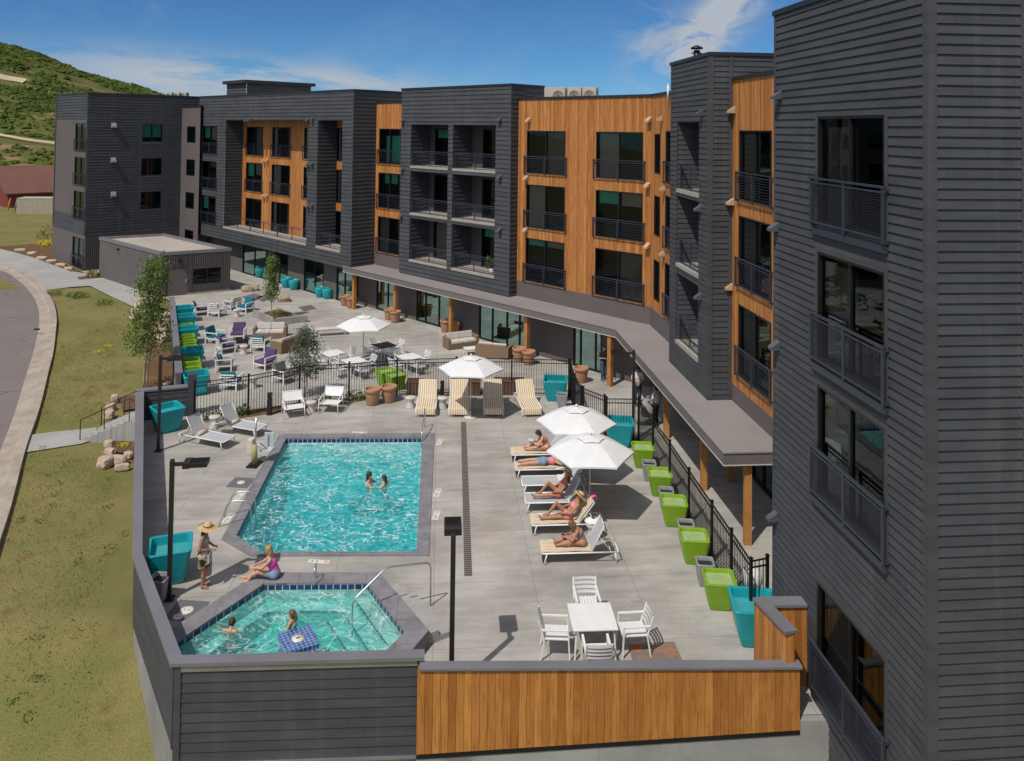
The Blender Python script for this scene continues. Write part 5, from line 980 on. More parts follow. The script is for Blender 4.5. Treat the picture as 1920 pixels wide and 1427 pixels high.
# ------------------------------------------------------------------ lounge seating
def armchair(label, seat, back, pillow=None, towel=False):
    o = thing('lounge_chair', label, 'armchair', (0, 0, 0), 'cushioned lounge chairs'); w, d = 0.40, 0.40
    for s in (-1, 1):
        mb = MB(); mb.box(s*w-0.03, s*w+0.03, -d, -d+0.06, 0, 0.60); mb.build('leg', M_WHITE, o); mb = MB(); mb.box(s*w-0.03, s*w+0.03, d-0.06, d, 0, 0.60); mb.build('leg', M_WHITE, o)
        mb = MB(); mb.box(s*w-0.035, s*w+0.035, -d, d, 0.60, 0.64); mb.box(s*w-0.02, s*w+0.02, -d+0.06, d-0.06, 0.28, 0.33); mb.build('arm', M_WHITE, o)
    mb = MB(); mb.box(-w+0.03, w-0.03, -d+0.01, -d+0.05, 0.24, 0.31); mb.build('front_rail', M_WHITE, o); mb = MB(); mb.box(-w+0.03, w-0.03, d-0.05, d-0.01, 0.24, 0.31); mb.build('back_rail', M_WHITE, o); mb = MB()
    for k in range(4): mb.box(-w+0.05, w-0.05, d-0.06-0.02*k+0.02, d-0.03-0.02*k+0.02, 0.40+0.12*k, 0.47+0.12*k) if False else mb.bar((-w+0.05, d-0.03+0.04*k, 0.40+0.12*k), (w-0.05, d-0.03+0.04*k, 0.40+0.12*k), 0.03, 0.06)
    mb.build('back_slats', M_WHITE, o)
    mb = MB(); mb.box(-w+0.045, w-0.045, -d+0.0, d-0.14, 0.31, 0.45); mb.build('seat_cushion', seat, o, bevel=0.035)
    M = Matrix.Translation((0, d-0.12, 0.42)) @ Matrix.Rotation(R(-17), 4, 'X'); mb = MB(); mb.box(-w+0.05, w-0.05, -0.075, 0.075, 0.0, 0.50, M); mb.build('back_cushion', back, o, bevel=0.04)
    if pillow: M = Matrix.Translation((0.05, d-0.28, 0.46)) @ Matrix.Rotation(R(-22), 4, 'X'); mb = MB(); mb.box(-0.24, 0.24, -0.06, 0.06, 0, 0.34, M); mb.build('pillow', pillow, o, bevel=0.05)
    if towel: mb = MB(); mb.box(-w+0.08, w-0.1, -d+0.1, d-0.2, 0.452, 0.53); mb.build('folded_towel', M_TOWELX, o, bevel=0.03)
    return o
for u, v, rz, se, ba, pi, tw, lab in (
    (376, 590, 120, M_PURP, M_PURP, None, 0, 'purple-cushioned chair farthest left by the first turquoise planter'), (407, 592, 165, M_PATT, M_PATT, None, 0, 'chair with black and white patterned cushions at the far left group'), (436, 580, 235, M_GREYC, M_PATT, M_PATT, 0, 'chair with patterned pillows at the back of the far left group'), (460, 584, -25, M_TEAL, M_TEAL, None, 0, 'teal-cushioned chair at the right of the far left group'),
    (404, 642, 75, M_TEAL, M_TEAL, None, 0, 'teal-cushioned chair beside the purple one, facing the fire table'), (446, 636, 8, M_PURP, M_PURP, None, 0, 'purple chair turned so its tall back cushion faces the camera'), (423, 660, 130, M_PURP, M_PURP, None, 0, 'purple-seated white chair in the middle of the terrace group'), (489, 656, 170, M_TEAL, M_TEAL, None, 1, 'teal chair with a folded striped towel on its seat'),
    (497, 690, -30, M_PURP, M_PURP, None, 0, 'bright purple chair nearest the small leafy tree'), (420, 694, 105, M_GREYC, M_PATT, M_TEAL, 0, 'white chair with patterned and green pillows behind the fence'), (434, 728, 175, M_TEAL, M_TEAL, None, 0, 'teal-cushioned chair seen through the pool fence'), (533, 716, 60, M_GREYC, M_GREYC, None, 0, 'grey-cushioned chair behind the fence under the small tree')):
    o = armchair(lab, se, ba, pi, tw); o.location = W(u, v); o.rotation_euler = (0, 0, R(rz))
def stool(u, v, lab, grp='stone side tables', s=1.0):
    global STOOL
    if 'STOOL' not in globals():
        STOOL = thing('stone_side_table', lab, 'side table', (0, 0, 0)); mb = MB(); mb.lathe([(0.001, 0), (0.21, 0), (0.21, 0.03), (0.14, 0.24), (0.15, 0.30), (0.23, 0.42), (0.235, 0.46), (0.225, 0.475), (0.001, 0.478)], 20); mb.build('pedestal', M_STONE, STOOL)
    return spawn(STOOL, W(u, v), 0, lab, grp, s)
for u, v, lab in ((444, 594, 'stone side table beside the far teal chair'), (457, 664, 'stone side table between the purple and towel chairs'), (490, 634, 'stone side table in front of the wicker sofa'), (474, 727, 'stone side table behind the fence by the teal chair'), (583, 773, 'stone side table between the two white pool armchairs'), (770, 764, 'white stone side table left of the first striped lounger'), (830, 765, 'white stone side table between the first two striped loungers'), (1112, 1010, 'white side table under the folded towel by the nearest lounger'), (402, 802, 'stone side table between the two grey loungers at left')): stool(u, v, lab)
def sofa(label, L=1.9, w=0.85):
    o = thing('wicker_sofa', label, 'sofa', (0, 0, 0), 'wicker sofas'); mb = MB(); h = L/2; mb.box(-h, h, -w/2, w/2, 0.02, 0.30); mb.box(-h, -h+0.14, -w/2, w/2, 0.30, 0.62); mb.box(h-0.14, h, -w/2, w/2, 0.30, 0.62); mb.box(-h+0.14, h-0.14, w/2-0.14, w/2, 0.30, 0.72); mb.build('wicker_body', M_WICK, o)
    for k in (-1, 1):
        x0 = -h+0.15 if k < 0 else 0.005; x1 = -0.005 if k < 0 else h-0.15; mb = MB(); mb.box(x0, x1, -w/2+0.01, w/2-0.16, 0.30, 0.45); mb.build('seat_cushion', M_LINEN, o, bevel=0.035); M = Matrix.Translation((0, w/2-0.16, 0.44)) @ Matrix.Rotation(R(-12), 4, 'X'); mb = MB(); mb.box(x0, x1, -0.13, -0.0, 0, 0.36, M); mb.build('back_cushion', M_LINEN, o, bevel=0.04)
    return o
for u, v, rz, lab, pil in ((507, 632, 8, 'wicker sofa with cream pillows beside the tree bed', M_TOWELX), (540, 655, -118, 'wicker sofa with red and blue pillows, its woven end to the camera', None), (864, 650, 28, 'left wicker sofa of the pair before the glass doors', None), (926, 668, 163, 'right wicker sofa of the pair, woven back to the camera', None)):
    o = sofa(lab); o.location = W(u, v); o.rotation_euler = (0, 0, R(rz))
    if pil:
        for k in range(3): mb = MB(); M = Matrix.Translation((-0.45+0.4*k, 0.02, 0.46)) @ Matrix.Rotation(R(-30), 4, 'X'); mb.box(-0.2, 0.2, -0.06, 0.06, 0, 0.3, M); mb.build('pillow', plain('cream_pillow', (0.68, 0.62, 0.48, 1), 0.9, 0.12), o, bevel=0.05)
    elif 'red' in lab:
        for k, m in ((0, plain('red_pillow', (0.45, 0.05, 0.07, 1), 0.9, 0.2)), (1, plain('blue_pillow', (0.35, 0.5, 0.62, 1), 0.9, 0.1))): mb = MB(); M = Matrix.Translation((-0.7+1.35*k, 0.02, 0.46)) @ Matrix.Rotation(R(-40), 4, 'X'); mb.box(-0.2, 0.2, -0.06, 0.06, 0, 0.3, M); mb.build('pillow', m, o, bevel=0.05)
def table(label, L, w, h, top, legs=M_WHITE, name='small_table', cat='table', grp=None, slat=0):
    o = thing(name, label, cat, (0, 0, 0), grp); mb = MB()
    if slat:
        for k in range(slat): y0 = -w/2+w*k/slat; mb.box(-L/2, L/2, y0+0.006, y0+w/slat-0.006, h-0.03, h)
    else: mb.box(-L/2, L/2, -w/2, w/2, h-0.03, h)
    mb.build('tabletop', top, o, bevel=0.006)
    for sx in (-1, 1):
        for sy in (-1, 1): mb = MB(); mb.bar((sx*(L/2-0.09), sy*(w/2-0.09), h-0.032), (sx*(L/2-0.05), sy*(w/2-0.05), 0), 0.035); mb.build('leg', legs, o)
    mb = MB(); mb.box(-L/2+0.08, L/2-0.08, -w/2+0.07, -w/2+0.1, h-0.08, h-0.032); mb.box(-L/2+0.08, L/2-0.08, w/2-0.1, w/2-0.07, h-0.08, h-0.032); mb.build('apron', legs, o); return o
o = table('white low coffee table between the two right wicker sofas', 1.0, 0.6, 0.36, M_WHITE, name='coffee_table'); o.location = W(887, 664); o.rotation_euler = (0, 0, R(20))
o = table('dark low fire table among the terrace lounge chairs', 0.8, 0.8, 0.4, M_FRAME, M_FRAME, name='fire_table'); o.location = W(452, 652); o.rotation_euler = (0, 0, R(15))
o = table('pale slatted bench standing alone on the terrace', 1.75, 0.55, 0.42, M_STONE, M_STONE, 'slatted_bench', 'bench', slat=6); o.location = W(621, 628); o.rotation_euler = (0, 0, R(17))
M_DTOP = plain('grey_tabletop', (0.10, 0.095, 0.10, 1), 0.6, 0.1)
def dchair(label, grp):
    o = thing('slatted_chair', label, 'chair', (0, 0, 0), grp); w, d = 0.27, 0.26
    for s in (-1, 1):
        mb = MB(); mb.bar((s*w, -d, 0.64), (s*(w+0.02), -d-0.04, 0), 0.032); mb.build('leg', M_WHITE, o); mb = MB(); mb.bar((s*w, d, 0.44), (s*(w+0.01), d+0.08, 0), 0.032); mb.build('leg', M_WHITE, o)
        mb = MB(); mb.box(s*w-0.025, s*w+0.025, -d-0.01, d+0.06, 0.64, 0.665); mb.build('arm', M_WHITE, o)
    mb = MB()
    for k in range(7): x0 = -w+0.01+(2*w-0.02)*k/7; mb.box(x0+0.006, x0+(2*w-0.02)/7-0.006, -d, d, 0.435, 0.455)
    mb.box(-w, w, -d-0.02, -d, 0.40, 0.455); mb.box(-w, w, d, d+0.02, 0.40, 0.455); mb.build('seat', M_WHITE, o)
    mb = MB(); 
    for s in (-1, 1): mb.bar((s*w, d, 0.44), (s*w, d+0.13, 0.86), 0.03)
    for k in range(4):
        z = 0.52+0.09*k; y = d+0.13*(z-0.44)/0.42
        mb.rings([[(-w+2*w*i/6, y+0.03*(1-((i-3)/3)**2), z+dz) for i in range(7)] for dz in (0, 0.062)], close=False); mb.rings([[(-w+2*w*i/6, y+0.018+0.03*(1-((i-3)/3)**2), z+dz) for i in range(7)][::-1] for dz in (0, 0.062)], close=False)
    mb.build('backrest', M_WHITE, o); return o
DCH = dchair('x', None); NT_ = table('x', 1.08, 1.06, 0.73, M_WHITE, name='dining_table')
place(NT_, (2.09, 19.36, 0), PA*0.7, 'square white dining table in the near right corner of the pool deck')
for (x, y), rz, lab in (((1.20, 19.12), 88, 'white slatted chair left of the near dining table'), ((3.06, 19.28), -84, 'white slatted chair right of the near dining table, back to the planters'), ((2.10, 18.42), 183, 'white slatted chair with its back to the near cedar wall'), ((2.05, 20.28), 4, 'white slatted chair on the pool side of the near dining table')): spawn(DCH, (x, y, 0), R(rz), lab, 'chairs round the near dining table', 1.08)
for (u, v), top, lab in (((625, 688), M_WHITE, 'white square table leftmost of the four on the terrace'), ((664, 703), M_WHITE, 'white square table nearest the pool fence on the terrace'), ((720, 672), M_DTOP, 'grey-topped table shaded by the terrace umbrella'), ((768, 695), M_WHITE, 'white square table rightmost of the four on the terrace')):
    o = table(lab, 1.0, 1.0, 0.73, top, grp='terrace tables'); p = W(u, v); o.location = p; o.rotation_euler = (0, 0, R(40))
    for k, side in enumerate(('upper right', 'upper left', 'lower left', 'lower right')):
        a = R(40)+PI/2*k; q = p+Vector((math.cos(a), math.sin(a), 0))*0.78; spawn(DCH, (q.x, q.y, 0), a-PI/2, 'white chair on the %s side of the %s' % (side, {0: 'leftmost terrace table', 1: 'terrace table nearest the fence', 2: 'grey-topped terrace table', 3: 'rightmost terrace table'}[[625, 664, 720, 768].index(u)]), 'chairs round the terrace tables', 0.98)
def parmchair(label):
    o = thing('pool_armchair', label, 'armchair', (0, 0, 0), 'white pool armchairs'); w, d = 0.36, 0.34
    for s in (-1, 1):
        for y in (-d, d): mb = MB(); mb.tube([(s*w, y, 0.50 if y < 0 else 0.55), (s*(w+0.02), y*1.08, 0)], 0.017, 8); mb.build('leg', M_WHITE, o)
        mb = MB(); mb.tube([(s*w, -d, 0.50), (s*w, d, 0.55)], 0.022, 8); mb.build('arm', M_WHITE, o)
    mb = MB(); mb.rings([[(-w+0.02+(2*w-0.04)*i/5, y, z) for i in range(6)] for y, z in ((-d, 0.36), (-0.1, 0.335), (d-0.02, 0.31))], close=False, smooth=True); mb.build('seat_sling', M_WHITE, o)
    mb = MB(); mb.rings([[(-w+0.02+(2*w-0.04)*i/5, y, z) for i in range(6)] for y, z in ((d+0.02, 0.45), (d+0.10, 0.6), (d+0.17, 0.74))], close=False, smooth=True); mb.build('back_sling', M_WHITE, o)
    mb = MB(); mb.tube([(-w, d-0.04, 0.31), (-w, d+0.18, 0.76), (w, d+0.18, 0.76), (w, d-0.04, 0.31), (w, -d, 0.36), (-w, -d, 0.36), (-w, d-0.04, 0.31)], 0.018, 8); mb.build('frame', M_WHITE, o); return o
for u, v, rz, lab in ((550, 779, 22, 'white low armchair left of the stone table by the fence'), (620, 770, -3, 'white low armchair right of the stone table by the fence')): o = parmchair(lab); o.location = W(u, v); o.rotation_euler = (0, 0, R(rz)); o.scale = (1.15,)*3
# ------------------------------------------------------------------ lamps, fence, rails, pool fittings
def lamp(label, x, y, rz, h=3.62):
    o = thing('area_lamp', label, 'lamp post', (0, 0, 0), 'bronze lamp posts'); mb = MB(); mb.box(-0.055, 0.055, -0.055, 0.055, 0.05, h); mb.box(-0.05, 0.05, -0.05, 0.05, h, h+0.03); mb.build('post', M_BRONZE, o, bevel=0.008); mb = MB(); mb.box(-0.13, 0.13, -0.13, 0.13, 0, 0.05); mb.build('base_plate', M_BRONZE, o, bevel=0.01)
    mb = MB(); mb.box(0.055, 0.30, -0.04, 0.04, h-0.14, h-0.06); mb.build('arm', M_BRONZE, o)
    mb = MB(); mb.box(0.30, 0.48, -0.20, 0.20, h-0.16, h-0.02); mb.box(0.48, 0.92, -0.20, -0.16, h-0.14, h-0.03); mb.box(0.48, 0.92, 0.16, 0.20, h-0.14, h-0.03); mb.box(0.48, 0.92, -0.16, 0.16, h-0.14, h-0.10); mb.box(0.89, 0.92, -0.16, 0.16, h-0.10, h-0.03)
    hd = mb.build('lamp_head', M_BRONZE, o); mb = MB()
    for k in range(6): mb.box(0.50, 0.87, -0.14+0.052*k, -0.125+0.052*k, h-0.10, h-0.04)
    mb.build('cooling_fins', M_BRONZE, hd); mb = MB(); mb.box(0.5, 0.88, -0.14, 0.14, h-0.15, h-0.142); mb.build('lens', plain('lamp_lens', (0.6, 0.6, 0.58, 1), 0.3), hd); o.location = (x, y, 0); o.rotation_euler = (0, 0, rz)
lamp('bronze lamp post beside the turquoise planter and standing woman', *W(317, 1124).xy, R(8)); lamp('bronze lamp post at the far corner of the dark wall, by the low wall', *W(297, 846).xy, R(6)); lamp('bronze lamp post in the near middle behind the cedar wall', *W(846, 1297).xy, PI/2+PA, 3.42); lamp('bronze lamp post under the canopy edge by the right fence', *W(1187, 828).xy, PI-0.05)
FH = 1.70
def fence(label, pts, name='metal_fence'):
    o = thing(name, label, 'fence', pts[0], 'black metal fences')
    for i, (a, b) in enumerate(zip(pts, pts[1:])):
        L = (b-a).length; t_ = (b-a)/L; wf = WF(a, t_); mb = MB(); wf.box(mb, 0.03, L-0.03, FH-0.03, FH, -0.018, 0.018); wf.box(mb, 0.03, L-0.03, FH-0.19, FH-0.16, -0.018, 0.018); wf.box(mb, 0.03, L-0.03, 0.10, 0.13, -0.018, 0.018)
        n = max(2, int(L/0.115))
        for k in range(1, n): s = L*k/n; wf.box(mb, s-0.009, s+0.009, 0.04, FH-0.004, -0.008, 0.008)
        mb.build('baluster_panel', M_RAILB, o)
    for p in pts: mb = MB(); wf = WF(p, t_); wf.box(mb, -0.034, 0.034, 0, FH+0.06, -0.034, 0.034); wf.box(mb, -0.042, 0.042, FH+0.06, FH+0.085, -0.042, 0.042); mb.build('post', M_RAILB, o)
    return o
fence('long black picket fence between the pool deck and the upper terrace', [W(364, 794), W(465, 779), W(561, 759), W(654, 752), W(744, 744), W(855, 740), W(959, 740), W(1066, 744)])
fence('short black fence run from the corner to the open pool gate', [W(1066, 744)+Vector((0.07, -0.06, 0)), Vector((2.9, 34.9, 0)), Vector((3.05, 33.3, 0))])
fence('black fence along the right side behind the lime planters', [Vector((3.95, 31.95, 0)), Vector((5.24, 31.95, 0)), Vector((5.43, 29.75, 0)), Vector((5.62, 27.6, 0)), Vector((5.78, 25.35, 0)), Vector((5.95, 23.15, 0)), Vector((6.07, 21.55, 0)), Vector((6.16, 20.1, 0)), Vector((6.62, 20.25, 0))])
fence('black pool gate leaf standing open by the grey planter', [Vector((3.12, 33.2, 0)), Vector((3.9, 32.2, 0))], 'pool_gate')
def bollard(u, v, h, lab):
    o = thing('bollard_light', lab, 'bollard', W(u, v), 'dark bollards'); o.location = (0, 0, 0); mb = MB(); mb.box(-0.09, 0.09, -0.09, 0.09, 0, h*0.72); mb.build('shaft', M_BRONZE, o, bevel=0.008); mb = MB(); mb.box(-0.075, 0.075, -0.075, 0.075, h*0.72, h*0.86); mb.build('lens', M_DARK, o); mb = MB(); mb.box(-0.09, 0.09, -0.09, 0.09, h*0.86, h); mb.build('cap', M_BRONZE, o, bevel=0.008); o.location = W(u, v)
bollard(505, 778, 0.95, 'dark bollard light at the foot of the black fence'); bollard(829, 745, 0.75, 'dark bollard light between the first two striped loungers')
def text_mesh(s, size):
    cu = bpy.data.curves.new('txt', 'FONT'); cu.body = s; cu.size = size; cu.align_x = 'CENTER'; cu.align_y = 'CENTER'; ob = bpy.data.objects.new('txt', cu); COL.objects.link(ob)
    me = bpy.data.meshes.new_from_object(ob.evaluated_get(bpy.context.evaluated_depsgraph_get())); v = [tuple(q.co) for q in me.vertices]; f = [tuple(p.vertices) for p in me.polygons]; bpy.data.objects.remove(ob); bpy.data.meshes.remove(me); return v, f
M_MARK = plain('marker_tile', (0.66, 0.63, 0.58, 1), 0.6, 0.06); M_INK = plain('marker_ink', (0.02, 0.02, 0.02, 1), 0.6)
def marker(p, rz, s, lab, nodive=True, L=0.62, h=0.17):
    o = thing('depth_marker', lab, 'depth marker', (0, 0, 0), 'pool depth markers'); mb = MB(); mb.box(-L/2, L/2, -h/2, h/2, 0.0, 0.004); mb.build('tile', M_MARK, o); v, f = text_mesh(s, h*0.85); mb = MB(); mb.mesh([(x-(0.13 if nodive else 0), y, 0.0055) for x, y, z in v], f); mb.build('figures', M_INK, o)
    if nodive:
        mb = MB(); cx = L/2-0.10; mb.tube([(cx+0.055*math.cos(2*PI*k/16), 0.055*math.sin(2*PI*k/16), 0.006) for k in range(17)], 0.006, 4, False); mb.bar((cx-0.038, 0.038, 0.007), (cx+0.038, -0.038, 0.007), 0.01, 0.002); mb.build('no_diving_sign', plain('marker_red', (0.45, 0.12, 0.10, 1), 0.6), o)
    o.location = (p.x, p.y, 0.002+p.z); o.rotation_euler = (0, 0, rz)
marker(W(598, 1053), -PA, '4  6', 'depth tile reading 4 6 on the deck between pool and hot tub'); marker(W(674, 811), -PA, '3  0', 'depth tile on the deck at the far end of the pool')
for u, v, s, lab in ((824, 829, '3 0', 'depth tile on the right pool edge, the farthest'), (820, 924, '4 0', 'depth tile on the right pool edge, the middle one'), (818, 966, '4 6', 'depth tile on the right pool edge, the nearest'), (508, 832, '3 0', 'depth tile on the left pool edge, the farthest by the pool lift'), (450, 929, '4 0', 'depth tile on the left pool edge near the round lid'), (428, 972, '4 6', 'depth tile on the left pool edge by the ladder rails')): marker(W(u, v), PI/2-PA, s, lab, True, 0.6, 0.2)
def lid(u, v, r, plate, lab, z=0.0, top=M_MARK):
    o = thing('skimmer_lid', lab, 'lid', (0, 0, 0), 'round skimmer lids'); 
    if plate: mb = MB(); mb.box(-plate, plate, -plate, plate, 0, 0.006); mb.build('plate', plain('plate_grey', (0.13, 0.13, 0.145, 1), 0.7, 0.12), o)
    mb = MB(); mb.lathe([(r, 0.0), (r, 0.012), (r-0.01, 0.016), (0.001, 0.016)], 28); mb.build('lid', top, o); mb = MB()
    for s in (-1, 1): mb.lathe([(0.02, 0.017), (0.001, 0.0175)], 8, (s*r*0.35, 0, 0))
    mb.build('finger_hole', M_INK, o); q = W(u, v, z); o.location = (q.x, q.y, z+0.004); o.rotation_euler = (0, 0, -PA)
lid(452, 905, 0.13, 0.38, 'round pale lid on a dark plate beside the pool, left side'); lid(350, 1145, 0.17, 0.42, 'larger round pale lid beside the hot tub, near the wall'); lid(334, 1157, 0.13, 0, 'smaller round pale lid in the wall shade beside the hot tub')
# tiled pedestal standing in the tub
o = thing('tiled_pedestal', 'blue tiled square pedestal with a white round cover in the hot tub', 'pedestal', (0, 0, 0)); pc_ = W(559, 1197, TW+0.12); mb = MB(); mb.box(-0.40, 0.40, -0.40, 0.40, -0.9, 0.0); mb.build('tiled_block', M_TILE2, o); mb = MB(); mb.lathe([(0.15, 0), (0.15, 0.012), (0.001, 0.014)], 24); mb.build('cover', M_MARK, o); mb = MB(); mb.box(-0.045, 0.045, -0.02, 0.02, 0.014, 0.018); mb.build('cover_slot', M_INK, o); o.location = pc_; o.rotation_euler = (0, 0, R(27))
def rails(name, lab, paths, cat, r=0.02):
    o = thing(name, lab, cat, paths[0][0])
    for p in paths: mb = MB(); mb.tube(p, r, 10); mb.build('rail', M_CHROME, o)
    return o
def bend(pts, k=5, r=0.18):
    pts = [Vector(p) for p in pts]; out = [pts[0]]
    for a, b, c in zip(pts, pts[1:], pts[2:]):
        d1 = min(r, (a-b).length*0.45); d2 = min(r, (c-b).length*0.45); p = b+(a-b).normalized()*d1; q = b+(c-b).normalized()*d2
        for i in range(k+1): s = i/k; out.append(p*(1-s)**2+b*2*s*(1-s)+q*s*s)
    return out+[pts[-1]]
g0 = W(660, 1197, TW-0.4); g1 = W(807, 1136); rails('tub_handrail', 'stainless handrail arching over the hot tub rim and steps', [bend([g0, (g0.x, g0.y, 0.75), (g0.x+0.75, g0.y+0.55, 1.28), (g1.x, g1.y, 1.12), g1])], 'handrail', 0.022)
e1 = W(432, 978); dv = Vector((0.996, 0.09, 0)); lad = []
for k in (0, 1): b = e1+POOLDIR*(0.30-0.62*k)-dv*0.28; lad.append(bend([b, b+Vector((0, 0, 0.80))+dv*0.30, b+Vector((0, 0, 0.78))+dv*0.95, b+dv*1.02+Vector((0, 0, -0.5))], 6, 0.22))
o = rails('pool_ladder', 'stainless ladder grab rails at the left pool edge', lad, 'ladder')
for k in range(2): mb = MB(); mb.tube([lad[0][-1]+Vector((0, 0, 0.1+0.25*k)), lad[1][-1]+Vector((0, 0, 0.1+0.25*k))], 0.02, 8); mb.build('rung', M_CHROME, o)
b = W(797, 812); rails('pool_handrail', 'bronze-toned handrail at the far right corner of the pool', [bend([b+POOLDIR*0.6-dv*0.02+Vector((0, 0, 0)), b+POOLDIR*0.6+Vector((-0.02, 0, 0.85)), b-POOLDIR*0.9+Vector((-0.12, 0, 0.35)), b-POOLDIR*0.95+Vector((-0.12, 0, -0.45))])], 'handrail')
b = W(592, 1083, TZ); rails('grab_rail', 'short steel grab rail on the far rim of the hot tub', [bend([b, b+Vector((0.02, -0.02, 0.42)), b+Vector((0.03, -0.3, 0.40)), b+Vector((0.03, -0.34, 0.0))], 5, 0.12)], 'handrail', 0.015)
# pool lift
o = thing('pool_lift', 'white and tan pool lift with tall mast at the left pool edge', 'pool lift', (0, 0, 0)); M_TANP = plain('lift_cover', (0.36, 0.32, 0.16, 1), 0.8, 0.15); mb = MB(); mb.box(-0.2, 0.2, -0.3, 0.3, 0, 0.05); mb.build('base', M_FRAME, o, bevel=0.01); mb = MB(); mb.tube([(0, 0, 0.05), (0, 0, 0.75)], [0.11, 0.09], 12); mb.build('column', M_TANP, o); mb = MB(); mb.tube([(0, 0.02, 0.7), (0.02, 0.03, 1.72)], 0.035, 10); mb.build('mast', M_CHROME, o)
mb = MB(); mb.rings([[(x, y, 0.42) for x, y in ((0.12, 0.15), (0.55, 0.15), (0.55, 0.55), (0.12, 0.55))], [(x, y, 0.48) for x, y in ((0.12, 0.15), (0.55, 0.15), (0.55, 0.55), (0.12, 0.55))]]); mb.face([(0.12, 0.15, 0.48), (0.55, 0.15, 0.48), (0.55, 0.55, 0.48), (0.12, 0.55, 0.48)]); mb.build('seat', plain('lift_seat', (0.45, 0.5, 0.5, 1), 0.6), o, bevel=0.015); mb = MB(); mb.box(0.14, 0.53, 0.53, 0.58, 0.48, 1.0); mb.build('backrest', plain('lift_seat', None), o, bevel=0.02); mb = MB(); mb.tube([(0, 0.02, 0.65), (0.2, 0.1, 0.75), (0.33, 0.35, 0.46)], 0.03, 8); mb.build('arm', M_CHROME, o); mb = MB(); mb.box(-0.32, -0.1, 0.02, 0.3, 0.35, 0.9); mb.build('battery_box', M_STONE, o, bevel=0.03); o.location = W(477, 872); o.rotation_euler = (0, 0, -PA)
# plates let into the deck, folded towel
o = thing('rusty_plate', 'rust-stained square steel plate on the deck by the near dining table', 'plate', (0, 0, 0)); t = NT('rusty_steel'); n = t.noise(t.co(), 2.0, 6, 0.65, 0.8); g = t.noise(t.co(), 14, 4, 0.6); t.set(t.mix(t.ramp(n, 0.46, 0.62), t.mix(g, (0.13, 0.10, 0.085, 1), (0.24, 0.20, 0.17, 1)), (0.42, 0.16, 0.05, 1)), 0.8); mb = MB(); q = [W(1178, 1209), W(1264, 1204), W(1279, 1237), W(1186, 1240)]; mb.prism([(p.x, p.y) for p in q][::-1], 0.003, 0.014); mb.build('steel_sheet', t.m, o)
o = thing('deck_grate', 'dark square grate set in the terrace near the small tree', 'grate', (0, 0, 0)); mb = MB(); q = [W(559, 576), W(583, 572), W(594, 579), W(570, 584)]; mb.prism([(p.x, p.y) for p in q][::-1], 0.002, 0.012); mb.build('grate_sheet', plain('grate_dark', (0.12, 0.105, 0.095, 1), 0.8), o)
for (us, lab) in ((((455, 558), (478, 552), (494, 558), (470, 566)), 'dark flat paving slab left of the pair beside the young tree'), (((480, 560), (495, 555), (508, 559), (492, 566)), 'dark flat paving slab right of the pair beside the young tree')):
    o = thing('paving_slab', lab, 'slab', (0, 0, 0), 'dark slabs on the terrace'); mb = MB(); mb.prism([(W(*p).x, W(*p).y) for p in us][::-1], 0.002, 0.08); mb.build('slab', plain('slab_grey', (0.15, 0.125, 0.125, 1), 0.8), o)
o = thing('folded_towel', 'white folded towel on the side table behind the nearest lounger', 'towel', (0, 0, 0)); mb = MB(); rr = random.Random(4)
mb.rings([[(0.24*math.cos(2*PI*k/14)*(1+0.15*rr.random())*s, 0.2*math.sin(2*PI*k/14)*(1+0.15*rr.random())*s, z+0.03*rr.random()) for k in range(14)] for s, z in ((0.95, 0.48), (1.05, 0.53), (0.8, 0.58), (0.3, 0.62))], smooth=True); mb.build('cloth', plain('white_towel', (0.75, 0.75, 0.74, 1), 0.95, 0.05), o); p = W(1112, 1010); o.location = (p.x, p.y, 0)
# ------------------------------------------------------------------ trees and plants
def leafmat(name, ca, cb):
    t = NT(name); n = t.noise(t.co(), 1.6, 4, 0.6); oi = t.node('ShaderNodeTexWhiteNoise'); fl = t.node('ShaderNodeVectorMath', operation='SNAP'); t.l.new(t.co(), fl.inputs[0]); fl.inputs[1].default_value = (0.13, 0.13, 0.13); t.l.new(fl.outputs[0], oi.inputs['Vector'])
    c = t.mix(t.ramp(n, 0.35, 0.65), ca, cb); c = t.mix(t.math('MULTIPLY', oi.outputs['Value'], 0.5), c, scl(cb, 1.5)); t.set(c, 0.6, 0, 0.3)
    tl = t.node('ShaderNodeBsdfTranslucent'); t.l.new(c, tl.inputs[0]); ms = t.node('ShaderNodeMixShader'); ms.inputs[0].default_value = 0.3; t.l.new(t.b.outputs[0], ms.inputs[1]); t.l.new(tl.outputs[0], ms.inputs[2]); t.l.new(ms.outputs[0], t.o.inputs['Surface']); return t.m
M_LEAF = leafmat('aspen_leaves', (0.085, 0.140, 0.028, 1), (0.175, 0.225, 0.058, 1)); M_LEAF2 = leafmat('silver_leaves', (0.06, 0.085, 0.04, 1), (0.16, 0.18, 0.12, 1)); M_YEL = leafmat('yellow_bloom', (0.45, 0.40, 0.02, 1), (0.6, 0.5, 0.03, 1)); M_WEED = leafmat('weed_leaves', (0.10, 0.15, 0.035, 1), (0.17, 0.21, 0.06, 1)); M_DRY = leafmat('dry_grass', (0.19, 0.17, 0.055, 1), (0.28, 0.24, 0.09, 1))
M_BARK = plain('aspen_bark', (0.34, 0.27, 0.20, 1), 0.9, 0.25, 8, fine=30)
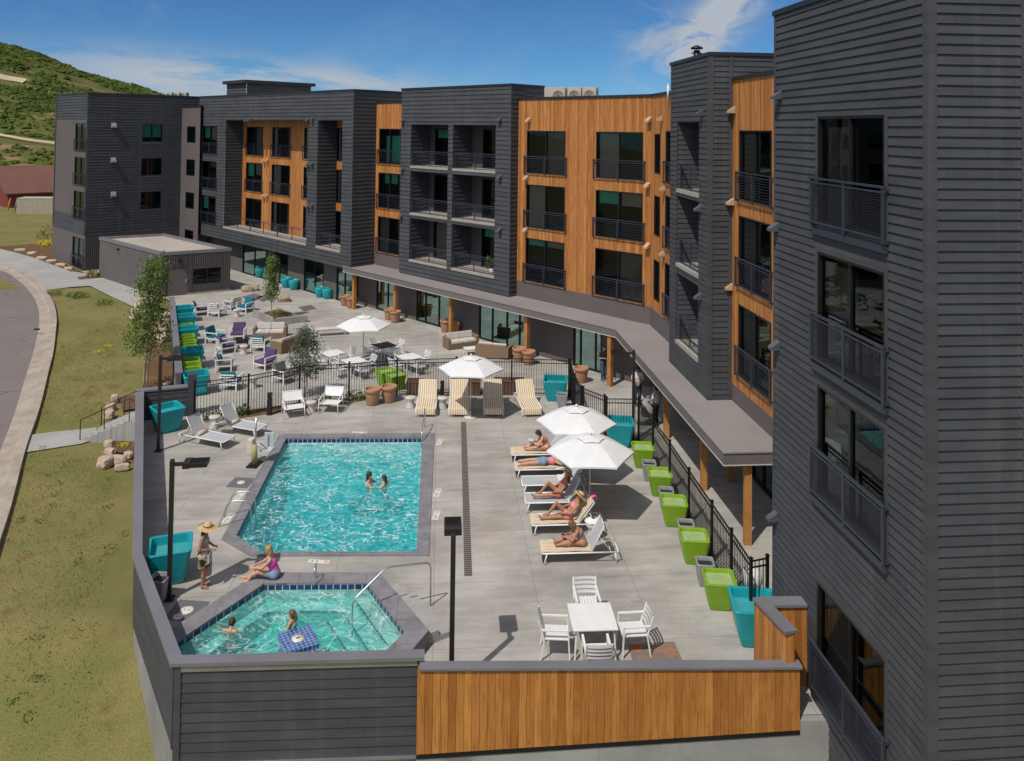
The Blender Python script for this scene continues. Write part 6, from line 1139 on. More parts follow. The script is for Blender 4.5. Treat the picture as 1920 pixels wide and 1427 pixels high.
def leaf(mb, p, s, rng, up=0.3):
    d = Vector((rng.gauss(0, 1), rng.gauss(0, 1), rng.gauss(0, 0.6)+up)); d.normalize(); a = d.orthogonal().normalized(); a = (Matrix.Rotation(rng.uniform(0, 6.28), 3, d) @ a); b = d.cross(a); L = s*rng.uniform(0.7, 1.3)
    mb.mesh([p-a*L*0.5, p-b*L*0.32+a*0.05*L, p+a*L*0.5, p+b*L*0.32+a*0.05*L], [(0, 1, 2, 3)])
def tree(label, base, h, crown0, prof, trunks, n, ls, mat, seed, name='broadleaf_tree', tr=0.05, lean=0.0):
    o = thing(name, label, 'tree', base); rng = random.Random(seed); B = Vector(base); tips = []
    for dx, dy in trunks:
        mb = MB(); pts = [B+Vector((dx*(0.4+0.9*q), dy*(0.4+0.9*q), h*0.93*q)) + Vector((rng.gauss(0, 0.03), rng.gauss(0, 0.03), 0))*q*3+Vector((lean*q, 0, 0)) for q in [i/9 for i in range(10)]]; mb.tube(pts, [tr*(1-0.85*i/9) for i in range(10)], 8); tips += pts
        for k in range(22):
            q = crown0*0.95+(0.95-crown0)*rng.random(); p = pts[min(int(q/0.93*9), 8)]; rr = prof((q-crown0)/(1-crown0))*rng.uniform(0.5, 0.95); a = rng.uniform(0, 6.28); e = p+Vector((math.cos(a)*rr, math.sin(a)*rr, rr*rng.uniform(0.5, 1.2))); m = p.lerp(e, 0.5)+Vector((0, 0, 0.05*h*rng.random())); mb.tube([p, m, e], [tr*0.22, tr*0.15, 0.004], 5); tips += [m, e, e]
        mb.build('trunk', M_BARK, o)
    mb = MB(); cl = []
    for k in range(int(n/16)):
        q = rng.random()**0.9; a = rng.uniform(0, 6.28); rr = prof(q)*math.sqrt(rng.random())*rng.uniform(0.75, 1.12)
        cl.append(B+Vector((math.cos(a)*rr+lean*q, math.sin(a)*rr, h*(crown0+(1.0-crown0)*q))))
    for c in cl:
        sp = rng.uniform(0.08, 0.22)*(h/5)**0.5
        for j in range(rng.randint(8, 22)): leaf(mb, c+Vector((rng.gauss(0, sp), rng.gauss(0, sp), rng.gauss(0, sp*0.9))), ls, rng)
    mb.build('crown', mat, o); return o
tree('tall young aspen with two pale trunks on the lawn left of the wall', T(270, 738), 6.6, 0.30, lambda q: (0.95+0.35*math.sin(q*9.0))*(1-q)**0.5*(0.5+1.3*q if q < 0.4 else 1.02) + 0.14, [(-0.12, 0), (0.14, 0.05)], 5600, 0.125, M_LEAF, 5, tr=0.055, lean=0.45)
tree('slim young tree in the stone-edged bed on the terrace', W(508, 600), 4.05, 0.36, lambda q: 0.52*(1-q)**0.7*(0.6+q*1.2 if q < 0.4 else 1.08)+0.05, [(0, 0)], 3200, 0.11, M_LEAF, 9, tr=0.04)
tree('small silvery leafed tree behind the black pool fence', W(571, 745), 3.1, 0.30, lambda q: 0.78*(1-q)**0.6*(0.7+q)+0.08, [(-0.05, 0), (0.08, 0.04)], 3600, 0.09, M_LEAF2, 12, tr=0.032)
def shrub(name, label, p, r, h, n, mat, seed, ls=0.08, cat='shrub', grp=None, stem=True):
    o = thing(name, label, cat, p, grp); rng = random.Random(seed); mb = MB(); P0 = Vector(p)
    for k in range(n):
        a = rng.uniform(0, 6.28); q = math.sqrt(rng.random()); z = h*rng.random()*(1-0.5*q*q); leaf(mb, P0+Vector((math.cos(a)*r*q, math.sin(a)*r*q, z+0.02)), ls, rng, 0.6)
    mb.build('foliage', mat, o)
    if stem:
        mb = MB()
        for k in range(6): a = rng.uniform(0, 6.28); mb.tube([P0, P0+Vector((math.cos(a)*r*0.5, math.sin(a)*r*0.5, h*0.7))], 0.008, 5)
        mb.build('stem', M_BARK, o)
    return o
for i, (u, v, r, lab) in enumerate(((400, 785, 0.45, 'green shrub at the left end of the fence bed'), (456, 776, 0.3, 'small green shrub at the foot of the second fence post'), (612, 756, 0.25, 'tiny green plant in the fence bed behind the armchairs'), (665, 748, 0.45, 'yellow-green shrub at the fence post beside the tan pots'))): shrub('low_shrub', lab, W(u, v), r, 0.42, 150, M_WEED, 30+i, 0.10, grp='shrubs in the fence bed')
shrub('flowering_shrub', 'bright yellow flowering shrub by the far grey block', T(92, 460), 1.1, 0.7, 260, M_YEL, 41, 0.2, 'shrub'); shrub('flowering_shrub', 'tall pale green shrub behind the yellow blooms', T(88, 448), 1.0, 1.6, 300, M_DRY, 42, 0.2, 'shrub')
shrub('ornamental_grass', 'dry grass clump in the planting strip beside the shed path', W(173, 519), 0.5, 0.6, 160, M_DRY, 43, 0.2, 'grass clump', stem=False)
for i, (u, v, lab) in enumerate(((103, 553, 'dark grass tuft nearest the kerb on the lawn'), (138, 556, 'dark grass tuft left of the pair on the lawn'), (152, 556, 'dark grass tuft right of the pair on the lawn'), (195, 570, 'dark grass tuft by the path edge on the lawn'), (318, 655, 'dark bushy clump against the retaining wall'))): shrub('grass_tuft', lab, T(u, v), 0.55, 0.35, 140, M_WEED if i < 4 else M_LEAF, 50+i, 0.13, 'grass clump', 'tufts on the lawn', False)
for i, (u, v, lab) in enumerate(((186, 662, 'yellow flower patch on the lawn, lower left of the two'), (201, 651, 'yellow flower patch on the lawn, upper right of the two'), (232, 838, 'yellow-green plant in the mulch pocket by the steps'))): shrub('flower_patch', lab, T(u, v), 0.28, 0.14, 90, M_YEL, 60+i, 0.08, 'flowers', 'flower patches', False)
rng = random.Random(77); mb = MB()
for k in range(100):
    u = rng.uniform(20, 262); v = rng.uniform(545, 1425); p = T(u, v)
    if p.x > -11.3 and p.y < 34 or p.x > -9 or (v < 840 and v > 795): continue
    gx = np.interp(v, [544, 600, 663, 750, 850, 953, 1025], [84, 106, 100, 78, 47, 21, -2])
    if u < gx+6 or (v > 720 and u > 236): continue
    for j in range(rng.randint(6, 26)): leaf(mb, p+Vector((rng.gauss(0, 0.11), rng.gauss(0, 0.11), 0.03+abs(rng.gauss(0, 0.03)))), 0.07, rng, 0.7)
mb.build('lawn_weeds', M_WEED, props=dict(kind='stuff', label='green weeds scattered over the dry lawn', category='weeds'))
# short grass blades over the lawn
mb = MB(); 
for k in range(34000):
    x = rng.uniform(-26, -9.2); y = rng.uniform(15.2, 56); 
    if x > -10.2-(y-20.8)*0.482-0.35 and y > 20.8: continue
    if y <= 20.8 and x > -10.3+(20.8-y)*0.66-0.25: continue
    q = Vector((x, y, zl(y))); c = q-cp; dd = c.dot(_f); uu = 960+F*c.dot(_r)/dd; vv = V0-F*c.dot(_u)/dd
    gx = np.interp(vv, [496, 544, 600, 663, 750, 850, 953, 1025, 1150, 1500], [0, 84, 106, 100, 78, 47, 21, -2, -40, -130])
    if uu < gx+4 or uu > 300 or (795 < vv < 850 and uu < 262) or (vv < 760 and uu > 262): continue
    if vv < 590 and uu > 160+(vv-536)*1.0: continue
    a = rng.uniform(0, 6.28); h = rng.uniform(0.03, 0.07); w = rng.uniform(0.010, 0.022); d = Vector((math.cos(a), math.sin(a), 0)); l = Vector((rng.gauss(0, 0.035), rng.gauss(0, 0.035), h)); mb.face([q-d*w-Vector((0, 0, 0.02)), q+d*w-Vector((0, 0, 0.02)), q+l])
mb.build('lawn_grass', M_DRY, props=dict(kind='stuff', label='short dry grass blades of the lawn left of the wall', category='grass'))
# ------------------------------------------------------------------ rocks, steps, handrail
M_ROCK = plain('sandstone', (0.47, 0.36, 0.28, 1), 0.9, 0.2, 1.6, fine=14, bump=0.4); M_BLOCK = plain('tan_block', (0.34, 0.28, 0.19, 1), 0.9, 0.2, 2.5, fine=16, bump=0.3)
def rock(label, p, sx, sy, sz, seed, rz=0.0, name='boulder', grp='sandstone boulders'):
    o = thing(name, label, 'boulder', (0, 0, 0), grp); rng = random.Random(seed); bm = bmesh.new(); bmesh.ops.create_icosphere(bm, subdivisions=3, radius=1.0)
    for v in bm.verts:
        c = v.co.copy(); k = max(abs(c.x), abs(c.y), abs(c.z)); c = c.lerp(c/k*0.82, 0.62); c *= 1+0.16*mnoise.noise(c*1.4+Vector((seed, 0, 0)))+0.05*mnoise.noise(c*4+Vector((0, seed, 0))); v.co = (c.x*sx, c.y*sy, (c.z+0.55)*sz)
    mb = MB(); mb.mesh([tuple(v.co) for v in bm.verts], [tuple(v.index for v in f.verts) for f in bm.faces]); bm.free(); mb.build('rock', M_ROCK if name == 'boulder' else M_BLOCK, o); o.location = p; o.rotation_euler = (0, 0, rz); return o
for i, (u, v, sx, sy, sz, lab) in enumerate(((197, 873, 0.38, 0.42, 0.34, 'rounded sandstone boulder at the left end of the wall-side group'), (220, 868, 0.55, 0.3, 0.28, 'long sandstone boulder in the middle of the group by the wall'), (229, 880, 0.42, 0.18, 0.2, 'flat sandstone slab in front of the long boulder'), (241, 857, 0.30, 0.2, 0.2, 'small sandstone boulder touching the wall'), (206, 850, 0.36, 0.22, 0.2, 'sandstone rock above the rounded boulder'), (204, 836, 0.28, 0.24, 0.22, 'sandstone rock halfway up to the steps'), (200, 820, 0.45, 0.45, 0.3, 'large flat sandstone block at the lower side of the steps'), (205, 783, 0.30, 0.35, 0.3, 'sandstone rock at the upper side of the steps, lowest'), (207, 768, 0.32, 0.3, 0.3, 'sandstone rock at the upper side of the steps, middle'), (215, 752, 0.25, 0.3, 0.3, 'sandstone rock at the upper side of the steps, highest'),
    (303, 640, 0.6, 0.45, 0.4, 'sandstone boulder low in the terrace slope beside the aspen'), (300, 622, 0.6, 0.5, 0.45, 'sandstone boulder behind the aspen trunk'), (310, 604, 0.6, 0.5, 0.5, 'broad sandstone boulder under the retaining wall'), (265, 600, 0.9, 0.7, 0.7, 'big pale boulder behind the aspen crown'), (275, 582, 1.0, 0.8, 0.8, 'pale boulder near the shed corner'), (315, 722, 0.25, 0.3, 0.12, 'small flat stone in the mulch behind the low wall'),
    (38, 471, 1.0, 0.5, 0.3, 'flat pale stone at the far left of the pavement edge'), (60, 477, 0.9, 0.45, 0.3, 'flat pale stone second along the pavement edge'), (78, 486, 0.9, 0.4, 0.3, 'flat pale stone third along the pavement edge'), (97, 492, 0.9, 0.4, 0.3, 'flat pale stone fourth along the pavement edge'), (114, 499, 0.9, 0.4, 0.3, 'flat pale stone fifth along the pavement edge'), (129, 505, 0.7, 0.4, 0.25, 'flat pale stone nearest the grey block along the pavement edge'))): k_ = 0.74 if i < 10 else (0.6 if i > 15 else 0.85); rock(lab, T(u, v, 0.0), sx*k_, sy*k_, sz*k_, i+1, random.uniform(-0.5, 0.5))
for i, (u, v, s, lab) in enumerate(((464, 546, 0.5, 'tan stone block left of the pair near the shed'), (476, 545, 0.42, 'tan stone block right of the pair near the shed'), (532, 565, 0.5, 'square tan stone block right of the young tree'))): rock(lab, W(u, v), s, s*0.9, s*0.6, 90+i, 0.3, 'stone_block', 'tan stone blocks')
st = thing('garden_steps', 'concrete steps climbing from the lawn path to the pool wall', 'steps', T(180, 812)); a = T(180, 812, 0.0); b = W(262, 778, 0.0); d = Vector((b.x-a.x, b.y-a.y, 0)); L = d.length; d /= L; n_ = Vector((-d.y, d.x, 0)); wf = WF(a.xy, d); NS = 7; z0 = a.z
for k in range(NS): mb = MB(); wf.box(mb, L*k/NS, L*(k+1)/NS+(0.02 if k < NS-1 else 0.4), z0-0.4, z0+0.03+(0.0-z0)*(k+1)/NS, -0.85, 0.85); mb.build('step', M_WALK, st)
hr = thing('stair_handrail', 'dark metal handrail beside the garden steps', 'handrail', a)
for s in (-0.8, 0.8):
    mb = MB(); P = lambda q, h: wf.pt(L*q, z0*(1-q)+h, s); mb.tube([P(-0.12, 0.06), P(-0.12, 0.95), P(0.45, 0.98), P(1.0, 0.98), P(1.08, 0.8)], 0.022, 8)
    for q in (0.42, 0.98): mb.tube([P(q, 0.0), P(q, 0.98)], 0.02, 8)
    mb.build('rail', M_BRONZE, hr)
bed = thing('tree_bed', 'raised triangular tree bed edged with grey stone kerb', 'planting bed', W(523, 600)); q = [W(474, 594), W(524, 582), W(577, 604), W(512, 611)]
mb = MB(); cc = sum(q, Vector())/4
for i, h in enumerate((0.12, 0.18, 0.42, 0.42)):
    a_, b_ = q[i], q[(i+1) % 4]; wf = WF(b_.xy, (a_-b_).xy); wf.box(mb, 0.0, (a_-b_).length, 0, h, -0.22, -0.001*i)
    mb.build('kerb', M_CONC, bed); mb = MB()
poly3(mb, [cc+(p-cc)*0.92+Vector((0, 0, 0.14)) for p in q]); mb.build('soil', M_MULCH, bed)
mb = MB(); rng = random.Random(8)
for k in range(800): i = rng.random(); j = rng.random(); p = q[0].lerp(q[1], i).lerp(q[3].lerp(q[2], i), j); p = cc+(p-cc)*0.85; leaf(mb, p+Vector((0, 0, 0.18)), 0.13, rng, 0.6)
mb.build('ground_cover', M_DRY, bed, props=dict(kind='stuff'))
# ------------------------------------------------------------------ far left: barn, container
bn = thing('red_barn', 'red barn with a brown pitched roof at the foot of the hill', 'barn', (-73.7, 116, 0)); K = Vector((-74.0, 116, -0.3)); dr = Vector((0.702, 0.712, 0)); dl = Vector((-0.712, 0.702, 0)); M_RED = plain('barn_red', (0.20, 0.035, 0.03, 1), 0.8, 0.15, 0.5); M_BRF = plain('barn_roof', (0.155, 0.068, 0.050, 1), 0.85, 0.12, 0.5)
LB1, LB2, HE, HR = 15.0, 14.0, 2.6, 6.0; Z = lambda h: Vector((0, 0, h))
mb = MB(); A, B_, C_, D_ = K, K+dr*LB1, K+dr*LB1+dl*LB2, K+dl*LB2
for a, b in ((A, B_), (B_, C_), (C_, D_), (D_, A)): mb.face([a, b, b+Z(HE), a+Z(HE)])
for a, b in ((A, D_), (B_, C_)): mb.face([a+Z(HE), b+Z(HE), (a+b)/2+Z(HR)])
mb.build('wall', M_RED, bn); mb = MB(); R0_ = (A+D_)/2+Z(HR)-dr*0.6; R1_ = (B_+C_)/2+Z(HR)+dr*0.6
for (a, b), s in (((A, B_), -1), ((D_, C_), 1)): e0 = a-dr*0.6+dl*0.7*s+Z(HE-0.3); e1 = b+dr*0.6+dl*0.7*s+Z(HE-0.3); mb.mesh([e0, e1, R1_, R0_, e0+Z(0.15), e1+Z(0.15), R1_+Z(0.15), R0_+Z(0.15)], [(0, 1, 2, 3), (4, 5, 6, 7), (0, 1, 5, 4), (0, 3, 7, 4), (1, 2, 6, 5)])
mb.build('roof', M_BRF, bn); mb = MB(); WF(A.xy, dr).box(mb, 7.5, 10.0, -0.3, 2.1, 0.0, 0.05); mb.build('door', plain('barn_door', (0.09, 0.02, 0.02, 1), 0.8), bn)
ct = thing('storage_container', 'pale corrugated storage container beside the red barn', 'container', (-67.0, 110, 0)); cw = WF((-68.3, 109.0), (0.9, 0.1)); o_ = wall(ct, 'corrugated_side', cw, 0, 6.0, -0.3, 2.05, plain('cream_steel', (0.42, 0.38, 0.30, 1), 0.7, 0.1), (), 'rib'); mb = MB(); cw.box(mb, 0, 6, 2.05, 2.15, -2.3, 0.05); cw.box(mb, 0, 6, -0.3, 2.05, -2.3, -0.05); mb.build('body', plain('cream_steel', None), ct)
for i, (x, c, lab, nm) in enumerate(((-72.6, (0.55, 0.03, 0.05, 1), 'red kayak lying on the ground by the barn', 'kayak'), (-70.3, (0.5, 0.18, 0.06, 1), 'orange kayak leaning upright by the barn', 'kayak'), (-69.3, (0.16, 0.16, 0.17, 1), 'grey kayak leaning upright beside the container', 'kayak'))):
    o = thing(nm, lab, 'kayak', (0, 0, 0), 'kayaks by the barn'); mb = MB(); n = 12; mb.rings([[(-1.4+2.8*j/n, 0.33*math.sin(PI*j/n)**0.7*math.cos(a)+0.001*a, 0.22*math.sin(PI*j/n)**0.6*math.sin(a)) for a in [2*PI*k/10 for k in range(10)]] for j in range(n+1)], smooth=True); mb.build('hull', plain('kayak_%d' % i, c, 0.5), o); mb = MB(); mb.tube([(0.35*math.cos(2*PI*k/14), 0.2*math.sin(2*PI*k/14), 0.23) for k in range(15)], 0.03, 6, False); mb.build('cockpit_rim', M_FRAME, o)
    o.location = (x, 110.5, 0.25 if i == 0 else 1.1); o.rotation_euler = (0, 0, 0.2) if i == 0 else (0.2, R(-80), 0.3); o.scale = (0.7,)*3
# potted plant on a balcony
pp_ = w3.pt(w3.s(912, 505), FL[0]+0.15, -0.45); o = thing('potted_plant', 'leafy plant in a white pot on the lowest right balcony', 'potted plant', pp_); mb = MB(); mb.lathe([(0.001, 0), (0.15, 0), (0.19, 0.32), (0.17, 0.32), (0.001, 0.28)], 16, tuple(pp_)); mb.build('pot', M_WHITE, o); mb = MB(); rng = random.Random(3)
for k in range(130): leaf(mb, pp_+Vector((rng.gauss(0, 0.2), rng.gauss(0, 0.2), 0.4+abs(rng.gauss(0, 0.3)))), 0.17, rng)
mb.build('leaves', M_LEAF, o)
# ------------------------------------------------------------------ people: one continuous surface each, from blended tapered limbs
def field(prims, res, pad=0.05):
    P = np.array([list(p[0])+list(p[1]) for p in prims]).reshape(-1, 2, 3); rm = max(max(p[2], p[3]) for p in prims)
    lo = P.min((0, 1))-rm-pad; hi = P.max((0, 1))+rm+pad; n = np.ceil((hi-lo)/res).astype(int)+1
    D = np.full(n, 0.2, np.float32)
    for (a, b, ra, rb, k) in prims:
        a = np.array(a, float); b = np.array(b, float); r = max(ra, rb)+0.06
        i0 = np.maximum(((np.minimum(a, b)-r-lo)/res).astype(int), 0); i1 = np.minimum(((np.maximum(a, b)+r-lo)/res).astype(int)+2, n)
        gx, gy, gz_ = np.meshgrid(*[lo[q]+res*np.arange(i0[q], i1[q]) for q in range(3)], indexing='ij')
        ab = b-a; L2 = max((ab**2).sum(), 1e-9); h = np.clip(((gx-a[0])*ab[0]+(gy-a[1])*ab[1]+(gz_-a[2])*ab[2])/L2, 0, 1)
        d = np.sqrt((gx-a[0]-h*ab[0])**2+(gy-a[1]-h*ab[1])**2+(gz_-a[2]-h*ab[2])**2)-(ra+(rb-ra)*h)
        S = D[i0[0]:i1[0], i0[1]:i1[1], i0[2]:i1[2]]; q = np.clip(0.5+0.5*(S-d)/k, 0, 1); S[...] = S*(1-q)+d*q-k*q*(1-q)
    return D, lo
def nets(D, lo, res):
    s = D < 0; n = D.shape
    c = [D[i:n[0]-1+i, j:n[1]-1+j, k:n[2]-1+k] for i in (0, 1) for j in (0, 1) for k in (0, 1)]; off = [(i, j, k) for i in (0, 1) for j in (0, 1) for k in (0, 1)]
    acc = np.zeros(c[0].shape+(3,), np.float32); cnt = np.zeros(c[0].shape, np.float32)
    for p in range(8):
        for q in range(p+1, 8):
            if sum(abs(off[p][m]-off[q][m]) for m in range(3)) != 1: continue
            cr = (c[p] < 0) != (c[q] < 0); t = np.where(cr, c[p]/np.where(cr, c[p]-c[q], 1), 0)
            for m in range(3): acc[..., m] += np.where(cr, off[p][m]+t*(off[q][m]-off[p][m]), 0)
            cnt += cr
    act = cnt > 0; idx = -np.ones(c[0].shape, int); ii = np.argwhere(act); idx[act] = np.arange(len(ii)); V = (ii+acc[act]/cnt[act][:, None])*res+lo
    faces = []
    for ax in range(3):
        sl0 = [slice(None)]*3; sl1 = [slice(None)]*3; sl0[ax] = slice(0, -1); sl1[ax] = slice(1, None)
        e = np.argwhere(s[tuple(sl0)] != s[tuple(sl1)]); u, w = (ax+1) % 3, (ax+2) % 3
        e = e[(e[:, u] > 0) & (e[:, w] > 0) & (e[:, u] < n[u]-1) & (e[:, w] < n[w]-1)]
        if not len(e): continue
        q = []
        for du, dw in ((1, 1), (0, 1), (0, 0), (1, 0)): k = e.copy(); k[:, u] -= du; k[:, w] -= dw; q.append(idx[k[:, 0], k[:, 1], k[:, 2]])
        f = np.stack(q, 1); inside = s[e[:, 0], e[:, 1], e[:, 2]]; f[~inside] = f[~inside][:, ::-1]; faces.append(f[(f >= 0).all(1)])
    return V, np.concatenate(faces)
def sdf_obj(name, prims, res, mat, parent, cuts=(), hollow=None):
    D, lo = field(prims, res)
    if cuts:
        g = np.stack(np.meshgrid(*[lo[q]+res*np.arange(D.shape[q]) for q in range(3)], indexing='ij'), -1)
        for p, nn in cuts: nn = np.array(nn, float); nn /= np.linalg.norm(nn); D = np.maximum(D, ((g-np.array(p))*nn).sum(-1).astype(np.float32))
    D[0] = D[-1] = 0.2; D[:, 0] = D[:, -1] = 0.2; D[:, :, 0] = D[:, :, -1] = 0.2
    V, Fc = nets(D, lo, res); mb = MB(); mb.v = [tuple(p) for p in V.tolist()]; mb.f = [tuple(f) for f in Fc.tolist()]; mb.mi = [0]*len(mb.f); mb.smooth = [True]*len(mb.f); return mb.build(name, mat, parent)
M_SKIN = plain('skin_light', (0.55, 0.30, 0.20, 1), 0.5, 0.08, 6, fine=60); M_SKIN2 = plain('skin_tan', (0.40, 0.19, 0.11, 1), 0.5, 0.08, 6, fine=60); M_STRAW = plain('straw', (0.55, 0.38, 0.18, 1), 0.85, 0.15, 10, fine=70); M_EYE = plain('eye_dark', (0.02, 0.015, 0.012, 1), 0.3)
H_BR = plain('hair_brown', (0.035, 0.018, 0.010, 1), 0.5, 0.25, 10); H_BL = plain('hair_blond', (0.32, 0.20, 0.085, 1), 0.5, 0.3, 10); H_LB = plain('hair_light_brown', (0.15, 0.08, 0.035, 1), 0.5, 0.3, 10)
def person(label, J, skin, hair, garments, s=1.0, loc=(0, 0, 0), rz=0.0, hat=None, res=0.011, hairlen=0.15, glasses=False, pony=False, look=None, legs=True):
    """J: joints in the figure's own frame, x forward, y to its left; pelvis, chest, neck, head and, per side, sh el wr hip kn an toe"""
    o = thing('person', label, 'person', (0, 0, 0)); V = {k: np.array(v, float) for k, v in J.items()}; PR = {}
    def cap(n, a, b, ra, rb, k=0.03): PR[n] = (a, b, ra*s, rb*s, k*s)
    f = np.array(look if look is not None else (1, 0, 0), float); f /= np.linalg.norm(f); up = V['head']-V['neck']; up /= np.linalg.norm(up); f -= up*f.dot(up); f /= np.linalg.norm(f); lf = np.cross(up, f)
    sl, sr = V['shL'], V['shR']; ch, pe = V['chest'], V['pelvis']; hl, hr_ = V['hipL'], V['hipR']; wa = (ch+pe)/2
    cap('hips', hl*0.9+pe*0.1, hr_*0.9+pe*0.1, 0.098, 0.098, 0.05); cap('belly', pe, wa, 0.108, 0.092, 0.06); side = (sl-sr)/np.linalg.norm(sl-sr)
    cap('ribs', ch+side*0.055*s, ch-side*0.055*s, 0.098, 0.098, 0.06); cap('torso', wa, ch, 0.095, 0.10, 0.06); cap('yoke', sl*0.85+sr*0.15, sr*0.85+sl*0.15, 0.056, 0.056, 0.05); cap('upper', ch, (sl+sr)/2, 0.098, 0.075, 0.05)
    cap('neck', V['neck']-up*0.03*s, V['head']-up*0.05*s, 0.052, 0.046, 0.03); hd = V['head']
    cap('skull', hd+up*0.035*s-f*0.012*s, hd+up*0.01*s+f*0.01*s, 0.088, 0.082, 0.02); cap('jaw', hd+f*0.022*s-up*0.03*s, hd+f*0.048*s-up*0.075*s, 0.062, 0.034, 0.03); cap('nose', hd+f*0.085*s+up*0.005*s, hd+f*0.104*s-up*0.022*s, 0.010, 0.014, 0.012); cap('lips', hd+f*0.078*s-up*0.055*s+lf*0.015*s, hd+f*0.078*s-up*0.055*s-lf*0.015*s, 0.010, 0.010, 0.008)
    for q, w in (('L', 1), ('R', -1)): cap('ear'+q, hd+lf*w*0.084*s+up*0.012*s, hd+lf*w*0.084*s-up*0.02*s, 0.014, 0.010, 0.008)
    for q in 'LR':
        cap('uarm'+q, V['sh'+q], V['el'+q], 0.050, 0.038, 0.03); cap('farm'+q, V['el'+q], V['wr'+q], 0.038, 0.025, 0.02)
        d = V['wr'+q]-V['el'+q]; d /= np.linalg.norm(d); hand = V.get('ha'+q); 
        if hand is not None: d = hand/np.linalg.norm(hand)
        w = np.cross(d, V.get('pn'+q, np.array((0, 0, 1.0)))); w /= max(np.linalg.norm(w), 1e-6); nrm = np.cross(w, d); kn = V['wr'+q]+d*0.085*s
        cap('palm'+q, V['wr'+q], kn+w*0.018*s, 0.024, 0.020, 0.012); cap('palm2'+q, V['wr'+q], kn-w*0.018*s, 0.024, 0.019, 0.012)
        for i, (fo, fl) in enumerate(((-0.030, 0.058), (-0.010, 0.074), (0.010, 0.078), (0.030, 0.068))):
            a = kn+w*fo*s; m = a+d*fl*0.5*s-nrm*0.010*s; e = m+d*fl*0.4*s-nrm*0.026*s; cap('fa%d' % i+q, a, m, 0.0095, 0.0088, 0.004); cap('fb%d' % i+q, m, e, 0.0088, 0.0075, 0.004)
        a = V['wr'+q]+d*0.025*s+w*0.024*s; m = a+(d*0.6+w*0.9)*0.034*s; cap('ta'+q, a, m, 0.012, 0.0105, 0.006); cap('tb'+q, m, m+(d*0.95+w*0.25-nrm*0.3)*0.034*s, 0.0105, 0.0085, 0.004)
        if legs:
            cap('thigh'+q, V['hip'+q], V['kn'+q], 0.085, 0.054, 0.04); cap('knee'+q, V['kn'+q], V['kn'+q], 0.054, 0.054, 0.02); c = V['kn'+q]*0.68+V['an'+q]*0.32; cap('calf'+q, V['kn'+q], c, 0.050, 0.053, 0.02); cap('shin'+q, c, V['an'+q], 0.053, 0.034, 0.02)
            t_ = V['toe'+q]-V['an'+q]; cap('heel'+q, V['an'+q], V['an'+q]-t_*0.16, 0.034, 0.032, 0.02); cap('foot'+q, V['an'+q], V['toe'+q], 0.036, 0.022, 0.02)
    sdf_obj('body', list(PR.values()), res, skin, o)
    for w in (1, -1):
        mb = MB(); mb.ball(tuple(hd+f*0.081*s+lf*w*0.031*s+up*0.012*s), 0.0115*s, 8, 6); 
        if not glasses: mb.build('eye', M_EYE, o)
        mb = MB(); mb.tube([tuple(hd+f*0.084*s+lf*w*(0.031+q*0.016)*s+up*(0.033-abs(q)*0.004)*s) for q in (-1, 0, 1)], 0.004*s, 5); mb.build('eyebrow', hair, o)
    if glasses:
        mb = MB(); mb.tube([tuple(hd+f*(0.092-0.02*abs(q)**2)*s+lf*q*0.06*s+up*0.012*s) for q in (-1.2, -0.6, -0.15, 0.15, 0.6, 1.2)], [0.008*s, 0.021*s, 0.008*s, 0.008*s, 0.021*s, 0.008*s], 8); mb.build('sunglasses', M_EYE, o)
    hp = [(hd+up*0.05*s-f*0.022*s, hd-up*0.02*s-f*0.045*s, 0.090*s, 0.070*s, 0.02), (hd+up*0.075*s+f*0.02*s, hd+up*0.055*s-f*0.03*s, 0.066*s, 0.085*s, 0.02)]
    for w in (1, -1): hp.append((hd+lf*w*0.055*s+up*0.03*s-f*0.01*s, hd+lf*w*0.068*s-up*0.05*s-f*0.03*s, 0.05*s, 0.035*s, 0.02))
    if pony: hp += [(hd-f*0.10*s+up*0.02*s, hd-f*0.15*s-up*0.06*s, 0.035*s, 0.03*s, 0.015), (hd-f*0.15*s-up*0.06*s, hd-f*0.14*s-up*0.2*s, 0.03*s, 0.012*s, 0.015)]
    elif hairlen > 0.05:
        for w in (-1, -0.45, 0.1, 0.55, 1): e = np.array((0, 0, -1.0))*0.6-up*0.4; hp.append((hd+lf*w*0.06*s-f*0.055*s-up*0.02*s, hd+lf*w*0.075*s-f*0.06*s+e*hairlen*1.35*s, 0.045*s, 0.024*s, 0.02))
    cutp = [(hd+f*0.066*s+up*0.0*s, f-up*0.55)] if True else ()
    sdf_obj('hair', hp, res, hair, o, cutp)
    for g in garments:
        pr = []
        for n in g['p']:
            fr = 1.0
            if isinstance(n, tuple): n, fr = n
            if n not in PR: continue
            a, b, ra, rb, k = PR[n]; b2 = a+(np.array(b)-a)*fr; gr = g.get('g', 0.010)*s; pr.append((a, b2, ra+gr, ra+(rb-ra)*fr+gr, k))
        for (a, b, ra, rb) in g.get('extra', ()): pr.append((np.array(a), np.array(b), ra, rb, 0.03))
        sdf_obj(g['n'], pr, res, g['m'], o, g.get('cut', ()))
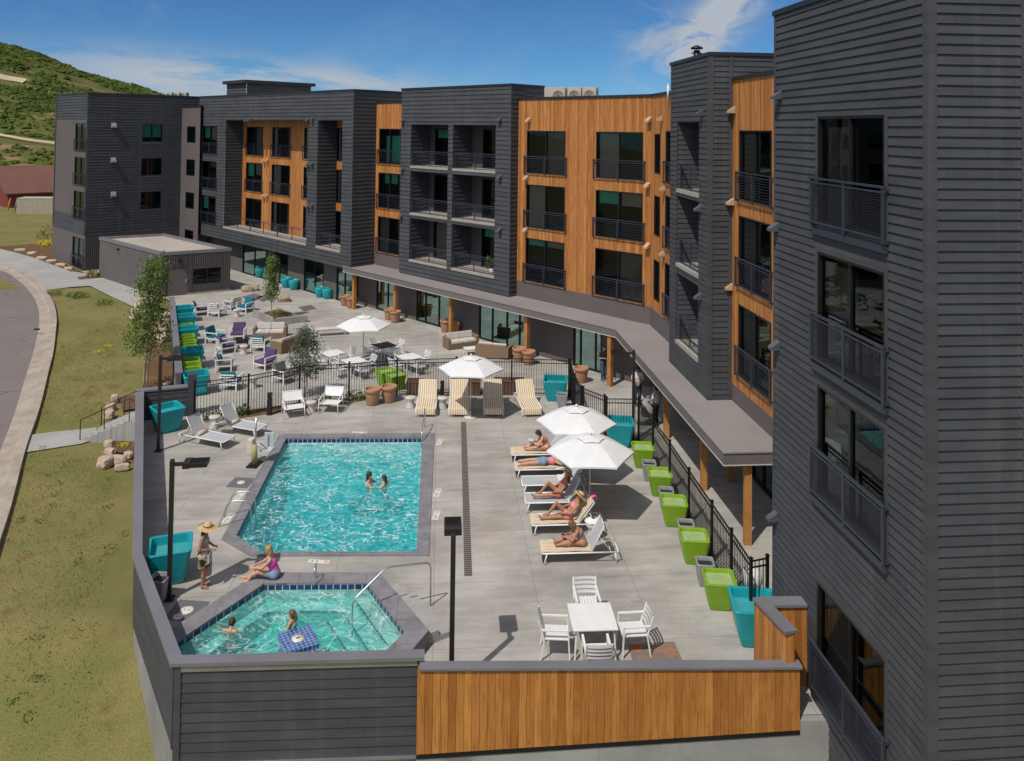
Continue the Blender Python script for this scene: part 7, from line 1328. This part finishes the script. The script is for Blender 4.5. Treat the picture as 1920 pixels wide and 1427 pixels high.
    if hat:
        hu = up*0.92-f*0.28; hu /= np.linalg.norm(hu); M = Matrix.Translation(Vector(hd+up*0.085*s)) @ Vector(hu).to_track_quat('Z', 'Y').to_matrix().to_4x4(); mb = MB(); b0 = len(mb.v)
        rr = hat*s; mb.lathe([(rr, -0.035*s), (rr*0.8, -0.02*s), (0.115*s, 0.0), (0.105*s, 0.055*s), (0.085*s, 0.095*s), (0.04*s, 0.112*s), (0.001, 0.113*s)], 28); mb.v = [(x, y, z+0.012*math.sin(3*math.atan2(y, x))*(math.hypot(x, y)/rr)) for x, y, z in mb.v]; mb.xf(M); h_ = mb.build('sun_hat', M_STRAW, o); mb = MB(); mb.lathe([(0.119*s, 0.006*s), (0.1155*s, 0.030*s)], 28); mb.xf(M); mb.build('hat_band', M_FRAME, h_)
    o.location = loc; o.rotation_euler = (0, 0, rz); return o
def std(s=1.0, **kw):
    J = dict(pelvis=(0, 0, 0.93), chest=(0.0, 0, 1.24), neck=(-0.01, 0, 1.42), head=(0.02, 0, 1.555), shL=(0, 0.165, 1.375), shR=(0, -0.165, 1.375), hipL=(0, 0.085, 0.90), hipR=(0, -0.085, 0.90), knL=(0.015, 0.09, 0.49), knR=(0.03, -0.09, 0.49), anL=(-0.01, 0.085, 0.07), anR=(0.0, -0.085, 0.07), toeL=(0.14, 0.10, 0.025), toeR=(0.15, -0.10, 0.025), elL=(-0.03, 0.24, 1.10), elR=(-0.03, -0.24, 1.10), wrL=(0.08, 0.25, 0.86), wrR=(0.08, -0.25, 0.86))
    J.update(kw); return {k: tuple(np.array(v)*(1 if k[:2] in ('ha', 'pn') else s)) for k, v in J.items()}
def cloth(n, c, r=0.9): return plain(n, c, r, 0.15, 8, fine=70)
C_PINK = cloth('pink_fabric', (0.72, 0.10, 0.42, 1)); C_DENIM = cloth('denim', (0.19, 0.27, 0.36, 1)); C_GREY = cloth('grey_top', (0.38, 0.37, 0.36, 1)); C_BIK = cloth('pink_bikini', (0.70, 0.22, 0.28, 1)); C_BLK = cloth('black_cloth', (0.015, 0.015, 0.018, 1)); C_WHT = cloth('white_shirt', (0.55, 0.52, 0.52, 1)); C_JEAN = cloth('dark_jeans', (0.03, 0.04, 0.06, 1)); C_AQUA = cloth('aqua_swimsuit', (0.25, 0.45, 0.45, 1)); C_CORAL = cloth('coral_cloth', (0.55, 0.16, 0.13, 1))
t = NT('tropical_sarong'); vv_ = t.vor(t.co(), 7, 'F1', 1.0, 'Color'); sp_ = t.node('ShaderNodeSeparateColor'); t.l.new(vv_, sp_.inputs[0]); t.set(t.mix(t.ramp(sp_.outputs[0], 0.45, 0.5), t.mix(t.ramp(sp_.outputs[1], 0.4, 0.5), (0.03, 0.045, 0.02, 1), (0.30, 0.17, 0.09, 1)), (0.55, 0.47, 0.36, 1)), 0.9, 0, 0.1); C_SAR = t.m
# standing woman in the straw hat
q = W(381, 1101)
person('standing woman in a wide straw hat, grey top and patterned sarong', std(1.0, elL=(-0.02, 0.25, 1.12), elR=(-0.05, -0.25, 1.11), wrL=(0.22, 0.10, 1.06), wrR=(0.20, -0.08, 1.04), head=(0.05, 0, 1.55), haL=(0.8, -0.5, 0.1), haR=(0.9, 0.4, -0.1), knL=(0.05, 0.085, 0.49), anL=(-0.03, 0.09, 0.07)), M_SKIN2, H_BR, [dict(n='tank_top', p=['ribs', 'torso', 'belly', 'upper'], m=C_GREY, g=0.012, cut=[((0, 0, 1.36), (0, 0, 1)), ((0, 0, 0.96), (0, 0, -1))]), dict(n='sarong', p=['hips', 'belly', ('thighL', 0.95), ('thighR', 0.95)], m=C_SAR, g=0.032, extra=[((0, 0, 0.92), (0.02, 0, 0.60), 0.15, 0.175)], cut=[((0, 0, 1.02), (0, 0, 1)), ((0, 0, 0.58), (0.25, 0.1, -1))])], loc=q, rz=R(2), hat=0.27, hairlen=0.30, glasses=True, look=(1, -0.05, -0.35), res=0.0095)
o = thing('tote_bag', 'white and black tote bag hanging at the standing woman\'s hip', 'bag', (0, 0, 0)); mb = MB(); mb.box(0.17, 0.21, -0.22, 0.05, 0.72, 0.97); mb.build('bag', C_WHT, o, bevel=0.015); mb = MB(); mb.tube([(0.19, -0.20, 0.96), (0.2, -0.09, 1.08), (0.19, 0.03, 0.96)], 0.008, 6); mb.build('strap', C_BLK, o); o.location = q; o.rotation_euler = (0, 0, R(2))
# woman in the pink top sitting on the tub rim
q = W(517, 1082, TZ)
person('seated woman in a pink top and denim shorts on the hot tub rim', dict(pelvis=(0, 0, 0.12), chest=(0.11, 0, 0.40), neck=(0.17, 0, 0.57), head=(0.20, 0, 0.705), shL=(0.14, 0.165, 0.52), shR=(0.14, -0.165, 0.52), hipL=(0.03, 0.09, 0.11), hipR=(0.03, -0.09, 0.11), knL=(0.44, 0.12, 0.22), knR=(0.45, -0.02, 0.24), anL=(0.78, 0.0, 0.02), anR=(0.74, 0.12, -0.02), toeL=(0.92, -0.03, 0.03), toeR=(0.88, 0.15, -0.02), elL=(0.33, 0.22, 0.36), elR=(0.33, -0.16, 0.36), wrL=(0.55, 0.08, 0.31), wrR=(0.56, -0.02, 0.33)), M_SKIN, H_BL, [dict(n='pink_top', p=['ribs', 'torso', 'belly', 'upper'], m=C_PINK, g=0.013, cut=[((0.13, 0, 0.51), (0.2, 0, 1))]), dict(n='denim_shorts', p=['hips', 'belly', ('thighL', 0.42), ('thighR', 0.42)], m=C_DENIM, g=0.015, cut=[((0.02, 0, 0.24), (0.2, 0, 1))])], loc=q, rz=R(186), hairlen=0.25, glasses=True, look=(1, 0, -0.1), res=0.0095)
# sun bathers; their frame is the lounger's, x from foot to head, so forward is -x
def on(l, J, **k): return {n: v for n, v in J.items()}
Lz = 0.34
def recline(knee=0.40, back=58, lean=0.0, px=1.14):
    c, s_ = math.cos(R(back)), math.sin(R(back)); P = lambda q, y=0, o=0: (px+q*c-o*s_, y, Lz+0.15+q*s_+o*c)
    J = dict(pelvis=(px, 0, Lz+0.14), chest=P(0.31), neck=P(0.50), head=(P(0.62)[0]-0.03, 0, P(0.63)[2]+0.01), shL=P(0.45, -0.165), shR=P(0.45, 0.165), hipL=(px-0.02, -0.09, Lz+0.12), hipR=(px-0.02, 0.09, Lz+0.12), knL=(px-0.42, -0.11, Lz+0.11), knR=(px-0.36, 0.08, Lz+knee), anL=(px-0.84, -0.12, Lz+0.08), anR=(px-0.62, 0.10, Lz+0.10), toeL=(px-0.94, -0.14, Lz+0.17), toeR=(px-0.78, 0.10, Lz+0.09), elL=(P(0.18, -0.27)[0]-0.06, -0.27, P(0.18)[2]), elR=(P(0.18, 0.27)[0]-0.06, 0.27, P(0.18)[2]), wrL=(px-0.12, -0.20, Lz+0.26), wrR=(px-0.12, 0.20, Lz+0.28)); return J
def hunch(px=1.2, sc=1.0):
    return {k: (px+(v[0])*sc, v[1]*sc, Lz+0.03+v[2]*sc) for k, v in dict(pelvis=(0, 0, 0.11), chest=(-0.13, 0, 0.38), neck=(-0.24, 0, 0.51), head=(-0.34, 0, 0.60), shL=(-0.20, -0.165, 0.47), shR=(-0.20, 0.165, 0.47), hipL=(-0.02, -0.09, 0.10), hipR=(-0.02, 0.09, 0.10), knL=(-0.43, -0.13, 0.14), knR=(-0.43, 0.13, 0.15), anL=(-0.84, -0.10, 0.05), anR=(-0.84, 0.12, 0.05), toeL=(-0.92, -0.12, 0.15), toeR=(-0.92, 0.14, 0.15), elL=(-0.36, -0.22, 0.24), elR=(-0.36, 0.22, 0.24), wrL=(-0.56, -0.07, 0.28), wrR=(-0.56, 0.07, 0.28)).items()}
def bather(i, label, J, skin, hair, gar, **k): l = LG_[i]; return person(label, J, skin, hair, gar, loc=l.location, rz=l.rotation_euler[2], **k)
def bikini(J, m): 
    ch = np.array(J['chest']); pe = np.array(J['pelvis']); ax = ch-pe; ax /= np.linalg.norm(ax)
    return [dict(n='bikini_top', p=['ribs', 'torso', 'upper'], m=m, g=0.010, cut=[(tuple(ch+ax*0.085), tuple(ax)), (tuple(ch-ax*0.06), tuple(-ax))]), dict(n='bikini_bottom', p=['hips', 'belly', ('thighL', 0.15), ('thighR', 0.15)], m=m, g=0.010, cut=[(tuple(pe+ax*0.06), tuple(ax))])]
J = hunch(1.35); bather(0, 'dark-haired sunbather hunched over a book on the farthest right lounger', J, M_SKIN, H_BR, bikini(J, C_CORAL), look=(-1, 0, -1.3), hairlen=0.12)
def book(l, x, z, lab, c):
    o = thing('open_book', lab, 'book', (0, 0, 0)); mb = MB()
    for s in (-1, 1): mb.mesh([(x, 0, z), (x+0.05, s*0.14, z+0.03), (x-0.14, s*0.14, z+0.08), (x-0.19, 0, z+0.05), (x, 0, z-0.012), (x+0.05, s*0.14, z+0.018), (x-0.14, s*0.14, z+0.068), (x-0.19, 0, z+0.038)], [(0, 1, 2, 3), (7, 6, 5, 4), (1, 5, 6, 2), (0, 4, 5, 1), (3, 2, 6, 7)])
    mb.build('pages', plain('paper', (0.6, 0.58, 0.52, 1), 0.9), o); mb = MB(); mb.box(x-0.19, x+0.01, -0.01, 0.01, z-0.02, z-0.013); mb.build('spine', c, o); o.location = l.location; o.rotation_euler = l.rotation_euler
book(LG_[0], 0.80, Lz+0.33, 'open book held by the sunbather on the farthest right lounger', C_AQUA)
J = dict(pelvis=(1.05, 0, Lz+0.15), chest=(1.36, 0, Lz+0.155), neck=(1.55, 0, Lz+0.16), head=(1.69, 0.02, Lz+0.17), shL=(1.50, -0.17, Lz+0.15), shR=(1.50, 0.17, Lz+0.15), hipL=(1.02, -0.09, Lz+0.14), hipR=(1.02, 0.09, Lz+0.14), knL=(0.60, -0.13, Lz+0.13), knR=(0.60, 0.12, Lz+0.14), anL=(0.18, -0.15, Lz+0.10), anR=(0.18, 0.15, Lz+0.10), toeL=(0.06, -0.17, Lz+0.05), toeR=(0.06, 0.17, Lz+0.05), elL=(1.72, -0.28, Lz+0.10), elR=(1.72, 0.28, Lz+0.10), wrL=(1.86, -0.10, Lz+0.10), wrR=(1.86, 0.10, Lz+0.10))
bather(1, 'sunbather in denim shorts and pink top lying on the second lounger', J, M_SKIN, H_LB, [dict(n='pink_top', p=['ribs', 'torso', 'belly', 'upper'], m=C_BIK, g=0.012, cut=[((1.2, 0, 0), (-1, 0, 0)), ((1.47, 0, 0), (1, 0, 0))]), dict(n='denim_shorts', p=['hips', 'belly', ('thighL', 0.45), ('thighR', 0.45)], m=C_DENIM, g=0.016, cut=[((1.19, 0, 0), (1, 0, 0))])], look=(0, 0, -1), hairlen=0.1)
J = recline(0.42, 60); bather(3, 'reclining woman in a red bikini and straw hat shaded by the umbrella', J, M_SKIN2, H_LB, bikini(J, C_CORAL), look=(-1, -0.1, 0.1), hat=0.21, hairlen=0.15)
J = recline(0.44, 50); bather(4, 'reclining woman in a pink bikini with one knee raised and wide straw hat', J, M_SKIN2, H_LB, bikini(J, C_BIK), look=(-1, -0.25, 0.1), hat=0.24, hairlen=0.12, res=0.0095)
J = hunch(1.22, 0.95); bather(5, 'light-haired sunbather bent over a phone on the nearest lounger', J, M_SKIN2, H_LB, [dict(n='swim_top', p=['ribs', 'torso', 'upper', 'belly'], m=cloth('floral_swim', (0.28, 0.20, 0.22, 1)), g=0.010, cut=[(tuple(np.array(J['chest'])+np.array((-0.03, 0, 0.06))), (-0.3, 0, 1))])], look=(-1, 0, -1.2), hairlen=0.2, s=0.95, res=0.0095)
o = thing('mobile_phone', 'dark phone held by the sunbather on the nearest lounger', 'phone', (0, 0, 0)); mb = MB(); mb.box(0.58, 0.66, -0.04, 0.04, Lz+0.33, Lz+0.342); mb.build('case', C_BLK, o); mb = MB(); mb.box(0.585, 0.655, -0.035, 0.035, Lz+0.342, Lz+0.344); mb.build('screen', M_FRAME, o); o.location = LG_[5].location; o.rotation_euler = LG_[5].rotation_euler
o = thing('pink_cloth', 'bright pink cloth draped over the back of the second nearest lounger', 'cloth', (0, 0, 0)); mb = MB(); mb.rings([[(1.93+0.05*math.sin(3*y*8)+dx, -0.1+y, z+0.02*math.cos(y*40)) for y in [0.04*k for k in range(9)]] for dx, z in ((-0.10, 0.88), (-0.02, 1.0), (0.06, 1.04), (0.09, 0.9))], close=False, smooth=True); mb.build('fabric', C_PINK, o); o.location = LG_[4].location; o.rotation_euler = LG_[4].rotation_euler
o = thing('pillow', 'small white pillow on the empty lounger', 'pillow', (0, 0, 0)); mb = MB(); mb.box(1.25, 1.5, -0.22, 0.22, Lz+0.02, Lz+0.10); mb.build('cover', M_WHITE, o, bevel=0.035); o.location = LG_[2].location; o.rotation_euler = LG_[2].rotation_euler
# bathers in the water
def swim(z, s=1.0, **k): 
    J = std(s, **k); return {n: (v if n[:2] in ('ha', 'pn') else (v[0], v[1], v[2]+z)) for n, v in J.items()}
a = W(691, 908, WZ); b = W(721, 909, WZ); ang = math.atan2(b.y-a.y, b.x-a.x)
J = swim(-1.46, 1.0, knL=(-0.25, 0.09, 0.62), knR=(-0.2, -0.09, 0.6), anL=(-0.6, 0.09, 0.5), anR=(-0.55, -0.09, 0.45), toeL=(-0.72, 0.1, 0.42), toeR=(-0.68, -0.1, 0.38), elL=(0.16, 0.26, 1.24), wrL=(0.40, 0.22, 1.19), elR=(0.16, -0.26, 1.24), wrR=(0.42, -0.18, 1.21)); person('dark-haired woman in the pool holding out her arms, left of the pair', J, M_SKIN, H_BR, bikini(J, C_AQUA), loc=(a.x, a.y, 0), rz=ang, hairlen=0.12)
J = swim(-1.38, 0.90, knL=(-0.25, 0.09, 0.62), knR=(-0.2, -0.09, 0.6), anL=(-0.6, 0.09, 0.5), anR=(-0.55, -0.09, 0.45), toeL=(-0.72, 0.1, 0.42), toeR=(-0.68, -0.1, 0.38), elL=(0.10, 0.24, 1.30), wrL=(0.30, 0.26, 1.27), elR=(-0.05, -0.33, 1.30), wrR=(-0.12, -0.52, 1.28)); person('dark-haired child in the pool facing the woman, right of the pair', J, M_SKIN, H_BR, bikini(J, C_AQUA), s=0.90, loc=(b.x, b.y, 0), rz=ang+PI, hairlen=0.2)
a = W(432, 1184, TW); J = swim(-0.83, 0.78, elL=(0.10, 0.34, 1.31), wrL=(0.20, 0.52, 1.31), elR=(0.16, -0.28, 1.29), wrR=(0.36, -0.30, 1.29), chest=(0.06, 0, 1.24), head=(0.10, 0, 1.56)); person('short-haired child wading with arms spread in the hot tub', J, M_SKIN, H_BR, [dict(n='swim_trunks', p=['hips', ('thighL', 0.5), ('thighR', 0.5)], m=C_JEAN, g=0.015)], s=0.78, loc=(a.x, a.y, 0), rz=R(80), hairlen=0.0)
a = W(548, 1177, TW); J = swim(-0.70, 0.80, elL=(0.05, 0.26, 1.16), wrL=(0.12, 0.30, 1.0), elR=(0.05, -0.26, 1.16), wrR=(0.12, -0.30, 1.0)); person('child with a ponytail in an aqua swimsuit in the hot tub', J, M_SKIN, H_LB, [dict(n='swimsuit', p=['hips', 'belly', 'torso', 'ribs', 'upper'], m=C_AQUA, g=0.010, cut=[((0, 0, 1.31*0.8-0.70), (0, 0, 1))])], s=0.80, loc=(a.x, a.y, 0), rz=R(165), pony=True)
# people under the canopy
def dressed(shirt, trousers): return [dict(n='shirt', p=['ribs', 'torso', 'belly', 'upper', 'yoke', ('uarmL', 0.7), ('uarmR', 0.7)], m=shirt, g=0.018), dict(n='trousers', p=['hips', 'thighL', 'thighR', 'kneeL', 'kneeR', 'calfL', 'calfR', 'shinL', 'shinR'], m=trousers, g=0.018)]
def shoes(o, J):
    for q in 'LR': mb = MB(); t_ = np.array(J['toe'+q]); an = np.array(J['an'+q]); mb.ball(tuple((t_+an)/2+np.array((0.0, 0, -0.012))), 0.07, 10, 7, (1.9, 0.75, 0.75)); mb.build('shoe', C_BLK, o)
J = std(1.06, elL=(0.0, 0.25, 1.12), elR=(0.0, -0.25, 1.12), wrL=(0.22, 0.08, 1.10), wrR=(0.24, -0.06, 1.12)); o = person('person in a white shirt and dark trousers under the canopy by the lamp post', J, M_SKIN2, H_BR, dressed(C_WHT, C_JEAN), s=1.06, loc=(5.85, 36.0, 0), rz=R(-100), hairlen=0.0); shoes(o, J)
J = std(1.05, elL=(0.05, 0.25, 1.12), elR=(0.02, -0.25, 1.12), wrL=(0.2, 0.15, 1.05), wrR=(0.22, -0.15, 1.15)); o = person('person in dark clothes half hidden behind the cedar post', J, M_SKIN2, H_BR, dressed(C_BLK, cloth('blue_jeans', (0.05, 0.09, 0.14, 1))), s=1.05, loc=(4.72, 39.5, 0), rz=R(-60), hairlen=0.0); shoes(o, J)
J = std(1.03, elL=(0.05, 0.25, 1.12), elR=(0.05, -0.25, 1.12), wrL=(0.25, 0.16, 1.02), wrR=(0.25, -0.16, 1.02)); o = person('person in a white shirt deep under the canopy, carrying a grey bag', J, M_SKIN2, H_BR, dressed(C_WHT, C_BLK), s=1.03, loc=(6.25, 33.6, 0), rz=R(140), hairlen=0.0); shoes(o, J)
o = thing('grey_bag', 'large grey sack carried under the canopy', 'bag', (0, 0, 0)); mb = MB(); mb.rings([[(0.28*math.cos(2*PI*k/14)*r, 0.18*math.sin(2*PI*k/14)*r, z) for k in range(14)] for r, z in ((0.3, 0.28), (1.0, 0.34), (1.15, 0.6), (0.9, 0.95), (0.25, 1.12), (0.3, 1.18))], smooth=True); mb.build('sack', plain('sack_grey', (0.30, 0.30, 0.29, 1), 0.6, 0.15), o); mb = MB(); mb.tube([(0.085*math.cos(2*PI*k/12), 0.055*math.sin(2*PI*k/12), 1.12) for k in range(13)], 0.012, 6, False); mb.build('tie', C_BLK, o); o.location = (5.95, 33.85, 0)
# covered shape made up in place of the bikes behind the fence
o = thing('bike_proxy', 'white covered stand-in for the bikes behind the near right fence', 'cart', (0, 0, 0)); mb = MB(); mb.lathe([(0.001, 0.35), (0.22, 0.36), (0.28, 0.55), (0.24, 0.8), (0.1, 0.9), (0.001, 0.91)], 18); mb.build('cover', M_WHITE, o)
for k in range(3): a_ = 2*PI*k/3; mb = MB(); mb.tube([(0.15*math.cos(a_), 0.15*math.sin(a_), 0.4), (0.26*math.cos(a_), 0.26*math.sin(a_), 0)], 0.015, 6); mb.build('leg', M_FRAME, o)
o.name = 'bikes_stand_in'; o.location = (6.55, 21.3, 0)
